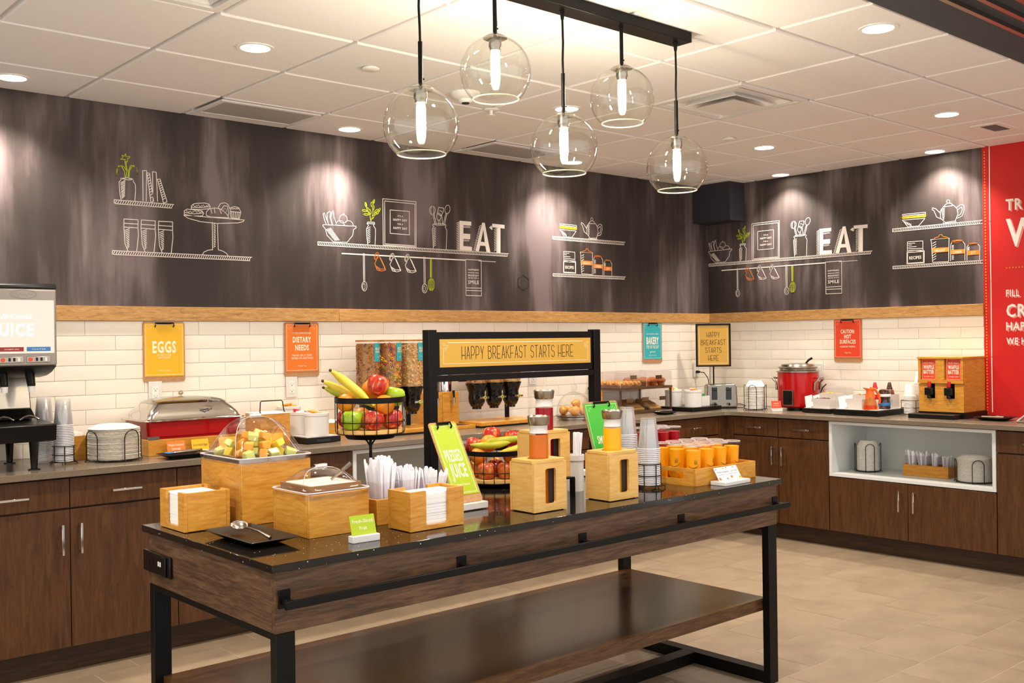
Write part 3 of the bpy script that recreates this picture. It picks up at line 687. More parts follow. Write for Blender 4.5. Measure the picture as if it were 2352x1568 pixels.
def chunk(seed):
    r = random.Random(seed); c = [(-1,-1,-1),(1,-1,-1),(1,1,-1),(-1,1,-1),(-1,-1,1),(1,-1,1),(1,1,1),(-1,1,1)]
    k = [0.0185,0.017,0.0155]; v = [(x*k[0]*r.uniform(.65,1.1),y*k[1]*r.uniform(.65,1.1),z*k[2]*r.uniform(.6,1.1)) for x,y,z in c]
    return G()._add(v,[(0,3,2,1),(4,5,6,7),(0,1,5,4),(1,2,6,5),(2,3,7,6),(3,0,4,7)])
cm = []
for k in range(3):
    for s in range(3): o = chunk(k*10+s).build('melon_chunk', mel[k], bevel=0.003); cm.append(o)
rn = random.Random(5); first = {}
names_ = ['pale green honeydew chunk heaped under the large clear dome','orange cantaloupe chunk heaped under the large clear dome','yellow pineapple chunk heaped under the large clear dome']
sp = []
for lay,(n,ax,ay) in enumerate(((4,0.078,0.098),(3,0.052,0.07),(2,0.022,0.03))):
    m = n+ (0 if lay else 0)
    for i in range(n):
        for j in range(n): sp.append((-ax+2*ax*i/(n-1)+rn.uniform(-.006,.006),-ay+2*ay*j/(n-1)+rn.uniform(-.006,.006),0.020+lay*0.0275))
for (x,y,z) in sp:
    k = rn.choice((0,0,0,1,2,2)); s = k*3+rn.randrange(3); o = cm[s] if s not in first else cm[s].copy()
    if s in first: COL.objects.link(o)
    first[s] = 1; o.location = (-5.2385+x,-2.085+y,ZT+0.204+z); o.rotation_euler = (rn.uniform(-.5,.5),rn.uniform(-.5,.5),rn.uniform(0,3)); tag(o,names_[k],'melon chunk','cut melon under the dome')
for s in range(9):
    if s not in first: bpy.data.objects.remove(cm[s])
# black plate with serving spoon
def square_plate(label, loc, a, b_, h=0.022, rz=0.0, m=None):
    rows = [(a*0.52,b_*0.52,0.0),(a*0.62,b_*0.62,0.002),(a,b_,h),(a-0.004,b_-0.004,h+0.002),(a*0.62,b_*0.62,0.006),(a*0.3,b_*0.3,0.005)]
    g = G(); n = 20; vs = []
    for p,q,z in rows: vs += [(x,y,z) for x,y in rrect(-p,p,-q,q,min(p,q)*0.10,4)]
    fs = [tuple(range(n-1,-1,-1))]+[(k*n+i,k*n+(i+1)%n,(k+1)*n+(i+1)%n,(k+1)*n+i) for k in range(5) for i in range(n)]+[tuple(5*n+i for i in range(n))]
    o = g._add(vs,fs).build('square_plate', m or mat_blackg, loc=loc, rot=(0,0,rz)); return tag(o,label,'plate')
square_plate('black rectangular plate with flared rim holding a serving spoon',(-5.452,-2.463,ZT),0.081,0.158,0.021,0.0,mat_blackp)
spoon('large steel serving spoon resting on the black plate',(-5.452,-2.385,ZT+0.0365),(0.35,math.radians(9.5),math.radians(-82)),0.95)
# small white-based card stands
def card_stand(label, loc, rz, w, ch, cmat, base_d=0.03, base_h=0.020, lean=18, lines=(), imat=None, ext=None):
    t = thing('card_stand', label, 'sign', loc, rz)
    G().box(-w/2,w/2,-base_d/2,base_d/2,0.0,base_h).build('base', mat_white, t, bevel=0.002)
    a = math.radians(lean); cw = w*0.90
    g = G().box(-cw/2,cw/2,-0.0007,0.0007,0.0,ch); m = Matrix.Translation((0,0.0,base_h+0.0005)) @ Matrix.Rotation(-a,4,'X')
    g.xf(0,m); c = g.build('card', cmat, t)
    if lines:
        o = m @ Vector((0,-0.0011,0)); u = Vector((1,0,0)); v = (m.to_3x3() @ Vector((0,0,1)))
        fr = frame(o,u,v); g = G()
        for (s,y,h_,wd) in lines: g.text2(fr,s,0,ch*y,ch*h_,cw*wd)
        g.build('lettering', imat or mat_cream, c)
        if ext: ext(c, fr, cw, ch)
    return t
card_stand('lime green name card in a white block reading Fresh-Sliced Fruit',(-5.222,-2.732,ZT),math.radians(-3),0.094,0.058,mat_lime,0.028,0.021,16,(('Fresh-Sliced',0.70,0.20,0.82),('Fruit',0.34,0.20,0.30)))
def berries(c, fr, cw, ch):
    for i,(x,y,r,m) in enumerate(((-.44,.86,.05,mat_redp),(-.12,.9,.06,mat_lime),(.02,.92,.05,mat_redp),(.32,.88,.07,mat_lime),(-.42,.14,.11,mat_org),(-.1,.1,.06,mat_redp),(.1,.2,.10,mat_org),(.44,.1,.10,mat_lime))):
        G().poly2(fr,[(x*cw+r*ch*1.3*math.cos(2*PI*k/10),y*ch+r*ch*math.sin(2*PI*k/10)) for k in range(10)],0.0002*(1+i%2)).build('fruit_print', m, c)
card_stand('white card on a long white block with printed fruit and two juice names',(-3.475,-2.775,ZT),math.radians(2),0.175,0.058,mat_paper,0.075,0.016,30,(('Wildberry Pomegranate   Tropical Mango',0.64,0.13,0.90),('Naturally Flavored Drink   Naturally Flavored Drink',0.44,0.08,0.88)),mat_ink,berries)

# cutlery caddies
mat_cut = M('white_cutlery_wrap','f1f1f7',0.35)
def caddy(label, cl, loc, rz, L, D, hw, ha, groups, seed):
    t = thing('cutlery_caddy', label, 'cutlery holder', loc, rz, 'wooden cutlery caddies')
    w = 0.009; a, b_ = L/2, D/2
    for s in (-1,1):
        G().box(-a,a,*sorted((s*b_,s*(b_-w))),0,hw).build('side_panel', mat_maple, t, bevel=0.001, seg=1)
        G().box(*sorted((s*a,s*(a-w))),-b_+w+0.0002,b_-w-0.0002,0,hw).build('side_panel', mat_maple, t, bevel=0.001, seg=1)
    G().box(-a+w,a-w,-b_+w,b_-w,0.001,0.008).build('base_board', mat_maple, t)
    n = len(groups); c = (L-2*w)/n
    for k in range(n):
        x0 = -a+w+k*c+0.001; x1 = x0+c-0.002
        R = lambda e: [(x0+e,-b_+w+e),(x1-e,-b_+w+e),(x1-e,b_-w-e),(x0+e,b_-w-e)]
        G().shell(R(0.0005),R(0.002),0.009,ha).build('clear_bin', mat_clear, t)
    r = random.Random(seed); cut = None
    Mt = Matrix.Translation(loc) @ Matrix.Rotation(rz,4,'Z')
    for k,(cnt,ht,spread) in enumerate(groups):
        xc = -a+w+k*c+c/2
        for i in range(cnt):
            if cut is None:
                g = G(); g._add([(-.005,-.002,0),(.005,-.002,0),(.005,.002,0),(-.005,.002,0),(-.0068,-.002,.17),(.0068,-.002,.17),(.0068,.002,.17),(-.0068,.002,.17),(-.004,-.0015,.178),(.004,-.0015,.178),(.004,.0015,.178),(-.004,.0015,.178)],[(0,3,2,1),(0,1,5,4),(1,2,6,5),(2,3,7,6),(3,0,4,7),(4,5,9,8),(5,6,10,9),(6,7,11,10),(7,4,8,11),(8,9,10,11)])
                cut = g.build('plastic_cutlery', mat_cut); o = cut
            else: o = cut.copy(); COL.objects.link(o)
            fx, fy = r.uniform(-1,1), r.uniform(-1,1)
            bx = xc+fx*(c/2-0.012)*0.75; by = fy*(b_-w-0.010)*0.75; tx = fx*spread; ty = fy*spread*0.6
            up_ = Vector((tx,ty,1)).normalized(); q = up_.to_track_quat('Z','Y') @ Quaternion((0,0,1),r.uniform(-.6,.6))
            s = ht/0.178*r.uniform(0.88,1.04)
            o.matrix_world = Mt @ Matrix.LocRotScale(Vector((bx,by,0.0105)), q, Vector((1,1,s)))
            tag(o,cl,'cutlery',cl.split(' standing')[0]+' bundle')
    return t
caddy('wooden cutlery caddy with clear bins between the yogurt box and napkin box','white wrapped plastic cutlery standing in the buffet table caddy',(-4.889,-2.486,ZT),0.0,0.315,0.108,0.083,0.135,((46,0.200,0.10),(24,0.165,0.10),(18,0.150,0.2)),11)
caddy('wooden cutlery caddy with clear bins inside the white niche','white wrapped plastic cutlery standing in the niche caddy',(-0.345,-2.06,0.5165),-PI/2,0.31,0.12,0.075,0.135,((16,0.155,0.2),(10,0.145,0.15),(9,0.14,0.12),(9,0.13,0.12)),12)

# clipboards
def clip_parts(parent, W, L, m=None):
    # board in local xz-plane facing -y, bottom centre at the origin
    b0 = G(); b0.prism(rrect(-W/2,W/2,0,L,0.012,4),-0.0015,0.0015); b0.xf(0,Matrix(((1,0,0,0),(0,0,1,0),(0,1,0,0),(0,0,0,1))))
    board = b0.build('hardboard', mat_kraft, parent)
    g = G(); cw = min(0.05,W*0.24)
    g.tube([(-cw,-0.004,L-0.026),(-cw,-0.012,L-0.022),(-cw,-0.010,L-0.006),(cw,-0.010,L-0.006),(cw,-0.012,L-0.022),(cw,-0.004,L-0.026)],0.0035,8)
    g.box(-cw*0.8,cw*0.8,-0.008,-0.0016,L-0.012,L-0.004)
    g.build('clip', mat_black, parent)
    return board
def poster(parent, W, L, pm, y0, y1, im, lines, border=True):
    a = W/2-0.006
    p = G().box(-a,a,-0.0028,-0.0018,y0,y1).build('poster_sheet', pm, parent)
    fr = frame((0,-0.0031,0),(1,0,0),(0,0,1)); g = G()
    if border:
        e = 0.008; g.rect2(fr,-a+e,y0+e,a-e,y1-e,0.0016)
        for s in (-1,1): g.stroke2(fr,[(s*(a-e-0.010),y1-e-0.018),(s*(a-e-0.020),y1-e-0.028)],0.0012); g.stroke2(fr,[(s*(a-e-0.020),y1-e-0.012),(s*(a-e-0.030),y1-e-0.018)],0.0012)
    for (s,y,h_,wd,bd) in lines: g.text2(fr,s,0,y0+(y1-y0)*y,(y1-y0)*h_,2*a*wd,bold=bd)
    g.build('lettering', im, p); return p
def wall_clipboard(label, wall, c, z1, pm, lines, im=None):
    t = thing('wall_clipboard', label, 'clipboard sign', (c,-0.0125,z1-0.318) if wall == 1 else (-0.0125,-c,z1-0.318), 0 if wall == 1 else -PI/2, 'clipboard signs on the tiles')
    clip_parts(t,0.228,0.318); poster(t,0.228,0.318,pm,0.030,0.312,im or mat_cream,lines); return t
wall_clipboard('yellow clipboard poster reading EGGS',1,-4.683,1.574,mat_yel,(('EGGS',0.555,0.22,0.60,0.03),('START YOUR',0.40,0.035,0.36,0),('DAY RIGHT',0.35,0.035,0.30,0),('Enjoy the Day',0.11,0.028,0.30,0)))
wall_clipboard('orange clipboard poster reading DIETARY NEEDS',1,-3.855,1.574,mat_org,(('IF YOU HAVE SPECIAL',0.80,0.042,0.58,0),('DIETARY',0.665,0.115,0.56,0.03),('NEEDS',0.50,0.115,0.42,0.03),('PLEASE ASK A TEAM',0.34,0.04,0.60,0),('MEMBER FOR ASSISTANCE',0.28,0.04,0.66,0),('Thank You',0.12,0.03,0.25,0)))
wall_clipboard('teal clipboard poster reading BAKERY',1,-0.737,1.580,mat_teal,(('NOW OFFERING A FRESH',0.70,0.035,0.66,0),('BAKERY',0.52,0.20,0.68,0.03),('ITEM OF THE DAY',0.34,0.09,0.68,0.01),('great',0.21,0.05,0.3,0),('Enjoy every day',0.11,0.03,0.38,0)))
wall_clipboard('orange red clipboard poster reading CAUTION HOT SURFACES',2,1.282,1.578,mat_redp,(('CAUTION:',0.70,0.105,0.52,0.02),('HOT',0.565,0.105,0.26,0.03),('SURFACES',0.43,0.105,0.60,0.02),('- PLEASE BE CAREFUL -',0.30,0.045,0.62,0),('Thank You',0.14,0.035,0.25,0)))
def easel_clipboard(label, x0, x1, yb, W, L, lean, pm, lines, bx0, bx1):
    t = thing('clipboard_stand', label, 'clipboard sign', ((x0+x1)/2,yb,ZT))
    cx = (x0+x1)/2
    G().box(bx0-cx,bx1-cx,-0.022,0.022,0.003,0.026).box(bx0-cx+0.01,bx0-cx+0.02,-0.015,0.015,0,0.004).box(bx1-cx-0.02,bx1-cx-0.01,-0.015,0.015,0,0.004).build('base', mat_white, t, bevel=0.0015, seg=1)
    e = bpy.data.objects.new('tilted_board', None)
    hb = clip_parts(t,W,L); m = Matrix.Translation((0,0.0,0.0265)) @ Matrix.Rotation(math.radians(-lean),4,'X')
    ps = poster(t,W,L,pm,0.03,L-0.008,mat_cream,lines)
    for o in t.children:
        if o.name.startswith(('hardboard','clip','poster')): o.matrix_local = m
    bpy.data.objects.remove(e)
    return t
easel_clipboard('lime clipboard standing in a white block reading PRESSED JUICE',-4.700,-4.572,-2.510,0.128,0.315,29.5,mat_lime,(('PRESSED',0.55,0.17,0.66,0.02),('JUICE',0.34,0.19,0.62,0.03),('Simple & Natural',0.14,0.028,0.5,0)),-4.715,-4.566)
easel_clipboard('bright green clipboard sign behind the orange juice carafe',-3.625,-3.400,-2.165,0.225,0.30,17,mat_green,(('A',0.48,0.05,0.05,0),('SMOOTHIES',0.36,0.14,0.66,0.02)),-3.745,-3.395)

# fruit
def apple(m, stem=True):
    prof = [(0,-0.028),(0.010,-0.033),(0.022,-0.031),(0.032,-0.020),(0.0375,-0.004),(0.0385,0.010),(0.034,0.025),(0.024,0.033),(0.012,0.033),(0.005,0.027),(0,0.024)]
    g = G().lathe(prof,20)
    return g
FRUIT = {}
def fruit(kind, label, loc, rot=(0,0,0), s=1.0):
    if kind in FRUIT: o = dup(FRUIT[kind])
    else:
        if kind == 'orange':
            o = thing('orange','','fruit'); G().ball((0,0,0),(0.037,0.037,0.0355),20,14).build('peel', mat_orange, o); G().lathe([(0,0.0362),(0.003,0.0360),(0.0035,0.034),(0,0.033)],8).build('stem_scar', mat_tip, o)
        elif kind.startswith('apple'):
            o = thing('apple','','fruit'); apple(0).build('skin', {'r':mat_appler,'f':mat_applef,'g':mat_appleg}[kind[-1]], o); G().tube([(0,0,0.025),(0.001,0,0.033),(0.004,0.001,0.041)],[0.0012,0.001,0.0014],6).build('stem', mat_tip, o)
        else:
            o = thing('banana','','fruit'); R = 0.13; g = G(); pts = []; rs = []
            for i in range(13):
                u = i/12; a = math.radians(-42+84*u); pts.append((R*math.sin(a),0,R*(1-math.cos(a)))); rs.append(0.0185*min(1,0.28+2.6*min(u,1-u)) if 0<i<12 else 0.005)
            g.tube(pts,rs,6); g.build('peel', mat_banana if kind == 'banana' else mat_bananag, o, sub=1, angle=180)
            a = math.radians(42); e = Vector((R*math.sin(a),0,R*(1-math.cos(a)))); d = Vector((math.cos(a),0,math.sin(a)))
            G().tube([e-d*0.003,e+d*0.012,e+d*0.022],[0.0055,0.004,0.005],6).build('stem', mat_bananag, o)
            e = Vector((-R*math.sin(a),0,R*(1-math.cos(a)))); G().ball(e,0.0055,8,6).build('tip', mat_tip, o)
        FRUIT[kind] = o
    o.location = loc; o.rotation_euler = rot; o.scale = (s,s,s); o['label'] = label; o['group'] = 'fresh fruit in the wire baskets'; return o
def basket(label, loc, R, h, pole):
    # loc: table point under the basket; the basket floor stands 'pole' above it
    t = thing('fruit_basket', label, 'fruit basket', loc); z = pole
    if pole > 0.1:
        G().lathe([(0,0),(0.085,0),(0.085,0.004),(0.02,0.008),(0,0.008)],28).build('stand_base', mat_black, t)
        G().cyl((0,0,0.006),(0,0,z-0.001),0.0055,10).tube([(0,0,z-0.03),(-0.012,0.008,z-0.008),(-0.02,0.012,z-0.002)],0.003,6).tube([(0,0,z-0.03),(0.012,-0.008,z-0.008),(0.02,-0.012,z-0.002)],0.003,6).build('stand_rod', mat_black, t)
    G().lathe([(0,z),(R*0.66,z),(R*0.70,z+0.006),(R*0.76,z+0.018),(R*0.74,z+0.02),(0,z+0.02)],36).build('foot_dish', mat_black, t)
    G().lathe([(0,z+0.0205),(R*0.93,z+0.0205),(R*0.94,z+0.022),(R*0.94,z+0.033),(R*0.93,z+0.0345),(0,z+0.0345)],36).build('wooden_disc', mat_pine, t)
    G().ring(circ(R*1.005,40),circ(R*0.985,40),z+h-0.020,z+h).build('rim_band', mat_black, t)
    G().torus((0,0,z+0.062),R*0.985,0.0018,40,6).build('hoop', mat_wire, t)
    G().torus((0,0,z+0.0195),R*0.955,0.0018,40,6).build('hoop', mat_wire, t)
    n = 18; w = None
    for i in range(n):
        if w is None: w = G().tube([(R*0.72,0,z+0.0195),(R*0.955,0,z+0.0195),(R*0.975,0,z+0.026),(R*0.985,0,z+0.05),(R*0.985,0,z+h-0.018)],0.0016,6).build('upright_wire', mat_wire, t); o = w
        else: o = w.copy(); COL.objects.link(o); o.parent = t
        o.rotation_euler = (0,0,2*PI*i/n+0.12)
    return t
B1 = Vector((-4.843,-2.203,ZT)); B2 = Vector((-4.165,-2.105,ZT))
basket('tall pole-mounted black wire basket heaped with bananas and apples',B1,0.127,0.150,0.250)
basket('low black wire fruit basket standing on the table behind the clipboard',B2,0.127,0.150,0.0)
def rel(B, r, f, z): return tuple(B+CR*r+CF_*f+Vector((0,0,z)))
zf = 0.250+0.0345
def F1(k,l,r,f,z,rot=(0,0,0),s=1.0): fruit(k,l,rel(B1,r,f,z),rot,s)
F1('apple_g','green apple low at front left of the tall basket',-0.056,-0.062,zf+0.034)
F1('apple_r','red apple low at front centre of the tall basket',0.021,-0.078,zf+0.034,(0.1,0.1,0.6),1.02)
F1('apple_r','red apple low at right of the tall basket under the orange',0.082,-0.022,zf+0.034,(0,0.1,1.6))
F1('apple_r','red apple low at far left of the tall basket',-0.085,0.016,zf+0.034,(0,0,2.5),0.95)
F1('apple_g','green apple low at the back of the tall basket',-0.012,0.022,zf+0.033,(0,0,2.5),0.85)
F1('orange','orange low at the back right of the tall basket',0.05,0.062,zf+0.036)
F1('orange','orange low at the back left of the tall basket',-0.045,0.082,zf+0.036)
F1('orange','orange at the right behind the rim of the tall basket',0.058,-0.052,zf+0.088)
F1('orange','orange at the left behind the rim of the tall basket',-0.083,-0.022,zf+0.096,(0,0,0),0.95)
F1('apple_g','green apple poking above the rim at right of the tall basket',0.085,0.03,zf+0.112,(0.2,0,1))
F1('apple_r','large red apple on top of the tall basket',0.03,-0.01,zf+0.155,(0.3,-0.25,2.0),1.06)
F1('orange','orange tucked behind the top red apple of the tall basket',0.0,0.055,zf+0.140)
ba = math.atan2(CR.y,CR.x)
F1('banana','topmost long banana of the tall basket',-0.062,-0.035,zf+0.155,(math.radians(90),math.radians(40),ba+0.10),1.06)
F1('banana','middle banana pointing left from the tall basket',-0.085,-0.005,zf+0.130,(math.radians(85),math.radians(28),ba+0.05),1.05)
F1('banana_g','lowest greenish banana pointing left from the tall basket',-0.080,-0.005,zf+0.116,(math.radians(80),math.radians(20),ba-0.1),1.0)
zf = 0.0345
def F2(k,l,r,f,z,rot=(0,0,0),s=1.0): fruit(k,l,rel(B2,r,f,z),rot,s)
F2('apple_f','blushed apple low at front left of the low basket',-0.035,-0.068,zf+0.033,(0,0,0.4),0.97)
F2('apple_f','blushed apple low at front right of the low basket',0.045,-0.066,zf+0.033,(0,0,1.8),0.97)
F2('orange','orange low at the left of the low basket',-0.083,0.0,zf+0.036)
F2('orange','orange low at the right of the low basket',0.085,0.012,zf+0.036)
F2('apple_r','red apple low in the middle of the low basket',0.0,0.02,zf+0.033)
F2('orange','orange low at the back of the low basket',0.0,0.09,zf+0.036)
F2('orange','orange against the wires at left of the low basket',-0.068,-0.038,zf+0.092,(0,0,0),0.97)
F2('orange','orange against the wires at right of the low basket',0.065,-0.025,zf+0.092,(0,0,0),0.97)
F2('apple_r','red apple above the rim at left of the low basket',-0.088,0.028,zf+0.125,(0.2,0.2,0),0.98)
F2('orange','orange above the rim of the low basket beside the bananas',-0.025,0.005,zf+0.138)
F2('apple_r','red apple at the top back of the low basket',-0.015,0.062,zf+0.165,(0,0.2,1),1.0)
F2('apple_r','red apple peeking behind the bananas of the low basket',0.07,0.06,zf+0.15,(0.2,0.2,2),0.98)
F2('banana_g','upper banana lying across the low basket',0.045,-0.03,zf+0.155,(math.radians(-100),math.radians(-4),ba+0.25),0.98)
F2('banana_g','green banana lying on the rim of the low basket',-0.02,-0.055,zf+0.135,(math.radians(-80),math.radians(-4),ba-0.05),0.98)
F2('banana','lowest yellow banana of the low basket',0.075,-0.075,zf+0.118,(math.radians(-90),math.radians(-18),ba+0.1),0.98)

# sign frame on the table
t = thing('sign_frame','black metal frame sign reading HAPPY BREAKFAST STARTS HERE across the table','sign',(-3.957,-2.02,ZT))
z0 = -ZT
for s in (-1,1):
    p = G().box(s*0.475-0.021,s*0.475+0.021,-0.021,0.021,0.004,1.496+z0).build('post', mat_black, t, bevel=0.0015, seg=1)
    G().box(s*0.475-0.035,s*0.475+0.035,-0.05,0.05,0.0,0.0035).build('foot_plate', mat_black, t)
G().box(-0.453,0.453,-0.018,0.018,1.286+z0,1.311+z0).build('lower_rail', mat_black, t, bevel=0.001, seg=1)
bd = G().box(-0.453,0.453,-0.012,0.012,1.313+z0,1.487+z0).build('sign_panel', mat_black, t, bevel=0.001, seg=1)
sh = G().box(-0.436,0.436,-0.0145,-0.0125,1.344+z0,1.458+z0).build('gold_sheet', mat_gold, t)
fr = frame((0,-0.0150,(1.344+1.458)/2+z0),(1,0,0),(0,0,1))
G().stext2(fr,'HAPPY BREAKFAST STARTS HERE',0,0.0,0.052,0.0028,0.0175,0.0075).build('lettering', mat_ink, sh)
g = G().stroke2(fr,[(-0.395,0.043),(0.385,0.043)],0.0024).stroke2(fr,[(-0.417,0.02),(-0.417,-0.043),(0.417,-0.043),(0.417,0.025)],0.0016)
for s in (-1,1):
    g.stroke2(fr,[(s*0.414+0.006*math.cos(a*PI/4),0.036+0.005*math.sin(a*PI/4)) for a in range(9)],0.0014)
    for k in range(4): a = math.radians(-75+k*20); g.stroke2(fr,[(s*(0.414-0.012*math.cos(a)),0.036+0.014*math.sin(a)),(s*(0.414-0.024*math.cos(a)),0.036+0.028*math.sin(a))],0.0012)
g.build('border_print', mat_cream, sh)

# juice carafes in pine boxes
JUICE = {'apple': ('c4660c','amber apple'),'cran': ('8a0212','dark red cranberry'),'orange': ('efab05','yellow orange')}
def juice_box(kind, label, cl, loc):
    col, nm = JUICE[kind]
    t = thing('carafe_box', label, 'juice stand', loc, 0, 'pine boxes holding juice carafes'); a, b_, h, w = 0.0775,0.0625,0.172,0.010
    for s in (-1,1): G().box(*sorted((s*a,s*(a-w))),-b_+w+0.0002,b_-w-0.0002,0.003,h).build('side_panel', mat_pine, t, bevel=0.001, seg=1)
    out = [(-a,0.003),(a,0.003),(a,h),(-a,h)]; hole = rrect(-0.024,0.027,0.028,0.150,0.008,3)
    # front panel with a rounded window: bridge the outline to the hole
    n = len(hole); g = G(); vs = []
    for y in (-b_,-b_+w): vs += [(x,y,z) for x,z in hole]+[(x,y,z) for x,z in out]
    def side(o,flip):
        fs = []; k = n//4
        for c_,(ia_,ib_) in enumerate(((2,3),(3,0),(0,1),(1,2))):
            pass
        return fs
    # corner order of rrect: (x1,z1),(x0,z1),(x0,z0),(x1,z0)
    oc = {0:n+2,1:n+3,2:n+0,3:n+1}; fs = []
    for o,fl in ((0,1),(n+4,0)):
        for q in range(4):
            seg = [q*4+i for i in range(4)]; nx_ = ((q+1)%4)*4
            for i in range(3): fs.append((o+seg[i],o+seg[i+1],o+oc[q]))
            fs.append((o+seg[3],o+nx_,o+oc[(q+1)%4],o+oc[q]))
    m = n+4
    for i in range(n): fs.append((i,(i+1)%n,m+(i+1)%n,m+i))
    for i in range(4): fs.append((n+i,n+(i+1)%4,m+n+(i+1)%4,m+n+i))
    g._add(vs,fs).build('front_panel', mat_pine, t)
    k_ = G(); k_._add(vs,fs); k_.xf(0,Matrix.Rotation(PI,4,'Z')); k_.build('back_panel', mat_pine, t)
    G().box(-a+w,a-w,-b_+w,b_-w,0.003,0.012).build('floor_board', mat_pine, t)
    ho = circ(0.0372,32); g = G(); hb = [(a+0.001,b_+0.001),(-a-0.001,b_+0.001),(-a-0.001,-b_-0.001),(a+0.001,-b_-0.001)]
    sq = []
    for i in range(32):
        an = 2*PI*i/32; c_, s_ = math.cos(an), math.sin(an); k = 1/max(abs(c_)/(a+0.001),abs(s_)/(b_+0.001)); sq.append((c_*k,s_*k))
    g.ring(sq,ho,h+0.0002,h+0.009).build('top_board', mat_pine, t)
    for sx in (-1,1):
        for sy in (-1,1): G().cyl((sx*(a-0.012),sy*(b_-0.012),0),(sx*(a-0.012),sy*(b_-0.012),0.003),0.005,8).build('foot', mat_blackp, t)
    G().lathe([(0.047,0.0125),(0.047,h-0.001)],20,(0.005,0),False,math.radians(-38),math.radians(128)).build('frosted_liner', MATS.get('frosted_lilac') or M('frosted_lilac','a8a2b2',0.3), t)
    bl = (loc[0]+0.005,loc[1]+0.0,loc[2]+0.0125)
    t = thing('juice_carafe', cl, 'carafe', bl, 0, 'glass juice carafes'); R = 0.0355; zt = h+0.009-0.0125
    jm = M(kind+'_juice', col, 0.15, spec=0.2)
    G().lathe([(0,0.003),(R-0.002,0.003),(R-0.002,zt+0.083),(0,zt+0.083)],32).build('juice', jm, t)
    G().lathe([(0,0.0),(R,0.0),(R,zt+0.085),(R-0.001,zt+0.088)],32).build('glass_body', mat_jar, t)
    G().lathe([(0,zt+0.0885),(R-0.003,zt+0.0885),(R-0.004,zt+0.094),(R-0.004,zt+0.113),(R-0.002,zt+0.116),(0,zt+0.116)],32).build('collar', mat_white, t)
    G().lathe([(0,zt+0.1165),(R-0.001,zt+0.1165),(R+0.001,zt+0.120),(R+0.004,zt+0.147),(R+0.002,zt+0.149),(R-0.001,zt+0.145),(0,zt+0.143)],32).build('steel_cap', mat_steel, t)
juice_box('apple','pine box with front window nearest the lime clipboard','carafe of amber apple juice in the nearest pine box',(-4.462,-2.682,ZT))
juice_box('cran','pine box raised on a black riser behind the other pine boxes','carafe of dark red juice in the raised rear pine box',(-4.262,-2.500,ZT+0.077))
juice_box('orange','pine box with front window beside the plastic cup stack','carafe of yellow orange juice in the right pine box',(-4.092,-2.690,ZT))
def riser(label, x0, x1, y0, y1, h, th=0.006):
    t = thing('display_riser', label, 'riser', ((x0+x1)/2,(y0+y1)/2,ZT)); a, b_ = (x1-x0)/2,(y1-y0)/2
    G().box(-a,a,-b_,b_,h-th,h).build('plate', mat_black, t, bevel=0.001, seg=1)
    for sx in (-1,1):
        for sy in (-1,1): G().box(*sorted((sx*a,sx*(a-0.018))),*sorted((sy*b_,sy*(b_-0.012))),0,h-th-0.0002).build('leg', mat_black, t)
riser('black metal riser lifting the rear pine box',-4.345,-4.168,-2.572,-2.432,0.077)
riser('low black riser under the red drink cups',-3.47,-3.215,-2.36,-2.15,0.034)
# straw cup
t = thing('straw_cup','white ceramic cup full of straws behind the pine boxes','cup',(-4.045,-2.45,ZT))
G().shell(circ(0.033,24),circ(0.029,24),0,0.12).build('cup_body', mat_white, t); G().ring(circ(0.037,24),circ(0.029,24),0.1205,0.142).build('cup_rim', mat_white, t)
r_ = random.Random(3); s0 = None
for i in range(16):
    if s0 is None: s0 = G().cyl((0,0,0),(0,0,0.225),0.0032,7).build('drinking_straw', mat_cut); o = s0
    else: o = s0.copy(); COL.objects.link(o)
    a = 2*PI*i/16; k = r_.uniform(0.006,0.018); o.location = (-4.045+k*math.cos(a),-2.45+k*math.sin(a),ZT+0.0045); o.rotation_euler = (r_.uniform(-.09,.09),r_.uniform(-.02,.12),0)
    tag(o,'white wrapped straw standing in the white cup','straw','wrapped straws in the white cup')

# nested clear cups, with or without a wire holder
CUP = {}
def cup_stack(kind, n, loc, label, pitch, hold=None, rim=0.0435, hgt=0.125, mat=None):
    key = (kind,)
    for i in range(n):
        if key not in CUP:
            o = G().lathe([(rim*0.68,hgt),(rim*0.70,hgt-0.002),(rim*0.985,0.006)],24)
            o.lathe([(0,hgt-0.003),(rim*0.69,hgt-0.003)],24)
            o.mat(1); o.lathe([(rim*0.985,0.0055),(rim*1.05,0.005),(rim*1.06,0.003),(rim*1.05,0.001),(rim*0.99,0.0015)],24)
            CUP[key] = o.build(kind, [mat or mat_cup, mat or mat_cuprim]); o = CUP[key]
        else: o = CUP[key].copy(); COL.objects.link(o)
        o.location = (loc[0],loc[1],loc[2]+i*pitch+0.0002); o.rotation_euler = (0,0,i*0.7)
        tag(o,label,'cup',label.split(' in ')[0]+' '+str(round(loc[0],1)))
def wire_holder(label, loc, R, hs, n=6, post=True, cat='wire holder', foot=0.012):
    t = thing('wire_cup_holder', label, cat, loc)
    for z in hs: G().torus((0,0,z),R,0.0022,32,6).build('hoop', mat_wire, t)
    top = max(hs)
    for i in range(n):
        a = 2*PI*i/n+0.3; c_, s_ = math.cos(a), math.sin(a)
        G().tube([(c_*R,s_*R,top),(c_*R,s_*R,foot+0.004),(c_*(R+0.008),s_*(R+0.008),foot),(c_*(R+0.016),s_*(R+0.016),foot-0.004),(c_*(R+0.016),s_*(R+0.016),0.0022)],0.0022,6).build('upright_wire', mat_wire, t)
    G().torus((0,0,foot),R+0.008,0.0022,32,6).build('hoop', mat_wire, t)
    for a in (0,PI/2): G().tube([(R*math.cos(a),R*math.sin(a),foot),(-R*math.cos(a),-R*math.sin(a),foot)],0.002,6).build('cross_wire', mat_wire, t)
    return t
cup_stack('plastic_cup',20,(-3.795,-2.615,ZT+0.0145),'clear plastic cup upside down in the stack held by the wire holder on the table',0.0074)
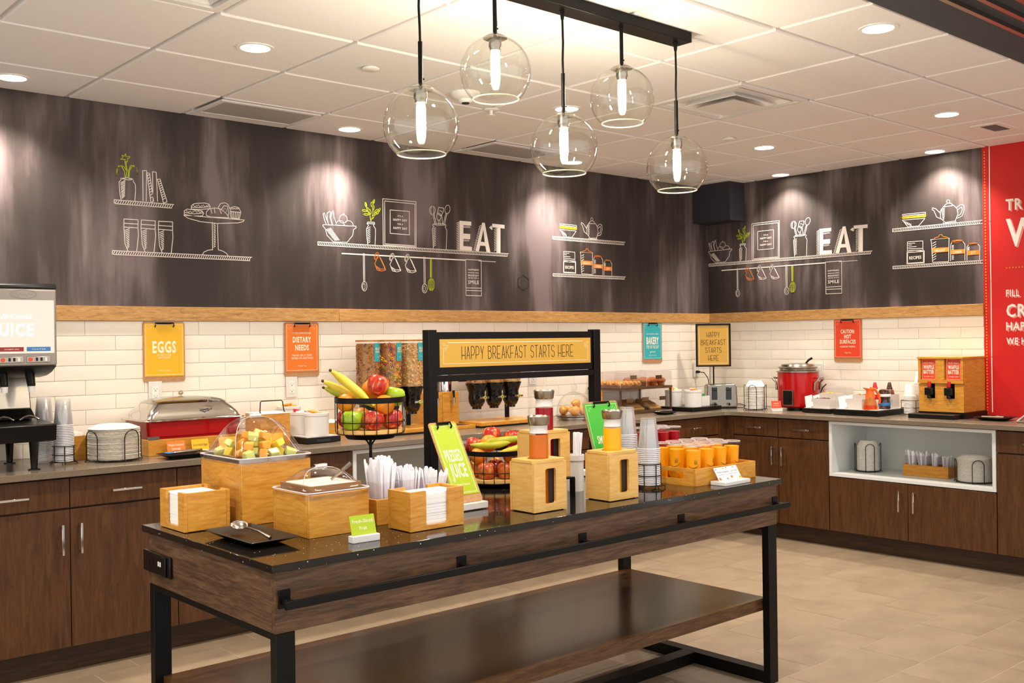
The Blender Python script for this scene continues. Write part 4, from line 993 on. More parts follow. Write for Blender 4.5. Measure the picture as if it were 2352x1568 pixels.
wire_holder('round black wire holder around a clear cup stack on the table',(-3.795,-2.615,ZT),0.0475,(0.052,0.098))
cup_stack('plastic_cup',24,(-3.540,-2.270,ZT),'clear plastic cup upside down in the tall stack behind the orange juice carafe',0.0075)

# trays of smoothie cups
def smoothie_tray(label, x0, x1, y0, y1, z, h):
    t = thing('cup_tray', label, 'tray', ((x0+x1)/2,(y0+y1)/2,z), 0, 'wooden trays of juice cups'); a, b_ = (x1-x0)/2,(y1-y0)/2; w = 0.010
    G().box(-a+w,a-w,-b_+w,b_-w,0.001,0.009).build('floor_board', mat_maple, t)
    for s in (-1,1): G().box(-a,a,*sorted((s*b_,s*(b_-w))),0,h).build('side_panel', mat_maple, t, bevel=0.001, seg=1)
    for s in (-1,1):
        x_ = sorted((s*a,s*(a-w))); L = b_-w-0.0002
        g = G().box(x_[0],x_[1],-L,L,0,h*0.36).box(x_[0],x_[1],-L,L,h*0.78,h).box(x_[0],x_[1],-L,-L*0.55,h*0.36,h*0.78).box(x_[0],x_[1],L*0.55,L,h*0.36,h*0.78)
        g.build('end_panel', mat_maple, t)
smoothie_tray('low wooden tray holding the orange juice cups',-3.648,-3.245,-2.735,-2.468,ZT,0.070)
smoothie_tray('wooden tray holding the red drink cups behind the orange ones',-3.467,-3.214,-2.35,-2.165,ZT+0.0345,0.07)
JC = {}
def juice_cup(kind, loc, label, rz):
    if kind not in JC:
        t = thing('juice_cup', '', 'juice cup'); R0,R1,hh = 0.0265,0.0345,0.148
        jm = M('mango_juice','f0a008',0.3,spec=0.2) if kind == 'orange' else M('berry_juice','960a18',0.3,spec=0.2)
        G().lathe([(0,0.002),(R0-0.001,0.002),(R1-0.003,hh-0.018),(0,hh-0.018)],24).build('juice', jm, t)
        G().lathe([(0,0.0),(R0,0.0),(R1,hh),(R1+0.0015,hh+0.001)],24).build('cup_wall', mat_jar, t)
        ld = G().lathe([(R1+0.0025,hh-0.004),(R1+0.003,hh+0.001),(R1+0.001,hh+0.004),(R1-0.003,hh+0.002),(0,hh+0.002)],24).build('lid', mat_cup, t)
        G().torus((0,0,hh+0.0025),R1+0.001,0.0013,24,5).build('lid_rim', mat_rim, ld)
        g = G(); rr = lambda z: R0+(R1-R0)*z/hh+0.0006
        def P(a,z): return (rr(z)*math.sin(a),-rr(z)*math.cos(a),z)
        def quad(a0,z0,a1,z1,w): g._add([P(a0,z0-w),P(a1,z1-w),P(a1,z1+w),P(a0,z0+w)],[(0,1,2,3)])
        for i in range(10):
            u0, u1 = -0.85+1.6*i/10, -0.85+1.6*(i+1)/10; cv = lambda u: 0.060+0.020*(u+0.1)**2
            quad(u0,cv(u0),u1,cv(u1),0.0005+0.0010*(1-abs(u0)/1.2))
        vs, fs = text_mesh('ECO',0.02)
        mx = max(v[0] for v in vs); g._add([P(0.05+(v[0]/mx)*0.42,0.078+v[1]*0.015) for v in vs],fs)
        for z_ in (0.076,0.0925): quad(0.02,z_,0.5,z_,0.0005)
        g.build('printed_logo', M('dark_green_print','3d4a1e',0.6) if kind == 'orange' else M('pale_green_print','9fae7a',0.6), t)
        JC[kind] = t
    else: t = dup(JC[kind])
    t.location = loc; t.rotation_euler = (0,0,rz); t['label'] = label; t['group'] = kind+' drink cups in trays'
rows = ('front','middle','back'); cols = ('leftmost','second from left','third from left','rightmost')
for j in range(3):
    for i in range(4): juice_cup('orange',(-3.600+i*0.085,-2.685+j*0.085,ZT+0.0095),f'orange juice cup, {cols[i]} of the {rows[j]} row in the tray',(-0.55,0.25,0.45,0.6)[i]-0.3-j*0.4)
for j in range(2):
    for i in range(3): juice_cup('red',(-3.416+i*0.0768,-2.300+j*0.080,ZT+0.0345+0.0095),f'red drink cup, {("leftmost","middle","rightmost")[i]} of the {("front","back")[j]} row in the rear tray',0.2+i*0.3-j)
# ---------------------------------------------------------------- back worktop, left to right
# juice dispenser
mat_lit = M('backlit_panel','5a4a44',0.5,emit=(1.0,0.74,0.60,1),estr=0.95)
mat_litw = M('backlit_letters','ffffff',0.5,emit=(1,0.97,0.92,1),estr=1.3)
mat_grey = M('silver_grey_plastic','8f8780',0.38,0.35)
mat_blue = M('blue_label','2c6fb0',0.5); mat_dred = M('dark_red_label','8e1c26',0.5); mat_rlab = M('red_label','c01838',0.5)
t = thing('juice_dispenser','countertop juice dispenser with glowing JUICE panel at the left edge','juice dispenser',(-5.705,-0.33,ZC))
W2_ = 0.298
for sx in (-1,1):
    for sy in (-1,1): G().lathe([(0,0),(0.026,0),(0.026,0.005),(0.014,0.008),(0.021,0.125),(0.024,0.129),(0,0.129)],16,(sx*0.212,sy*0.182)).build('leg', mat_blackg, t)
def side_prism(pts, x0, x1):   # profile in (y,z), extruded along x
    g = G(); g.prism(pts,x0,x1); g.xf(0,Matrix(((0,0,1,0),(1,0,0,0),(0,1,0,0),(0,0,0,1)))); return g
side_prism([(-0.255,0.1295),(0.23,0.1295),(0.23,0.215),(0.10,0.225),(-0.265,0.205)],-W2_+0.005,W2_-0.012).build('drip_tray', mat_blackp, t, bevel=0.006)
side_prism([(-0.02,0.216),(0.235,0.216),(0.235,0.46),(0.03,0.46),(0.0,0.30)],-W2_+0.025,W2_-0.045).build('splash_column', mat_blackp, t)
side_prism([(-0.012,0.268),(-0.006,0.268),(0.0215,0.43),(0.0155,0.43)],-W2_+0.03,W2_-0.05).build('steel_splashback', mat_steel, t)
side_prism([(-0.10,0.224),(-0.03,0.225),(-0.012,0.262),(-0.03,0.266)],-W2_+0.03,W2_-0.05).build('drip_shelf', mat_blackp, t, bevel=0.003)
g = G()
for i in range(5):
    x = -0.22+i*0.105; g.tube([(x-0.04,-0.16,0.222),(x-0.02,-0.16,0.235),(x,-0.16,0.240),(x+0.02,-0.16,0.235),(x+0.04,-0.16,0.222)],0.004,6)
g.build('cup_rest_wire', mat_steel, t)
side_prism([(-0.235,0.462),(0.235,0.462),(0.235,0.408),(0.0,0.405),(-0.10,0.415),(-0.17,0.432),(-0.225,0.456)],-W2_,W2_).build('nozzle_hood', mat_blackp, t, bevel=0.008)
bd = side_prism([(-0.238,0.4625),(0.238,0.4625),(0.238,0.810),(-0.225,0.810),(-0.238,0.795)],-W2_,W2_).build('cabinet_body', mat_grey, t, bevel=0.006)
side_prism([(-0.240,0.800),(0.240,0.8105),(0.240,0.822),(-0.222,0.824),(-0.240,0.812)],-W2_-0.001,W2_+0.001).build('top_cap', mat_blackp, t, bevel=0.004)
pn = G().box(-W2_+0.012,W2_-0.012,-0.2405,-0.2385,0.517,0.750).build('backlit_panel', mat_lit, t)
fr = frame((0,-0.2410,0),(1,0,0),(0,0,1))
G().text2(fr,'7 JUICE',0.200,0.622,0.052,0.215,bold=0.03,align='R').text2(fr,'THIRST QUENCHING',0.192,0.678,0.020,0.245,bold=0.01,align='R').build('lettering', mat_litw, pn)
for i,(m,s) in enumerate(((mat_blue,'WATER'),(mat_dred,'CRANBERRY JUICE'),(mat_rlab,'APPLE JUICE'),(mat_org,'ORANGE JUICE'))):
    xc = 0.220-i*0.112; l = G().box(xc-0.050,xc+0.050,-0.2413,-0.2407,0.526,0.545).build('flavour_label', m, pn)
    f2 = frame((0,-0.2417,0),(1,0,0),(0,0,1)); G().text2(f2,s,xc,0.5355,0.006,0.06).build('lettering', mat_white, l)
    k = G().box(xc-0.050,xc+0.050,-0.2415,-0.2385,0.477,0.503).build('button_panel', mat_steel, t, bevel=0.002)
    G().cyl((xc-0.035,-0.2416,0.490),(xc-0.035,-0.2435,0.490),0.009,14).build('red_button', mat_redp, k)
    for j in range(3): G().box(xc-0.013+j*0.019,xc-0.004+j*0.019,-0.243,-0.2416,0.483,0.498).build('button', mat_blackp if j<2 else mat_white, k)
    nz = G().cyl((xc-0.01,-0.14,0.43),(xc-0.01,-0.165,0.372),0.021,16,0.017).build('nozzle', mat_blackp, t); G().cyl((xc-0.01,-0.165,0.3715),(xc-0.01,-0.165,0.345),0.015,14,0.013).build('nozzle_tip', mat_white, nz)
g = G(); f3 = frame((0.16,-0.2388,0.775),(1,0,0),(0,0,1)); el = [(0.055*math.cos(2*PI*i/24),0.020*math.sin(2*PI*i/24)) for i in range(25)]
g.stroke2(f3,el,0.0012); g.stroke2(f3,[(x*0.92,y*0.86) for x,y in el],0.001); g.stroke2(f3,[(-0.04,-0.002),(-0.03,0.009),(-0.026,-0.008),(-0.012,0.003),(-0.004,-0.006),(0.006,0.004),(0.012,-0.008),(0.02,0.004),(0.03,-0.004),(0.04,0.003)],0.0012)
g.build('oval_emblem', M('emblem_grey','6f6862',0.35,0.4), t)
kz = 0.583
kp = G().cyl((W2_+0.0,-0.03,kz),(W2_+0.012,-0.03,kz),0.008,12).tube([(W2_+0.012,-0.03,kz),(W2_+0.036,-0.03,kz),(W2_+0.040,-0.03,kz-0.012)],0.0012,6).build('lock', mat_steel, t)
G().lathe([(0,-0.002),(0.011,-0.002),(0.011,0.002),(0,0.002)],14).xf(0,Matrix.Translation((W2_+0.040,-0.03,kz-0.026)) @ Matrix.Rotation(PI/2,4,'X')).box(W2_+0.0375,W2_+0.0425,-0.0315,-0.0285,kz-0.062,kz-0.034).build('key', mat_wire, kp)
# cup stack in holder
cup_stack('plastic_cup',22,(-5.322,-0.375,ZC+0.0145),'clear plastic cup upside down in the stack beside the juice dispenser',0.0078)
wire_holder('round black wire holder around the cup stack beside the juice dispenser',(-5.322,-0.375,ZC),0.048,(0.045,0.085))
cup_stack('plastic_cup',25,(-5.36,-0.22,ZC),'clear plastic cup upside down in the taller stack half hidden by the juice dispenser',0.0077)
# little wooden box of paper sleeves
t = thing('wooden_box','small wooden box of paper sleeves between cup stack and plates','box',(-5.212,-0.215,ZC))
for s in (-1,1): G().box(*sorted((s*0.034,s*0.026)),-0.075,0.075,0,0.118).build('side_panel', mat_maple, t, bevel=0.001, seg=1); G().box(-0.0258,0.0258,*sorted((s*0.075,s*0.067)),0,0.118).build('side_panel', mat_maple, t)
G().box(-0.0258,0.0258,-0.0668,0.0668,0.0,0.008).build('floor_board', mat_maple, t)
s0 = None
for i in range(9):
    if s0 is None: s0 = G().box(-0.02,0.02,-0.0025,0.0025,0,0.125).build('paper_sleeve', mat_paper); o = s0
    else: o = s0.copy(); COL.objects.link(o)
    o.location = (-5.212,-0.215-0.05+i*0.012,ZC+0.0085); o.rotation_euler = (-0.12,0,0); tag(o,'cream paper sleeve standing in the small wooden box','paper sleeve','paper sleeves in the small wooden box')
# stacks of fibre plates and bowls in wire racks
PL = {}
def dish_stack(kind, n, loc, R, depth, pitch, label, mat, inv):
    key = (kind,R)
    for i in range(n):
        if key not in PL:
            p = [(0,depth),(R*0.60,depth),(R*0.68,depth*0.86),(R*0.95,0.004),(R,0.002),(R,0.0),(R*0.93,0.0008),(R*0.66,depth*0.86-0.0022),(R*0.58,depth-0.0022),(0,depth-0.0022)]
            if not inv: p = [(r,depth-z) for r,z in p][::-1]
            PL[key] = G().lathe(p,28).build(kind, mat); o = PL[key]
        else: o = PL[key].copy(); COL.objects.link(o)
        o.location = (loc[0]+random.uniform(-.0012,.0012),loc[1]+random.uniform(-.0012,.0012),loc[2]+i*pitch); o.rotation_euler = (0,0,i*1.3)
        tag(o,label,'plate' if 'plate' in kind else 'bowl',label.split(' in the')[0]+' near '+label.split(' ')[-1])
def arch_rack(label, loc, R, h, n=4, rz=0.0, wide=0.5):
    t = thing('wire_rack', label, 'wire rack', loc, rz)
    G().torus((0,0,0.010),R,0.0025,32,6).build('hoop', mat_wire, t)
    a0 = None
    for i in range(n):
        if a0 is None:
            pts = []; hw = wide*R*0.5; top = h
            arc = [(-hw,0.012),(-hw,top-hw)]+[(-hw*math.cos(PI*k/8),top-hw+hw*math.sin(PI*k/8)) for k in range(1,8)]+[(hw,top-hw),(hw,0.012)]
            pts = [(math.sqrt(max(R*R-x*x,1e-6))+0.003,x,z) for x,z in arc]
            a0 = G().tube([(pts[0][0]+0.008,pts[0][1],0.0025)]+pts+[(pts[-1][0]+0.008,pts[-1][1],0.0025)],0.0025,6).build('wire_arch', mat_wire, t); o = a0
        else: o = a0.copy(); COL.objects.link(o); o.parent = t
        o.rotation_euler = (0,0,2*PI*i/n)
    for a in (0,PI/2): G().tube([(R*math.cos(a),R*math.sin(a),0.010),(-R*math.cos(a),-R*math.sin(a),0.010)],0.0025,6).build('cross_wire', mat_wire, t)
    return t
arch_rack('black wire rack of plates beside the red chafing dish',(-5.098,-0.400,ZC),0.127,0.150,4,math.radians(-72),0.62)
dish_stack('fibre_plate',24,(-5.098,-0.400,ZC+0.0128),0.118,0.020,0.0061,'pale fibre plate in the rack beside the chafing dish',mat_fibre,True)
# chafing dish
t = thing('chafing_dish','red chafing dish with chrome dome lid on a wooden base','chafing dish',(-4.675,-0.225,ZC)); a, b_ = 0.248,0.152
G().box(-a,a,-b_,b_,0.0,0.080).build('wooden_base', mat_maple, t, bevel=0.002)
G().box(-a-0.001,-a+0.055,-b_-0.002,-b_+0.002,0.081,0.096).build('metal_strip', mat_steel, t)
g = G(); rows = []
for (p,q,z) in ((a-0.012,b_-0.012,0.0805),(a-0.012,b_-0.012,0.092),(a-0.004,b_-0.004,0.094),(a+0.002,b_+0.002,0.168)): rows.append([(x,y,z) for x,y in rrect(-p,p,-q,q,0.025,4)])
n = len(rows[0]); g._add([q for r in rows for q in r],[tuple(range(n-1,-1,-1))]+[(k*n+i,k*n+(i+1)%n,(k+1)*n+(i+1)%n,(k+1)*n+i) for k in range(3) for i in range(n)]+[tuple(3*n+i for i in range(n))]); g.build('red_body', mat_red, t)
G().ring(rrect(-a-0.02,a+0.02,-b_-0.018,b_+0.018,0.03,4),rrect(-a+0.02,a-0.02,-b_+0.02,b_-0.02,0.02,4),0.1685,0.176).build('chrome_rim', mat_chrome, t, bevel=0.002)
def loft(rows, cap=True):
    g = G(); n = len(rows[0]); fs = [(k*n+i,k*n+(i+1)%n,(k+1)*n+(i+1)%n,(k+1)*n+i) for k in range(len(rows)-1) for i in range(n)]
    if cap: fs.append(tuple((len(rows)-1)*n+i for i in range(n)))
    g._add([q for r in rows for q in r],fs); return g
rows = []
for (s,z,r) in ((1.03,0.1765,0.03),(1.0,0.182,0.03),(0.97,0.200,0.035),(0.90,0.225,0.05),(0.84,0.242,0.06),(0.80,0.252,0.06)): rows.append([(x,y,z) for x,y in rrect(-a*s,a*s,-b_*s,b_*s,r,5)])
ld = loft(rows,False).build('dome_lid', mat_chrome, t, angle=50)
mat_rollc = CLEAR('smoked_lid_window',(0.75,0.72,0.66,1),1.5,0.03,2.4)
rows = []
for (s,z,r) in ((0.80,0.252,0.06),(0.70,0.266,0.06),(0.50,0.277,0.05),(0.25,0.282,0.03),(0.05,0.283,0.005)): rows.append([(x,y,z) for x,y in rrect(-a*s,a*s,-b_*s,b_*s,max(r*s,0.004),5)])
loft(rows).build('lid_window', mat_rollc, ld, angle=60)
G().ball((-0.0,0.03,0.298),(0.014,0.014,0.012),12,8).cyl((0,0.03,0.280),(0,0.03,0.292),0.006,8).build('lid_knob', mat_chrome, ld)
G().tube([(0.03,-b_*0.93,0.214),(0.055,-b_*1.08,0.222),(0.085,-b_*0.93,0.218)],[0.006,0.008,0.006],8).build('lid_handle', mat_chrome, ld)
eg = G().rbox(-0.19,0.19,-0.11,0.11,0,0.055,0.04).build('scrambled_eggs', M('scrambled_egg','d9b52e',0.6,bump=(40,0.9,0.01)), loc=(-4.675,-0.225,ZC+0.1690), bevel=0.02); tag(eg,'yellow scrambled eggs under the chafing dish lid','eggs'); eg['kind'] = 'stuff'
# black tray with tongs and food name cards in front of it
square_plate('black rectangular tray with tongs in front of the chafing dish',(-4.812,-0.545,ZC),0.115,0.075,0.022,0.05,mat_blackp)
def tongs(label, loc, rz, L=0.2, tip=None):
    t = thing('serving_tongs', label, 'tongs', loc, rz)
    for s in (-1,1):
        G().tube([(0,s*0.004,0.010),(L*0.3,s*0.016,0.010),(L*0.75,s*0.014,0.010),(L*0.92,s*0.010,0.008)],[0.005,0.006,0.005,0.004],8).build('arm', mat_steel, t)
        G().ball((L*0.96,s*0.011,0.009),(0.02,0.009,0.005),10,6).build('scoop', tip or mat_steel, t)
    G().cyl((-0.004,0,0.004),(-0.004,0,0.016),0.008,12).build('hinge', mat_steel, t); return t
tongs('steel tongs with blue tips lying on the black tray by the chafing dish',(-4.73,-0.535,ZC+0.020),PI+0.1,0.17,mat_blue)
def food_card(label, x, y, z, rz, m, lines, w=0.092, h=0.056):
    t = thing('food_card', label, 'name card', (x,y,z), rz, 'food name cards on the back worktop')
    G().box(-w*0.42,w*0.42,-0.011,0.011,0.0,0.016).build('base', mat_white, t, bevel=0.001, seg=1)
    mt = Matrix.Translation((0,0,0.0165)) @ Matrix.Rotation(math.radians(-14),4,'X')
    c = G().box(-w/2,w/2,-0.0006,0.0006,0,h).xf(0,mt).build('card', m, t)
    if lines:
        fr = frame(mt @ Vector((0,-0.001,0)),(1,0,0),mt.to_3x3() @ Vector((0,0,1))); g = G()
        for i,s in enumerate(lines): g.text2(fr,s,0,h*(0.66-0.33*i) if len(lines)>1 else h*0.5,h*0.20,w*(0.84 if i == 0 else 0.5))
        g.build('lettering', mat_cream if m is mat_org else mat_ink, c)
    return t
food_card('orange food card reading Maple-Smoked Sausage',-4.800,-0.425,ZC,0.0,mat_org,('Maple-Smoked','Sausage'))
food_card('yellow food card reading Scrambled Eggs',-4.672,-0.420,ZC,0.06,mat_yel,('Scrambled Eggs',))
food_card('yellow food card partly hidden behind the left side of the melon dome',-4.525,-0.420,ZC,0.0,mat_yel,())
food_card('yellow food card in front of the wire-handled wooden box',-4.255,-0.425,ZC,0.0,mat_yel,())
tongs('steel tongs lying between the yellow food cards',(-4.50,-0.50,ZC),PI-0.1,0.2)
# wooden box with wire-handled lid
t = thing('lidded_wooden_box','wooden box with pale lid and wire handle beside the chafing dish','box',(-4.215,-0.262,ZC))
for s in (-1,1): G().box(-0.087,0.087,*sorted((s*0.087,s*0.077)),0,0.168).build('side_panel', mat_maple, t); G().box(*sorted((s*0.087,s*0.077)),-0.0768,0.0768,0,0.168).build('side_panel', mat_maple, t)
ld = G().box(-0.089,0.089,-0.089,0.089,0.1685,0.174).build('lid', mat_whitem, t, bevel=0.001, seg=1)
G().tube([(-0.072,-0.06,0.176),(-0.072,-0.05,0.178),(-0.066,-0.045,0.232),(-0.060,-0.045,0.238),(0.060,-0.045,0.238),(0.066,-0.045,0.232),(0.072,-0.05,0.178),(0.072,-0.06,0.176)],0.003,8).build('wire_handle', mat_wire, ld)
# crocks of condiments on a black tray
def serving_tray(label, x0, x1, y0, y1, h=0.034, slot='y', liner=True):
    t = thing('black_tray', label, 'tray', ((x0+x1)/2,(y0+y1)/2,ZC)); a, b_ = (x1-x0)/2,(y1-y0)/2
    G().box(-a,a,-b_,b_,0.003,h).build('tray_body', mat_blackp, t, bevel=0.002)
    if slot == 'y': G().box(-a*0.4,a*0.4,-b_-0.0006,-b_+0.002,h*0.25,h*0.62).build('grip_slot', mat_blackg, t)
    else: G().box(-a-0.0006,-a+0.002,-b_*0.35,b_*0.35,h*0.25,h*0.62).build('grip_slot', mat_blackg, t)
    if liner: G().box(-a+0.012,a-0.012,-b_+0.012,b_-0.012,h+0.0002,h+0.004).build('white_liner', mat_white, t)
    return t
def crock(label, loc, R, h, colors, seed, raise_=0.0):
    t = thing('white_crock', label, 'crock', loc, 0, 'white ribbed condiment crocks'); n = 48
    out = [((R*0.965+0.0008*math.cos(i*PI))*math.cos(2*PI*i/n),(R*0.965+0.0008*math.cos(i*PI))*math.sin(2*PI*i/n)) for i in range(n)]
    G().shell(out,circ(R*0.90,n),0,h*0.86).build('crock_body', mat_white, t)
    G().ring(circ(R,n),circ(R*0.90,n),h*0.8605,h).build('crock_rim', mat_white, t, bevel=0.002)
    r = random.Random(seed); p0 = {}
    for i in range(14):
        k = i%len(colors)
        if k not in p0: p0[k] = G().box(-0.017,0.017,-0.010,0.010,-0.006,0.006).build('condiment_cup', colors[k], bevel=0.003); o = p0[k]
        else: o = p0[k].copy(); COL.objects.link(o)
        an = r.uniform(0,6.28); q = r.uniform(0,R*0.55) if i > 5 else R*0.5
        if i <= 5: an = i*PI/3
        o.location = (loc[0]+q*math.cos(an),loc[1]+q*math.sin(an),loc[2]+h*0.90+(i//6)*0.010); o.rotation_euler = (r.uniform(-.4,.4),r.uniform(-.4,.4),r.uniform(0,3)); tag(o,'small condiment portion heaped in the '+label.split(' on ')[0],'condiment cup','portions in the '+label.split(' on ')[0])
cp = [M('honey_pack','d9962f',0.3),M('peach_pack','e8c9a0',0.3),M('berry_pack','b5222a',0.3)]
serving_tray('black tray carrying three white crocks left of the cereal dispensers',-4.085,-3.870,-0.448,-0.016)
crock('front white crock beside the tall fruit basket on the black tray',(-3.977,-0.372,ZC+0.0385),0.069,0.125,cp[:2],1)
crock('middle white crock with red and white packets on the black tray',(-3.985,-0.226,ZC+0.0385),0.069,0.125,[cp[2],cp[1],mat_white],2)
G().box(-0.065,0.065,-0.06,0.06,0,0.026).build('crock_block', mat_white, loc=(-3.985,-0.085,ZC+0.0385)); tag(bpy.data.objects['crock_block'],'white block lifting the rear crock','block')
crock('rear raised white crock nearest the wall on the black tray',(-3.985,-0.085,ZC+0.0650),0.067,0.125,cp[:1],3)
# eggs in a wooden crate
t = thing('egg_crate','low wooden crate of white eggs behind the fruit basket','crate',(-3.768,-0.115,ZC))
for s in (-1,1): G().box(-0.105,0.105,*sorted((s*0.08,s*0.07)),0,0.085).build('side_panel', mat_maple, t); G().box(*sorted((s*0.105,s*0.095)),-0.0698,0.0698,0,0.085).build('side_panel', mat_maple, t)
G().box(-0.0948,0.0948,-0.0698,0.0698,0,0.045).build('floor_board', mat_maple, t)
e0 = None; mat_egg = M('egg_shell','efe6d4',0.5)
for i in range(4):
    for j in range(3):
        if e0 is None: e0 = G().lathe([(0,-0.027),(0.012,-0.023),(0.019,-0.012),(0.0215,0),(0.018,0.015),(0.010,0.025),(0,0.028)],16).build('egg', mat_egg); o = e0
        else: o = e0.copy(); COL.objects.link(o)
        o.location = (-3.768-0.066+i*0.044,-0.115-0.044+j*0.044,ZC+0.072); o.rotation_euler = (0.3*(j-1),0.2,0); tag(o,'white egg in the low wooden crate','egg','white eggs in the crate')
# cereal dispensers
mat_wlid = WOOD('bamboo_lid','8a5c26','a87436','bd8a49',(1,6,6),0.4)
loopc = [M('loop_red','c2352a',0.6),M('loop_orange','e08a1e',0.6),M('loop_yellow','e5c23a',0.6),M('loop_purple','6d3a5e',0.6),M('loop_green','7e9434',0.6)]
mat_flake = M('bran_flake','b07836',0.7); mat_flake2 = M('bran_flake_dark','6d4420',0.7); mat_wheat = M('wheat_flake','c79a58',0.7); mat_wheat2 = M('wheat_flake_pale','dcb778',0.7)
def cereal_fill(kind, R, z0, z1, seed):
    r = random.Random(seed); g = G()
    g.mat(5 if kind == 'loops' else 0); g.lathe([(0,z0),(R*0.93,z0),(R*0.93,z1),(0,z1)],20)
    n = 300 if kind == 'loops' else 520
    for i in range(n):
        a = r.uniform(0,2*PI); z = r.uniform(z0+0.006,z1-0.004); k = len(g.v)
        if kind == 'loops':
            g.mat(r.randrange(5)); s = 0.0072
            q = [(s*math.cos(2*PI*j/8),s*math.sin(2*PI*j/8),0) for j in range(8)]; g.tube(q,0.0027,4,True)
        else:
            g.mat(r.choice((0,0,1))); s = 0.0085
            g._add([(-s,-s*.6,0.001),(s*.2,-s*.9,-.001),(s,0,.002),(s*.3,s*.8,-.001),(-s*.8,s*.5,.001),(0,0,.004)],[(0,1,5),(1,2,5),(2,3,5),(3,4,5),(4,0,5)])
        m = Matrix.Translation((R*0.95*math.cos(a),R*0.95*math.sin(a),z)) @ Matrix.Rotation(a,4,'Z') @ Matrix.Rotation(PI/2+r.uniform(-.5,.5),4,'Y') @ Matrix.Rotation(r.uniform(0,3),4,'Z') @ Matrix.Rotation(r.uniform(-.35,.35),4,'X')
        g.xf(k,m)
    return g
KL = (('RAISIN BRAN','flakes'),('FROOT LOOPS','loops'),('RICE KRISPIES','wheat'))
def cereal_unit(ul, xs, y, base_x0, base_x1, tags, post_x):
    t = thing('cereal_stand', ul, 'cereal stand', ((xs[0]+xs[2])/2,y,ZC)); cx = (xs[0]+xs[2])/2
    bt = G().box(base_x0-cx,base_x1-cx,-0.15,0.16,0.004,0.034).build('base_tray', mat_maple, t, bevel=0.002)
    G().box(base_x0-cx-0.002,base_x1-cx+0.002,-0.152,0.162,0.0,0.012).build('base_plinth', mat_blackp, t)
    G().box(post_x-cx-0.011,post_x-cx+0.011,0.078,0.10,0.0345,0.285).build('post', mat_black, t)
    G().box(xs[0]-cx-0.07,xs[2]-cx+0.07,0.078,0.10,0.286,0.30).build('cross_arm', mat_black, t)
    for k,x in enumerate(xs):
        c = thing('cereal_dispenser', tags[k], 'cereal dispenser', (x,y,ZC+0.110), 0, 'clear cereal dispensers with black valves'); R = 0.069
        G().lathe([(0.030,0.0),(0.030,0.012),(0.040,0.020),(0.052,0.045),(0.055,0.075),(0.052,0.105),(0.068,0.150),(0.072,0.158),(0.072,0.166),(0.068,0.166)],28).build('valve_funnel', mat_blackg, c)
        w = G().cyl((0,-0.050,0.075),(0,-0.085,0.075),0.012,14).box(-0.036,0.036,-0.082,-0.076,0.069,0.081).build('turn_key', mat_chrome, c)
        G().torus((0,-0.0855,0.075),0.009,0.003,16,6,1).build('key_ring', mat_lime, w)
        kd = KL[k][1]
        mats = loopc+[mat_flake] if kd == 'loops' else ([mat_flake,mat_flake2] if kd == 'flakes' else [mat_wheat,mat_wheat2])
        cf = cereal_fill(kd,R,0.168,0.430,k+len(tags[0])).build('cereal_fill', mats, c); cf['kind'] = 'stuff'
        G().lathe([(R,0.167),(R,0.440)],32).build('clear_tube', mat_clear, c)
        G().lathe([(0,0.4405),(R+0.003,0.4405),(R+0.003,0.450),(0,0.450)],32).build('wooden_lid', mat_wlid, c)
        g = G(); lb = G()
        def P(a_,z): return ((R+0.0012)*math.sin(a_),-(R+0.0012)*math.cos(a_),z)
        N = 8; a0_, a1_ = 0.0,0.95
        lb._add([P(a0_+(a1_-a0_)*i/N,z) for z in (0.325,0.432) for i in range(N+1)],[(i,i+1,N+2+i,N+1+i) for i in range(N)])
        l_ = lb.build('teal_label', mat_teal, c)
        for s,z,h_,wd in (("KELLOGG'S",0.392,0.014,0.74),(KL[k][0],0.376,0.011,0.74),('enjoy',0.348,0.004,0.4)):
            vs,fs = text_mesh(s,0.02); mx = max(v[0] for v in vs); R_ = 0.0006
            g._add([tuple(Vector(P(a0_+(a1_-a0_)*(0.5-wd/2+wd*v[0]/mx),z+v[1]*h_/0.73))*1.0+Vector((0,0,0))+Vector(P(a0_+(a1_-a0_)*0.5,0)).normalized()*R_) for v in vs],fs)
        g.build('lettering', mat_cream, l_)
pos = ('leftmost','middle','rightmost')
cereal_unit('wooden based stand of three cereal dispensers behind the tall fruit basket',(-3.555,-3.398,-3.240),-0.25,-3.65,-3.10,[f'{pos[k]} cereal dispenser left of the sign frame, filled with {("brown flakes","coloured rings","pale puffs")[k]}' for k in range(3)],-3.205)
cereal_unit('wooden based stand of three cereal dispensers behind the sign frame',(-2.714,-2.568,-2.422),-0.23,-2.80,-2.28,[f'{pos[k]} cereal dispenser behind the sign frame, filled with {("brown flakes","coloured rings","pale puffs")[k]}' for k in range(3)],-2.378)
# milk dispensers between them
for k,(x0,x1) in enumerate(((-3.072,-2.944),(-2.942,-2.812))):
    t = thing('milk_dispenser',f'wooden box drink dispenser with chrome cylinder and tap, {("left","right")[k]} of the pair','drink dispenser',((x0+x1)/2,-0.095,ZC),0,'wooden drink dispensers'); a = (x1-x0)/2
    G().box(-a,a,-0.075,0.075,0.0,0.225).build('wooden_body', mat_maple, t, bevel=0.0015, seg=1)
    G().lathe([(0,0.2255),(0.055,0.2255),(0.055,0.46),(0.050,0.47),(0,0.475)],28).build('chrome_cylinder', mat_chrome, t)
    tp = G().cyl((0,-0.0755,0.175),(0,-0.110,0.178),0.008,12).cyl((0,-0.108,0.190),(0,-0.108,0.142),0.011,14,0.007).build('tap', mat_chrome, t); G().cyl((0,-0.108,0.1905),(0.0,-0.102,0.235),0.006,10,0.009).build('tap_lever', mat_blackp, tp)
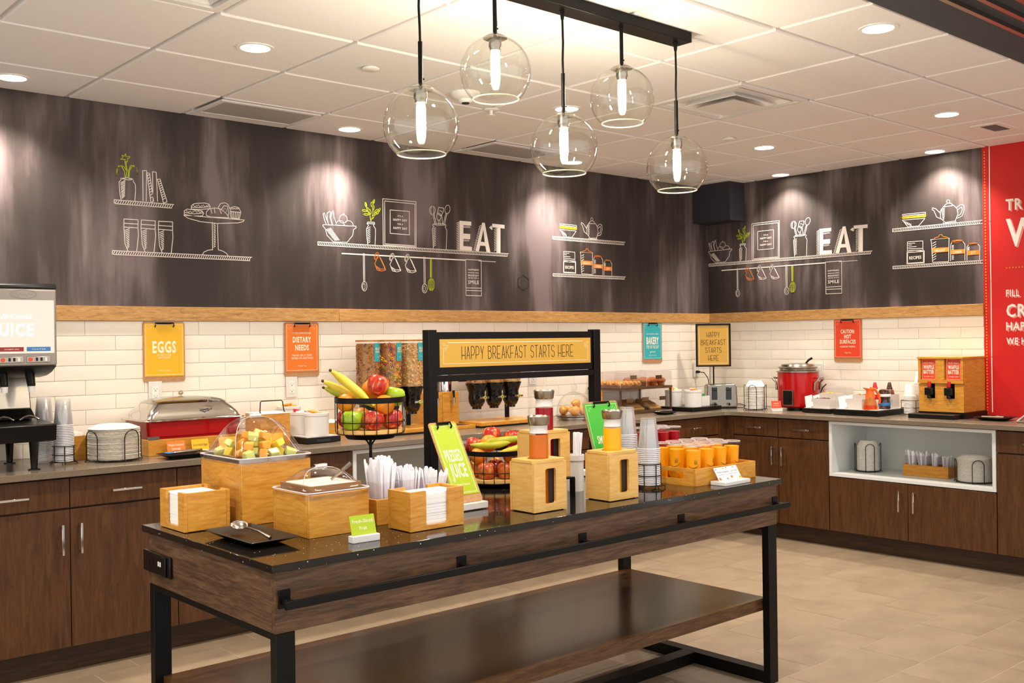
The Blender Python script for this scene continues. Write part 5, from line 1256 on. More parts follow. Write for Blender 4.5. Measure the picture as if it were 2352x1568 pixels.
t = thing('drip_board','wooden drip board in front of the drink dispensers','board',(-2.94,-0.255,ZC)); G().box(-0.13,0.13,-0.08,0.08,0.0,0.022).build('board', mat_maple, t, bevel=0.002); G().box(-0.10,0.10,-0.055,0.055,0.0222,0.0235).build('drip_mat', mat_blackp, t)
# croissants under a dome
DC = (-1.955,-0.355); t = thing('cake_dome','clear glass dome on a steel base covering croissants','cake dome',(DC[0],DC[1],ZC))
G().lathe([(0,0),(0.105,0),(0.105,0.006),(0.118,0.010),(0.118,0.022),(0.128,0.030),(0.128,0.036),(0,0.036)],40).build('steel_base', mat_steel, t)
G().lathe([(0.120,0.0365),(0.121,0.06),(0.115,0.10),(0.098,0.140),(0.070,0.170),(0.030,0.188),(0.014,0.192),(0.012,0.200)],40).build('glass_dome', mat_glass, t)
G().lathe([(0,0.2005),(0.016,0.202),(0.020,0.215),(0.020,0.238),(0.014,0.243),(0,0.244)],20).build('glass_knob', mat_glass, t)
mat_cro = M('croissant_crust','dd9b42',0.4,vary=(28.0,'b9701f',0.45,0.7))
def croissant():
    g = G(); N = 18; pts = []; rs = []
    for i in range(N+1):
        u = i/N; a = math.radians(-75+150*u); pts.append((0.042*math.sin(a),-0.042*math.cos(a)+0.03,0)); rs.append(max(0.006,0.024*math.sin(PI*u)**0.8)*(1+0.12*abs(math.sin(u*PI*4.5))))
    g.tube(pts,rs,10); return g
c0 = croissant().build('croissant', mat_cro, sub=1); c0.scale = (1.08,1.08,1.35)
for i,(x,y,z,r,l) in enumerate(((-0.045,-0.042,0.068,0.2,'croissant at front left under the glass dome'),(0.045,-0.042,0.068,-0.4,'croissant at front right under the glass dome'),(0.045,0.045,0.068,2.2,'croissant at back right under the glass dome'),(-0.045,0.045,0.068,3.6,'croissant at back left under the glass dome'),(0.0,-0.005,0.112,0.9,'topmost croissant under the glass dome'))):
    o = c0 if i == 0 else c0.copy()
    if i: COL.objects.link(o)
    o.location = (DC[0]+x,DC[1]+y,ZC+z); o.rotation_euler = (0.15,0,r); tag(o,l,'croissant','croissants under the dome')
# bakery case
bx0,bx1,by0,by1 = -1.460,-0.892,-0.330,-0.012; cx, cy = (bx0+bx1)/2,(by0+by1)/2; a, b_ = (bx1-bx0)/2,(by1-by0)/2
t = thing('bakery_case','two-tier clear bakery case with dark shelves near the corner','bakery case',(cx,cy,ZC))
G().box(-a,a,-b_,b_,0.0,0.016).build('base', mat_oak_h, t); G().box(-a-0.004,a+0.004,-b_-0.004,b_+0.004,0.178,0.196).build('middle_shelf', mat_oak_h, t)
for x in (-a,a-0.012): 
    for y in (-b_,b_-0.012): G().box(x,x+0.012,y,y+0.012,0.0165,0.1775).build('corner_post', mat_oak_h, t)
G().box(-a-0.0,-a+0.010,0.02,b_-0.013,0.0165,0.1775).build('wooden_side', mat_maple, t)
for x0,x1 in ((-a+0.013,-0.098),(-0.094,0.094),(0.098,a-0.013)): G().box(x0,x1,-b_+0.001,-b_+0.005,0.0165,0.165).build('clear_door', mat_clear, t)
G().box(-a+0.001,-a+0.004,-b_+0.013,0.018,0.0165,0.1775).build('clear_side', mat_clear, t); G().box(a-0.004,a-0.001,-b_+0.013,b_-0.013,0.0165,0.1775).build('clear_side', mat_clear, t)
for x0,x1 in ((-a,-0.002),(0.002,a)):
    G().box(x0,x1,-b_,-b_+0.003,0.1965,0.306).build('clear_front', mat_clear, t); G().box(x0,x1,-b_+0.0032,b_,0.3035,0.3065).build('clear_top', mat_clear, t)
for x in (-a,a-0.003,-0.0015): G().box(x,x+0.003,-b_+0.0035,b_,0.1965,0.303).build('clear_side', mat_clear, t)
g = G()
for z in (0.3065,): g.tube([(-a,-b_,z),(a,-b_,z)],0.0012,5).tube([(-a,-b_,z),(-a,b_,z)],0.0012,5).tube([(a,-b_,z),(a,b_,z)],0.0012,5)
g.tube([(-a,-b_,0.197),(-a,-b_,0.306)],0.0012,5).tube([(a,-b_,0.197),(a,-b_,0.306)],0.0012,5).tube([(0,-b_,0.197),(0,-b_,0.306)],0.0012,5); g.build('bright_edge', mat_rim, t)
for x,y,z in ((-0.135,-b_+0.008,0.268),(0.145,-b_+0.008,0.262),(-0.19,-b_-0.002,0.10),(-0.02,-b_-0.002,0.105),(0.175,-b_-0.002,0.105)): G().box(x-0.035,x+0.035,y-0.002 if z>0.2 else y-0.003,y,z-0.014,z+0.014).build('name_plate', mat_oak_h, t)
mat_bun = M('golden_bun','d89a34',0.5,vary=(30.0,'b87222',0.4,0.65)); mat_bun2 = M('brown_muffin','a8601f',0.55,vary=(30.0,'8a4a16',0.4,0.65)); mat_bread = M('bread_crumb','d2a860',0.8,vary=(60,'c1914a',0.4,0.6)); mat_crust = M('bread_crust','a26a2a',0.7)
def twist():
    g = G()
    for s in (0,1):
        g.tube([(-0.05+0.0125*i,0.010*math.cos(i*1.2+s*PI),0.016+0.008*math.sin(i*1.2+s*PI)) for i in range(9)],[0.008,0.013,0.014,0.014,0.014,0.014,0.014,0.013,0.008],8)
    return g
tw = twist().build('twisted_roll', mat_bun); k = 0
for i in range(3):
    for j in range(3):
        o = tw if k == 0 else tw.copy()
        if k: COL.objects.link(o)
        o.location = (bx0+0.06+i*0.085,by0+0.07+j*0.085,ZC+0.1965+0.008); o.rotation_euler = (0,0,PI/2+0.2*(i-1)); k += 1
        tag(o,f'golden twisted roll on the top tier of the bakery case, {("left","middle","right")[i]} column, {("front","middle","back")[j]} row','roll','twisted rolls in the bakery case')
mf = G().lathe([(0,0),(0.024,0),(0.032,0.028),(0.038,0.032),(0.036,0.044),(0.022,0.056),(0,0.060)],18).build('muffin', mat_bun2); k = 0
for i in range(3):
    for j in range(3):
        o = mf if k == 0 else mf.copy()
        if k: COL.objects.link(o)
        o.location = (cx+0.055+i*0.088,by0+0.06+j*0.088,ZC+0.197); k += 1
        tag(o,f'brown muffin on the top tier of the bakery case, {("left","middle","right")[i]} column, {("front","middle","back")[j]} row','muffin','muffins in the bakery case')
for k,x in enumerate((-1.36,-1.175,-0.985)):
    t = thing('bread_slice',f'{("leftmost","middle","rightmost")[k]} slanting bread loaf slice in the lower bakery case','bread',(x,-0.19,ZC+0.0165))
    pf = [(-0.06,0.0),(0.06,0.0),(0.062,0.07),(0.045,0.09),(-0.045,0.09),(-0.062,0.07)]
    g = G().prism(pf,0,0.012); g.xf(0,Matrix.Translation((0,-0.06,0.0)) @ Matrix.Rotation(math.radians(28),4,'X')); g.build('slice', mat_bread, t)
    g = G().box(-0.06,0.06,-0.005,0.11,0.0,0.045); g.xf(0,Matrix.Translation((0,0.0,0.0)) @ Matrix.Rotation(math.radians(20),4,'X')); g.build('loaf', mat_crust, t, bevel=0.008)
square_plate('small black plate with tongs in front of the bakery case',(-1.165,-0.49,ZC),0.085,0.06,0.016,0.1,mat_blackp)
tongs('steel tongs lying on the small black plate by the bakery case',(-1.09,-0.485,ZC+0.015),PI+0.05,0.16)
# jam crocks and tea box
serving_tray('black tray with crocks and tea bags beside the toaster',-0.885,-0.535,-0.520,-0.20,0.032,'y',False)
crock('front white crock on the black tray beside the tea bags',(-0.775,-0.440,ZC+0.0325),0.066,0.125,cp[:2]+[cp[2]],4)
crock('rear white crock between bakery case and front crock on the tray',(-0.800,-0.270,ZC+0.0325),0.066,0.125,cp[:2],5)
t = thing('tea_box','white square box of green tea bags beside the crock','box',(-0.640,-0.400,ZC+0.0325))
G().shell([(-0.05,-0.05),(0.05,-0.05),(0.05,0.05),(-0.05,0.05)],[(-0.045,-0.045),(0.045,-0.045),(0.045,0.045),(-0.045,0.045)],0,0.075).build('box_body', mat_white, t)
mat_tea = M('green_tea_wrap','1f8a4a',0.4)
for i in range(6):
    o = G().box(-0.026,0.026,-0.003,0.003,0,0.085).box(-0.012,0.012,-0.0036,-0.003,0.045,0.065).build('tea_bag', mat_tea, loc=(-0.640+(i%2)*0.02-0.01,-0.436+i*0.013,ZC+0.037),rot=(-0.12,0.06*(i%3-1),0.05*i)); tag(o,'green wrapped tea bag standing in the white square box','tea bag','tea bags in the white box')
# ---------------------------------------------------------------- corner and right worktop
CA = -0.725   # turned to face the room diagonal
t = thing('toaster','brushed steel four-slot toaster standing in the corner','toaster',(-0.385,-0.395,ZC),CA-0.05)
prof = [(-0.115,0.012),(0.115,0.012),(0.118,0.05),(0.112,0.17),(0.095,0.188),(-0.095,0.188),(-0.112,0.17),(-0.118,0.05)]
g = G(); g.prism(prof,-0.10,0.085); g.xf(0,Matrix(((1,0,0,0),(0,0,1,0),(0,1,0,0),(0,0,0,1)))); bd = g.build('steel_body', M('polished_toaster_steel','8d857b',0.18,1.0), t, bevel=0.006)
G().box(-0.112,0.112,-0.095,0.08,0.0,0.0118).build('black_base', mat_blackp, t)
for x in (-0.058,0.050):
    G().box(x-0.021,x+0.021,-0.1045,-0.1003,0.070,0.166).build('lever_slot', mat_blackg, t, bevel=0.004); k = G().cyl((x,-0.1003,0.036),(x,-0.120,0.036),0.013,18).build('dial', mat_blackp, t); G().torus((x,-0.121,0.036),0.012,0.0016,18,6,1).build('dial_ring', mat_chrome, k)
    G().box(x-0.012,x+0.012,-0.116,-0.1046,0.138,0.148).build('lever', mat_blackp, t)
for x in (-0.098,0.094):
    for j in range(3): G().cyl((x,-0.1003,0.058+j*0.019),(x,-0.106,0.058+j*0.019),0.0055,10).build('button', mat_steel, t)
for x in (-0.07,-0.025,0.025,0.07): G().box(x-0.012,x+0.012,-0.06,0.06,0.1882,0.1895).build('bread_slot', mat_blackg, t)
G().tube([(0.118,0.02,0.03),(0.16,0.03,0.03),(0.20,0.02,0.015),(0.17,-0.03,0.004),(0.12,-0.02,0.004)],0.003,6).build('power_cord', mat_blackp, t)
# framed sign on a pole
t = thing('pole_sign','gold framed sign on a thin pole reading HAPPY BREAKFAST STARTS HERE','sign',(-0.262,-0.240,ZC),CA)
G().lathe([(0,0),(0.055,0),(0.055,0.005),(0.012,0.010),(0,0.010)],28).build('round_base', mat_black, t); G().cyl((0,0,0.009),(0,0,0.318),0.006,10).build('pole', mat_black, t)
a, z0, z1 = 0.139,0.318,0.662
G().box(-a,a,-0.010,0.010,z0,z0+0.013).box(-a,a,-0.010,0.010,z1-0.013,z1).box(-a,-a+0.013,-0.010,0.010,z0+0.013,z1-0.013).box(a-0.013,a,-0.010,0.010,z0+0.013,z1-0.013).build('frame', mat_black, t)
sh = G().box(-a+0.013,a-0.013,-0.004,0.004,z0+0.013,z1-0.013).build('gold_sheet', mat_gold, t); fr = frame((0,-0.0046,(z0+z1)/2),(1,0,0),(0,0,1)); g = G()
for s,y in (('HAPPY',0.084),('BREAKFAST',0.022),('STARTS',-0.040),('HERE',-0.102)): g.stext2(fr,s,0,y,0.042,0.0028,0.0155,0.0068)
g.build('lettering', mat_ink, sh); G().rect2(fr,-0.114,-0.146,0.114,0.146,0.0022).build('border_print', mat_cream, sh)
# wall outlets
def outlet(wall, c, z, label, n=1):
    t = thing('wall_outlet', label, 'outlet', (c,-0.0105,z) if wall == 1 else (-0.0105,-c,z), 0 if wall == 1 else -PI/2, 'white wall outlets')
    G().box(-0.036,0.036,-0.005,0.0,-0.059,0.059).build('cover_plate', mat_white, t, bevel=0.002); f = G().box(-0.017,0.017,-0.0065,-0.0051,-0.034,0.034).build('socket_face', mat_whitem, t)
    for s in (-1,1):
        G().box(-0.008,-0.0062,-0.0069,-0.0066,s*0.018-0.002,s*0.018+0.005).box(0.0062,0.008,-0.0069,-0.0066,s*0.018-0.002,s*0.018+0.005).cyl((0,-0.0066,s*0.018-0.008),(0,-0.0069,s*0.018-0.008),0.003,8).build('slots', mat_ink, f)
    return t
outlet(1,-4.735,1.200,'white wall outlet below the EGGS clipboard'); outlet(1,-3.926,1.198,'white wall outlet below the DIETARY NEEDS clipboard'); outlet(1,-2.02,1.20,'white wall outlet behind the glass croissant dome')
o3 = outlet(1,-0.196,1.195,'white wall outlet left of the gold pole sign in the corner'); outlet(2,1.035,1.190,'white wall outlet behind the red soup kettle')
cd = thing('plug_cord','black plug and cord hanging from the corner outlet behind the toaster','cord',(-0.196,-0.018,1.176))
G().cyl((0,0,0),(0.0,-0.03,0),0.013,12,0.009).build('plug', mat_blackp, cd); G().tube([(0,-0.028,0),(0.02,-0.06,-0.005),(0.05,-0.075,-0.05),(0.065,-0.08,-0.13),(0.07,-0.085,-0.20),(0.06,-0.09,-0.262)],0.0035,8).build('cord', mat_blackp, cd)
cd = thing('wall_cable','white cable curving down the tiles behind the croissant dome','cord',(-2.02,-0.017,1.218))
G().box(-0.014,0.014,-0.02,0,-0.014,0.014).build('plug', mat_white, cd, bevel=0.003); G().tube([(0,-0.02,0),(0.04,-0.05,0.02),(0.075,-0.055,-0.01),(0.06,-0.055,-0.08),(0.01,-0.06,-0.17),(-0.01,-0.06,-0.27),(-0.01,-0.06,-0.309)],0.004,8).build('cable', mat_white, cd)
# bowls in a rack
arch_rack('tall black wire rack of bowls between toaster and red kettle',(-0.405,-0.735,ZC),0.079,0.190,4,math.radians(20),0.75)
dish_stack('fibre_bowl',22,(-0.405,-0.735,ZC+0.0128),0.073,0.045,0.0078,'pale fibre bowl in the rack beside the toaster',mat_fibre2,True)
t = card_stand('small orange red name card in a white block before the red kettle',(-0.452,-0.955,ZC),CA+0.15,0.082,0.056,mat_redp,0.026,0.022,14,(('Oatmeal',0.68,0.18,0.5),('a warm morning classic',0.36,0.07,0.7)))
# soup kettle
KC = (-0.215,-0.985); t = thing('soup_kettle','red soup kettle with steel lid and curved handles','soup kettle',(KC[0],KC[1],ZC),CA)
G().lathe([(0,0),(0.085,0),(0.085,0.022),(0,0.022)],32).build('black_foot', mat_blackp, t)
G().lathe([(0,0.0225),(0.135,0.0225),(0.148,0.032),(0.150,0.050),(0.150,0.285),(0,0.285)],48).build('red_body', mat_red, t)
G().lathe([(0.120,0.2855),(0.158,0.2855),(0.158,0.292),(0.130,0.296),(0,0.296)],48).build('steel_collar', mat_steel, t)
ld = G().lathe([(0.132,0.2965),(0.136,0.312),(0.145,0.318),(0.145,0.322),(0.125,0.328),(0.118,0.342),(0.06,0.350),(0,0.352)],48).build('steel_lid', mat_steel, t)
G().tube([(0.055,-0.01,0.346),(0.075,-0.02,0.372),(0.10,-0.03,0.388)],[0.007,0.008,0.009],10).build('ladle_handle', mat_blackp, ld)
pn = G().rbox(-0.042,0.042,-0.058,0.058,0,0.02,0.010).xf(0,Matrix.Translation((-0.098,-0.104,0.098)) @ Matrix.Rotation(math.radians(-43),4,'Z') @ Matrix.Rotation(PI/2,4,'X')).build('control_box', mat_steel, t)
G().rbox(-0.036,0.036,-0.052,0.052,0.0202,0.023,0.008).cyl((0,-0.015,0.023),(0,-0.015,0.036),0.018,18).xf(0,Matrix.Translation((-0.098,-0.104,0.098)) @ Matrix.Rotation(math.radians(-43),4,'Z') @ Matrix.Rotation(PI/2,4,'X')).build('dial_plate', mat_blackp, pn)
for s in (-1,1):
    h_ = G().tube([(s*0.147,-s*0.055,0.15),(s*0.150,-s*0.055,0.205),(s*0.180,-s*0.045,0.235),(s*0.192,0,0.240),(s*0.180,s*0.045,0.235),(s*0.150,s*0.055,0.205),(s*0.147,s*0.055,0.15)],0.008,10)
    h_.xf(0,Matrix.Rotation(math.radians(-38),4,'Z')).build('handle', mat_steel, t)
cdd = G().tube([(0.155,0.05,0.06),(0.19,0.03,0.16),(0.21,0.0,0.19)],0.004,6).build('power_cord', mat_blackp, t)
# trays of toppings
serving_tray('black tray of stepped white topping boxes beside the red kettle',-0.450,-0.062,-1.392,-1.168,0.034,'x')
def topping_box(label, loc, w, d, h, fill, card=True, step=0.0):
    t = thing('topping_box', label, 'white box', loc, 0, 'white topping boxes on the trays')
    if step: G().box(-d/2+0.001,d/2-0.001,-w/2+0.001,w/2-0.001,0,step-0.0003).build('step_block', mat_box, t)
    a, b_ = d/2,w/2; R = lambda e: [(-a+e,-b_+e),(a-e,-b_+e),(a-e,b_-e),(-a+e,b_-e)]
    G().shell(R(0),R(0.003),step,step+h).build('box_body', mat_box, t)
    if card:
        g = G().box(-0.0008,0.0008,-0.03,0.03,0,0.085).xf(0,Matrix.Translation((-a-0.006,b_+0.012,0.003)) @ Matrix.Rotation(math.radians(-14),4,'X') @ Matrix.Rotation(math.radians(12),4,'Y')); g.build('title_card', mat_paper, t)
    if fill:
        r = random.Random(int(abs(loc[0])*1000)); g = G()
        for i in range(26): g.ball((r.uniform(-a+0.012,a-0.012),r.uniform(-b_+0.012,b_-0.012),step+h-0.008+r.uniform(0,0.010)),(r.uniform(.006,.010),r.uniform(.005,.008),.005),6,4)
        f = g.build('topping_fill', fill, t); f['kind'] = 'stuff'
    return t
mat_rais = M('dried_berry','5a1418',0.5); mat_gran = M('granola','d3a02c',0.6); mat_nut = M('walnut','8a5a2e',0.6)
topping_box('lowest white topping box of dark dried fruit on the stepped tray',(-0.385,-1.300,ZC+0.0385),0.145,0.075,0.066,mat_rais)
topping_box('middle white topping box of yellow granola on the stepped tray',(-0.275,-1.300,ZC+0.0385),0.145,0.085,0.064,mat_gran,True,0.035)
topping_box('rear highest white topping box on the stepped tray by the wall',(-0.150,-1.300,ZC+0.0385),0.150,0.090,0.062,None,True,0.075)
serving_tray('wide black tray with syrups and white boxes left of the paper cups',-0.500,-0.130,-1.785,-1.448,0.040,'x')
topping_box('front white box with blank card beside the orange syrup pitcher',(-0.405,-1.572,ZC+0.0445),0.125,0.080,0.066,None)
topping_box('rear white box of walnuts behind the orange syrup pitcher',(-0.295,-1.562,ZC+0.0445),0.125,0.080,0.060,mat_nut,True,0.030)
t = topping_box('tall white box holding the brown capped bottle beside the paper cups',(-0.215,-1.715,ZC+0.0445),0.090,0.090,0.095,None,False)
# orange syrup pitcher
t = thing('syrup_pitcher','orange topped clear syrup pitcher with curved handle','pitcher',(-0.440,-1.695,ZC+0.0445),CA)
mat_orp = M('orange_plastic','e8641a',0.3); mat_syr = M('amber_syrup','b5520e',0.08,coat=0.5)
G().lathe([(0,0.006),(0.044,0.006),(0.036,0.030),(0.0,0.030)],28).build('syrup', mat_syr, t); G().lathe([(0,0),(0.050,0),(0.052,0.005),(0.030,0.082)],28).build('glass_body', CLEAR('amber_glass',(1.0,0.62,0.30,1),1.45,0.03,1.0), t); G().lathe([(0.0,0.0),(0.0515,0.0),(0.053,0.004),(0.050,0.0055),(0,0.0055)],28).build('base_ring', mat_orp, t)
g = G().lathe([(0.030,0.0825),(0.034,0.082),(0.028,0.108),(0.026,0.125),(0.030,0.140),(0,0.142)],24); g._add([(-0.012,-0.012,0.118),(-0.012,0.012,0.118),(-0.052,-0.006,0.150),(-0.052,0.006,0.150),(-0.005,-0.024,0.142),(-0.005,0.024,0.142)],[(0,2,3,1),(2,4,5,3),(0,4,2),(1,3,5),(0,1,5,4)])
g.build('spout_top', mat_orp, t)
G().tube([(0.0,0,0.143),(0.035,0,0.135),(0.058,0,0.10),(0.066,0,0.06),(0.062,0,0.038)],[0.011,0.010,0.009,0.008,0.006],10).build('handle', mat_orp, t)
# sauce bottles
def bottle(label, loc, mats, k):
    t = thing('sauce_bottle', label, 'bottle', loc, 0, 'sauce bottles on the tray')
    if k == 'syrup':
        G().lathe([(0,0),(0.036,0),(0.040,0.006),(0.040,0.045),(0.036,0.06),(0.040,0.075),(0.041,0.110),(0.034,0.128),(0.022,0.135),(0,0.135)],24).build('bottle_body', mats[0], t)
        G().lathe([(0.0412,0.084),(0.0422,0.088),(0.0422,0.099),(0.0412,0.102)],24).build('label_band', mats[1], t); G().lathe([(0.0405,0.022),(0.0412,0.025),(0.0412,0.040),(0.0402,0.043)],24).build('blue_label', mats[2], t)
    else:
        G().lathe([(0,0),(0.030,0),(0.032,0.004),(0.032,0.100),(0.028,0.118),(0.018,0.128),(0,0.128)],24).build('bottle_body', mats[0], t)
        G().lathe([(0.0185,0.1285),(0.020,0.129),(0.020,0.136),(0.017,0.138),(0.010,0.172),(0.008,0.174),(0,0.174)],20).build('nozzle_cap', mats[1], t); G().lathe([(0.0322,0.055),(0.0326,0.06),(0.0326,0.085),(0.0322,0.09)],24).build('label_band', mats[2], t)
mb = M('dark_chocolate_bottle','3a1d18',0.15,coat=0.5); mbr = M('brown_cap','3b2417',0.35); mrc = M('red_cap','c2121c',0.35)
bottle('dark chocolate syrup bottle with white and blue labels behind the pitcher',(-0.330,-1.738,ZC+0.0445),(mb,mat_whitem,mat_blue),'syrup')
bottle('brown sauce bottle with brown nozzle cap in the tall white box',(-0.215,-1.715,ZC+0.0485),(M('cocoa_bottle','6b3a1c',0.3),mbr,mat_redp),'nozzle')
bottle('white sauce bottle with red nozzle cap at the back of the syrup tray',(-0.205,-1.600,ZC+0.0445+0.0),(mat_white,mrc,mrc),'nozzle')
# paper cups in wire holder
for k,(x,y,n,l) in enumerate(((-0.262,-1.885,13,'white paper cup in the front stack beside the waffle batter box'),(-0.155,-1.905,22,'white paper cup in the taller rear stack beside the waffle batter box'))):
    cup_stack('paper_cup',n,(x,y,ZC+0.0150),l,0.0095,rim=0.036,hgt=0.085,mat=mat_paper)
t = thing('wire_cup_holder','rectangular black wire holder for two paper cup stacks','wire holder',(-0.208,-1.893,ZC))
for z in (0.055,0.105): G().tube([(x,y,z) for x,y in rrect(-0.103,0.103,-0.052,0.052,0.02,3)],0.002,6,True).build('hoop', mat_wire, t)
G().tube([(x,y,0.012) for x,y in rrect(-0.11,0.11,-0.056,0.056,0.02,3)],0.002,6,True).build('hoop', mat_wire, t)
for x in (-0.085,0.0,0.085):
    for s in (-1,1): G().tube([(x,s*0.052,0.105),(x,s*0.052,0.016),(x,s*0.062,0.010),(x,s*0.066,0.002)],0.002,6).build('upright_wire', mat_wire, t)
for x in (-0.08,0.08): G().tube([(x,-0.056,0.012),(x,0.056,0.012)],0.002,6).build('cross_wire', mat_wire, t)
# waffle batter dispenser
t = thing('batter_dispenser','wooden twin waffle batter dispenser with red tap levers','batter dispenser',(-0.185,-2.140,ZC),-PI/2)
a = 0.151; F0 = -0.150; B0 = 0.160
G().box(-a-0.004,a+0.012,F0-0.0,B0+0.005,0.0,0.040).build('black_plinth', mat_blackp, t)
G().box(-a-0.02,a-0.010,F0-0.115,F0-0.0005,0.0,0.030).build('drip_tray', mat_blackp, t, bevel=0.003)
G().box(-a,a,F0+0.018,B0,0.0405,0.388).build('wooden_body', mat_maple, t, bevel=0.0015, seg=1)
lo = G()
for x0,x1,z0,z1 in ((-a,-0.092,0.0405,0.225),(-0.040,0.040,0.0405,0.225),(0.092,a,0.0405,0.225),(-0.092,-0.040,0.0405,0.128),(0.040,0.092,0.0405,0.128)): lo.box(x0,x1,F0,F0+0.0178,z0,z1)
lo.build('lower_front', mat_maple, t)
up_ = G().box(-a-0.002,a+0.002,F0-0.012,F0+0.0178,0.228,0.252); 
for x0,x1 in ((-a,-0.135),(-0.030,0.026),(0.138,a)): up_.box(x0,x1,F0-0.008,F0+0.0178,0.2522,0.388)
up_.build('upper_front', mat_maple, t); G().box(-a-0.004,a+0.004,F0-0.016,B0+0.004,0.3885,0.402).build('top_board', mat_maple, t, bevel=0.0015, seg=1)
for x0,x1 in ((-0.132,-0.034),(0.034,0.134)):
    pn = G().box(x0,x1,F0+0.004,F0+0.0176,0.2524,0.3880).build('poster_sheet', mat_redp, t); fr = frame(((x0+x1)/2,F0+0.0035,0),(1,0,0),(0,0,1)); g = G()
    for s,z,h_,w_,b in (('MALTED VANILLA',0.362,0.011,0.070,0.01),('WAFFLE',0.335,0.026,0.072,0.03),('BATTER',0.303,0.026,0.072,0.03),('A CLASSIC TREAT',0.272,0.007,0.070,0)): g.text2(fr,s,0,z,h_,w_,bold=b)
    g.rect2(fr,-0.044,0.2545,0.044,0.386,0.0012); g.build('lettering', mat_cream, pn)
for x in (-0.066,0.066):
    G().box(x-0.0255,x+0.0255,F0+0.012,F0+0.0176,0.1285,0.2245).build('tap_recess', mat_blackg, t)
    tp = G().box(x-0.033,x+0.018,F0-0.030,F0+0.0115,0.150,0.200).cyl((x-0.006,F0-0.016,0.1495),(x-0.006,F0-0.016,0.128),0.014,14).build('tap', mat_blackp, t, bevel=0.004); G().box(x-0.014,x+0.006,F0-0.024,F0-0.010,0.2005,0.242).build('red_lever', mrc, tp, bevel=0.004)
# plate with tongs and waffle iron at the frame edge
square_plate('black plate with a white plastic fork beside the waffle batter box',(-0.300,-2.475,ZC),0.100,0.098,0.020,-0.05,mat_blackp)
t = thing('serving_fork','cream plastic waffle fork lying on the black plate','fork',(-0.310,-2.475,ZC+0.020),math.radians(-75))
G().box(-0.075,0.0,-0.005,0.005,0.0,0.005).build('handle', M('cream_plastic','d9c9a8',0.5), t); 
for s in (-1,0,1): G().box(0.0005,0.05,s*0.014-0.003,s*0.014+0.003,0.0,0.005).build('tine', MATS['cream_plastic'], t)
G().box(0.014,0.020,-0.018,0.018,0.0052,0.008).build('cross_bar', MATS['cream_plastic'], t)
t = thing('waffle_iron','black and steel waffle iron cut off at the right edge','waffle iron',(-0.32,-2.83,ZC),-PI/2)
G().tube([(-0.17,-0.10,0.006),(-0.06,-0.04,0.12),(-0.04,0.0,0.13)],0.008,8).tube([(-0.17,-0.10,0.006),(-0.10,-0.10,0.006),(0.15,-0.10,0.006)],0.007,8).tube([(-0.17,0.10,0.006),(-0.06,0.04,0.12)],0.008,8).tube([(0.17,-0.10,0.006),(0.06,-0.04,0.12)],0.008,8).tube([(0.17,0.10,0.006),(0.06,0.04,0.12)],0.008,8).build('steel_stand', mat_steel, t)
G().lathe([(0,0.135),(0.09,0.135),(0.105,0.145),(0.105,0.170),(0.09,0.185),(0,0.188)],32).build('round_plates', mat_blackp, t)
G().cyl((-0.10,0,0.155),(-0.04,0,0.155),0.018,14).cyl((-0.115,-0.03,0.04),(-0.06,-0.01,0.125),0.016,14,0.012).build('handle', mat_blackp, t)
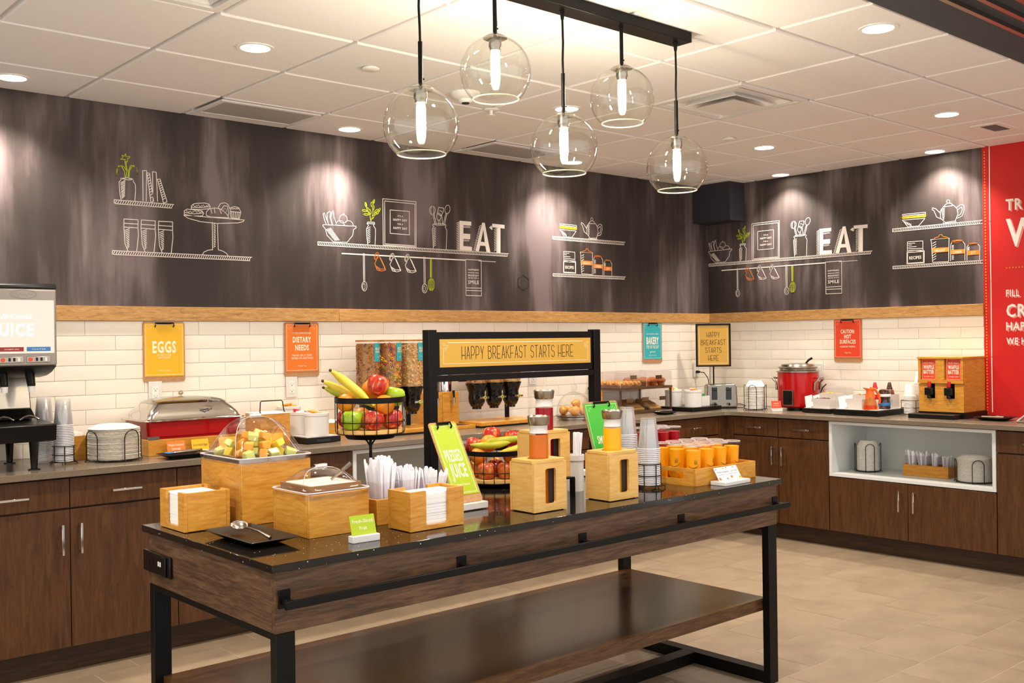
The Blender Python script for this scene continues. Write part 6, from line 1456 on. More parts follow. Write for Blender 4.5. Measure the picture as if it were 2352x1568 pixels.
# niche contents
arch_rack('black wire rack of bowls inside the white niche',(-0.385,-1.640,0.5165),0.083,0.195,4,math.radians(40),0.7)
dish_stack('fibre_bowl',21,(-0.385,-1.640,0.5165+0.0128),0.077,0.046,0.0078,'pale fibre bowl in the rack inside the niche',mat_fibre2,True)
arch_rack('black wire rack of plates inside the white niche',(-0.435,-2.400,0.5165),0.112,0.150,4,math.radians(215),0.62)
dish_stack('fibre_plate',24,(-0.435,-2.400,0.5165+0.0128),0.103,0.022,0.0061,'pale fibre plate in the rack inside the niche',mat_fibre2,True)
ART_LEFT=[('w',[(0.099,0.318),(0.103,0.313),(0.091,0.297),(0.092,0.272),(0.096,0.229),(0.1,0.208)]),('w',[(0.164,0.319),(0.169,0.316),(0.164,0.309),(0.176,0.293),(0.177,0.262),(0.172,0.207)]),('w',[(0.101,0.317),(0.134,0.324),(0.169,0.319),(0.138,0.313),(0.101,0.317)]),('w',[(0.099,0.294),(0.123,0.309)]),('w',[(0.099,0.287),(0.122,0.302)]),('w',[(0.1,0.28),(0.122,0.295)]),('w',[(0.1,0.272),(0.122,0.287)]),('w',[(0.101,0.265),(0.121,0.28)]),('w',[(0.101,0.258),(0.121,0.272)]),('w',[(0.102,0.25),(0.121,0.265)]),('w',[(0.102,0.243),(0.12,0.258)]),('w',[(0.103,0.236),(0.12,0.25)]),('w',[(0.103,0.228),(0.12,0.243)]),('w',[(0.104,0.221),(0.119,0.235)]),('w',[(0.105,0.214),(0.119,0.228)]),('g',[(0.123,0.325),(0.119,0.357),(0.104,0.381),(0.089,0.382),(0.08,0.361),(0.077,0.327)]),('g',[(0.128,0.327),(0.132,0.358),(0.117,0.38),(0.1,0.384),(0.085,0.373),(0.077,0.327)]),('g',[(0.132,0.362),(0.126,0.388),(0.123,0.411)]),('g',[(0.135,0.358),(0.13,0.388),(0.127,0.414)]),('g',[(0.138,0.328),(0.141,0.359),(0.152,0.388),(0.167,0.393),(0.183,0.38),(0.189,0.346)]),('g',[(0.143,0.329),(0.147,0.364),(0.161,0.387),(0.176,0.386),(0.187,0.37),(0.189,0.346)]),('g',[(0.124,0.418),(0.109,0.416),(0.099,0.416),(0.112,0.424),(0.108,0.439),(0.12,0.433),(0.127,0.448),(0.131,0.432),(0.15,0.436),(0.146,0.427),(0.133,0.421),(0.138,0.417),(0.132,0.401),(0.126,0.416)]),('w',[(0.216,0.211),(0.216,0.369),(0.237,0.371),(0.233,0.21)]),('w',[(0.238,0.36),(0.253,0.358),(0.273,0.213),(0.258,0.205),(0.239,0.355)]),('w',[(0.269,0.213),(0.269,0.369),(0.289,0.367),(0.294,0.213)]),('w',[(0.293,0.33),(0.309,0.334),(0.346,0.215),(0.326,0.208),(0.296,0.326)]),('w',[(0.241,0.345),(0.253,0.352)]),('w',[(0.3,0.317),(0.314,0.325)]),('w',[(0.243,0.33),(0.255,0.338)]),('w',[(0.303,0.306),(0.316,0.314)]),('w',[(0.245,0.316),(0.257,0.323)]),('w',[(0.306,0.295),(0.319,0.302)]),('w',[(0.247,0.301),(0.258,0.309)]),('w',[(0.309,0.283),(0.322,0.291)]),('w',[(0.249,0.287),(0.26,0.294)]),('w',[(0.312,0.272),(0.324,0.28)]),('w',[(0.251,0.272),(0.262,0.28)]),('w',[(0.315,0.261),(0.327,0.268)]),('w',[(0.253,0.258),(0.263,0.265)]),('w',[(0.318,0.249),(0.33,0.257)]),('w',[(0.255,0.243),(0.265,0.251)]),('w',[(0.321,0.238),(0.332,0.246)]),('w',[(0.257,0.229),(0.267,0.236)]),('w',[(0.324,0.227),(0.335,0.234)]),('w',[(0.114,0.108),(0.188,0.109),(0.187,0.066),(0.189,0.027),(0.179,-0.054)]),('w',[(0.114,0.108),(0.113,0.066),(0.118,-0.02),(0.133,-0.058)]),('w',[(0.113,0.086),(0.187,0.086)]),('w',[(0.113,0.066),(0.187,0.066)]),('w',[(0.119,0.049),(0.141,0.059)]),('w',[(0.12,0.04),(0.141,0.05)]),('w',[(0.121,0.031),(0.141,0.041)]),('w',[(0.123,0.022),(0.14,0.032)]),('w',[(0.124,0.013),(0.14,0.023)]),('w',[(0.125,0.004),(0.14,0.014)]),('w',[(0.126,-0.005),(0.14,0.004)]),('w',[(0.127,-0.014),(0.139,-0.005)]),('w',[(0.128,-0.023),(0.139,-0.014)]),('w',[(0.13,-0.032),(0.139,-0.023)]),('w',[(0.131,-0.041),(0.139,-0.032)]),('w',[(0.205,0.109),(0.28,0.109),(0.279,0.066),(0.281,0.027),(0.271,-0.056)]),('w',[(0.205,0.109),(0.203,0.066),(0.209,-0.021),(0.224,-0.06)]),('w',[(0.204,0.086),(0.28,0.086)]),('w',[(0.203,0.066),(0.279,0.065)]),('w',[(0.21,0.049),(0.232,0.059)]),('w',[(0.211,0.04),(0.232,0.05)]),('w',[(0.212,0.031),(0.232,0.041)]),('w',[(0.213,0.021),(0.232,0.031)]),('w',[(0.215,0.012),(0.231,0.022)]),('w',[(0.216,0.003),(0.231,0.013)]),('w',[(0.217,-0.006),(0.231,0.004)]),('w',[(0.218,-0.015),(0.231,-0.006)]),('w',[(0.22,-0.024),(0.231,-0.015)]),('w',[(0.221,-0.033),(0.23,-0.024)]),('w',[(0.222,-0.043),(0.23,-0.033)]),('w',[(0.298,0.109),(0.375,0.11),(0.374,0.066),(0.376,0.026),(0.365,-0.057)]),('w',[(0.298,0.109),(0.296,0.066),(0.302,-0.022),(0.317,-0.062)]),('w',[(0.296,0.086),(0.374,0.086)]),('w',[(0.296,0.066),(0.374,0.065)]),('w',[(0.303,0.049),(0.326,0.059)]),('w',[(0.304,0.039),(0.325,0.049)]),('w',[(0.305,0.03),(0.325,0.04)]),('w',[(0.306,0.021),(0.325,0.031)]),('w',[(0.308,0.012),(0.325,0.021)]),('w',[(0.309,0.002),(0.325,0.012)]),('w',[(0.31,-0.007),(0.324,0.003)]),('w',[(0.311,-0.016),(0.324,-0.007)]),('w',[(0.313,-0.025),(0.324,-0.016)]),('w',[(0.314,-0.035),(0.324,-0.025)]),('w',[(0.315,-0.044),(0.323,-0.035)]),('w',[(0.438,0.151),(0.606,0.15),(0.793,0.149),(0.785,0.139),(0.754,0.13),(0.63,0.119),(0.533,0.122),(0.462,0.136),(0.438,0.15)]),('w',[(0.601,0.122),(0.601,-0.029)]),('w',[(0.632,0.12),(0.634,-0.027)]),('w',[(0.542,-0.057),(0.55,-0.043),(0.574,-0.032),(0.601,-0.027)]),('w',[(0.634,-0.026),(0.662,-0.033),(0.682,-0.044),(0.691,-0.055)]),('w',[(0.609,0.112),(0.62,0.119)]),('w',[(0.609,0.103),(0.62,0.109)]),('w',[(0.609,0.093),(0.62,0.1)]),('w',[(0.609,0.083),(0.62,0.09)]),('w',[(0.609,0.074),(0.619,0.08)]),('w',[(0.608,0.064),(0.619,0.071)]),('w',[(0.608,0.054),(0.619,0.061)]),('w',[(0.608,0.045),(0.619,0.051)]),('w',[(0.608,0.035),(0.619,0.042)]),('w',[(0.608,0.026),(0.619,0.032)]),('w',[(0.608,0.016),(0.619,0.022)]),('w',[(0.608,0.006),(0.618,0.013)]),('w',[(0.608,-0.003),(0.618,0.003)]),('w',[(0.607,-0.013),(0.618,-0.007)]),('w',[(0.481,0.187),(0.482,0.205),(0.496,0.217),(0.525,0.222),(0.558,0.226),(0.583,0.222),(0.591,0.207),(0.587,0.197),(0.534,0.189),(0.481,0.187)]),('w',[(0.484,0.198),(0.534,0.199),(0.59,0.209)]),('w',[(0.441,0.155),(0.441,0.175),(0.458,0.185),(0.5,0.184),(0.543,0.182),(0.553,0.169),(0.543,0.154),(0.49,0.151),(0.441,0.155)]),('w',[(0.442,0.166),(0.495,0.162),(0.552,0.171)]),('w',[(0.491,0.21),(0.496,0.208)]),('w',[(0.453,0.176),(0.458,0.174)]),('w',[(0.501,0.204),(0.505,0.202)]),('w',[(0.462,0.171),(0.467,0.17)]),('w',[(0.51,0.208),(0.515,0.206)]),('w',[(0.472,0.175),(0.476,0.173)]),('w',[(0.52,0.212),(0.525,0.21)]),('w',[(0.481,0.171),(0.486,0.169)]),('w',[(0.529,0.206),(0.534,0.204)]),('w',[(0.491,0.175),(0.495,0.173)]),('w',[(0.539,0.21),(0.544,0.208)]),('w',[(0.5,0.179),(0.505,0.177)]),('w',[(0.549,0.214),(0.553,0.212)]),('w',[(0.51,0.174),(0.514,0.173)]),('w',[(0.558,0.208),(0.563,0.206)]),('w',[(0.519,0.178),(0.524,0.176)]),('w',[(0.568,0.212),(0.573,0.21)]),('w',[(0.529,0.174),(0.534,0.172)]),('w',[(0.578,0.216),(0.582,0.214)]),('w',[(0.538,0.178),(0.543,0.176)]),('w',[(0.567,0.159),(0.567,0.177),(0.582,0.194),(0.616,0.204),(0.651,0.2),(0.685,0.177),(0.702,0.155),(0.591,0.152),(0.567,0.159)]),('w',[(0.594,0.193),(0.599,0.173)]),('w',[(0.614,0.201),(0.618,0.176)]),('w',[(0.646,0.199),(0.655,0.175)]),('w',[(0.636,0.205),(0.651,0.23),(0.676,0.237),(0.696,0.229),(0.705,0.206)]),('w',[(0.656,0.198),(0.671,0.22),(0.691,0.219),(0.7,0.182),(0.695,0.163)]),('w',[(0.708,0.197),(0.71,0.211),(0.736,0.22),(0.761,0.215),(0.773,0.192),(0.762,0.152),(0.712,0.155),(0.708,0.197)]),('w',[(0.708,0.191),(0.773,0.19)]),('w',[(0.718,0.188),(0.72,0.158)]),('w',[(0.729,0.188),(0.729,0.157)]),('w',[(0.74,0.188),(0.738,0.157)]),('w',[(0.751,0.188),(0.747,0.156)]),('w',[(0.762,0.188),(0.756,0.155)]),('w',[(0.715,0.204),(0.719,0.209)]),('w',[(0.724,0.205),(0.728,0.21)]),('w',[(0.732,0.206),(0.736,0.211)]),('w',[(0.741,0.206),(0.745,0.211)]),('w',[(0.749,0.207),(0.754,0.212)]),('w',[(0.758,0.208),(0.762,0.213)]),('w',[(0.687,0.195),(0.686,0.191),(0.683,0.187),(0.68,0.185),(0.676,0.185),(0.672,0.186),(0.67,0.19),(0.669,0.194),(0.67,0.199),(0.672,0.202),(0.676,0.204),(0.68,0.205),(0.683,0.203),(0.686,0.2),(0.687,0.195)]),]
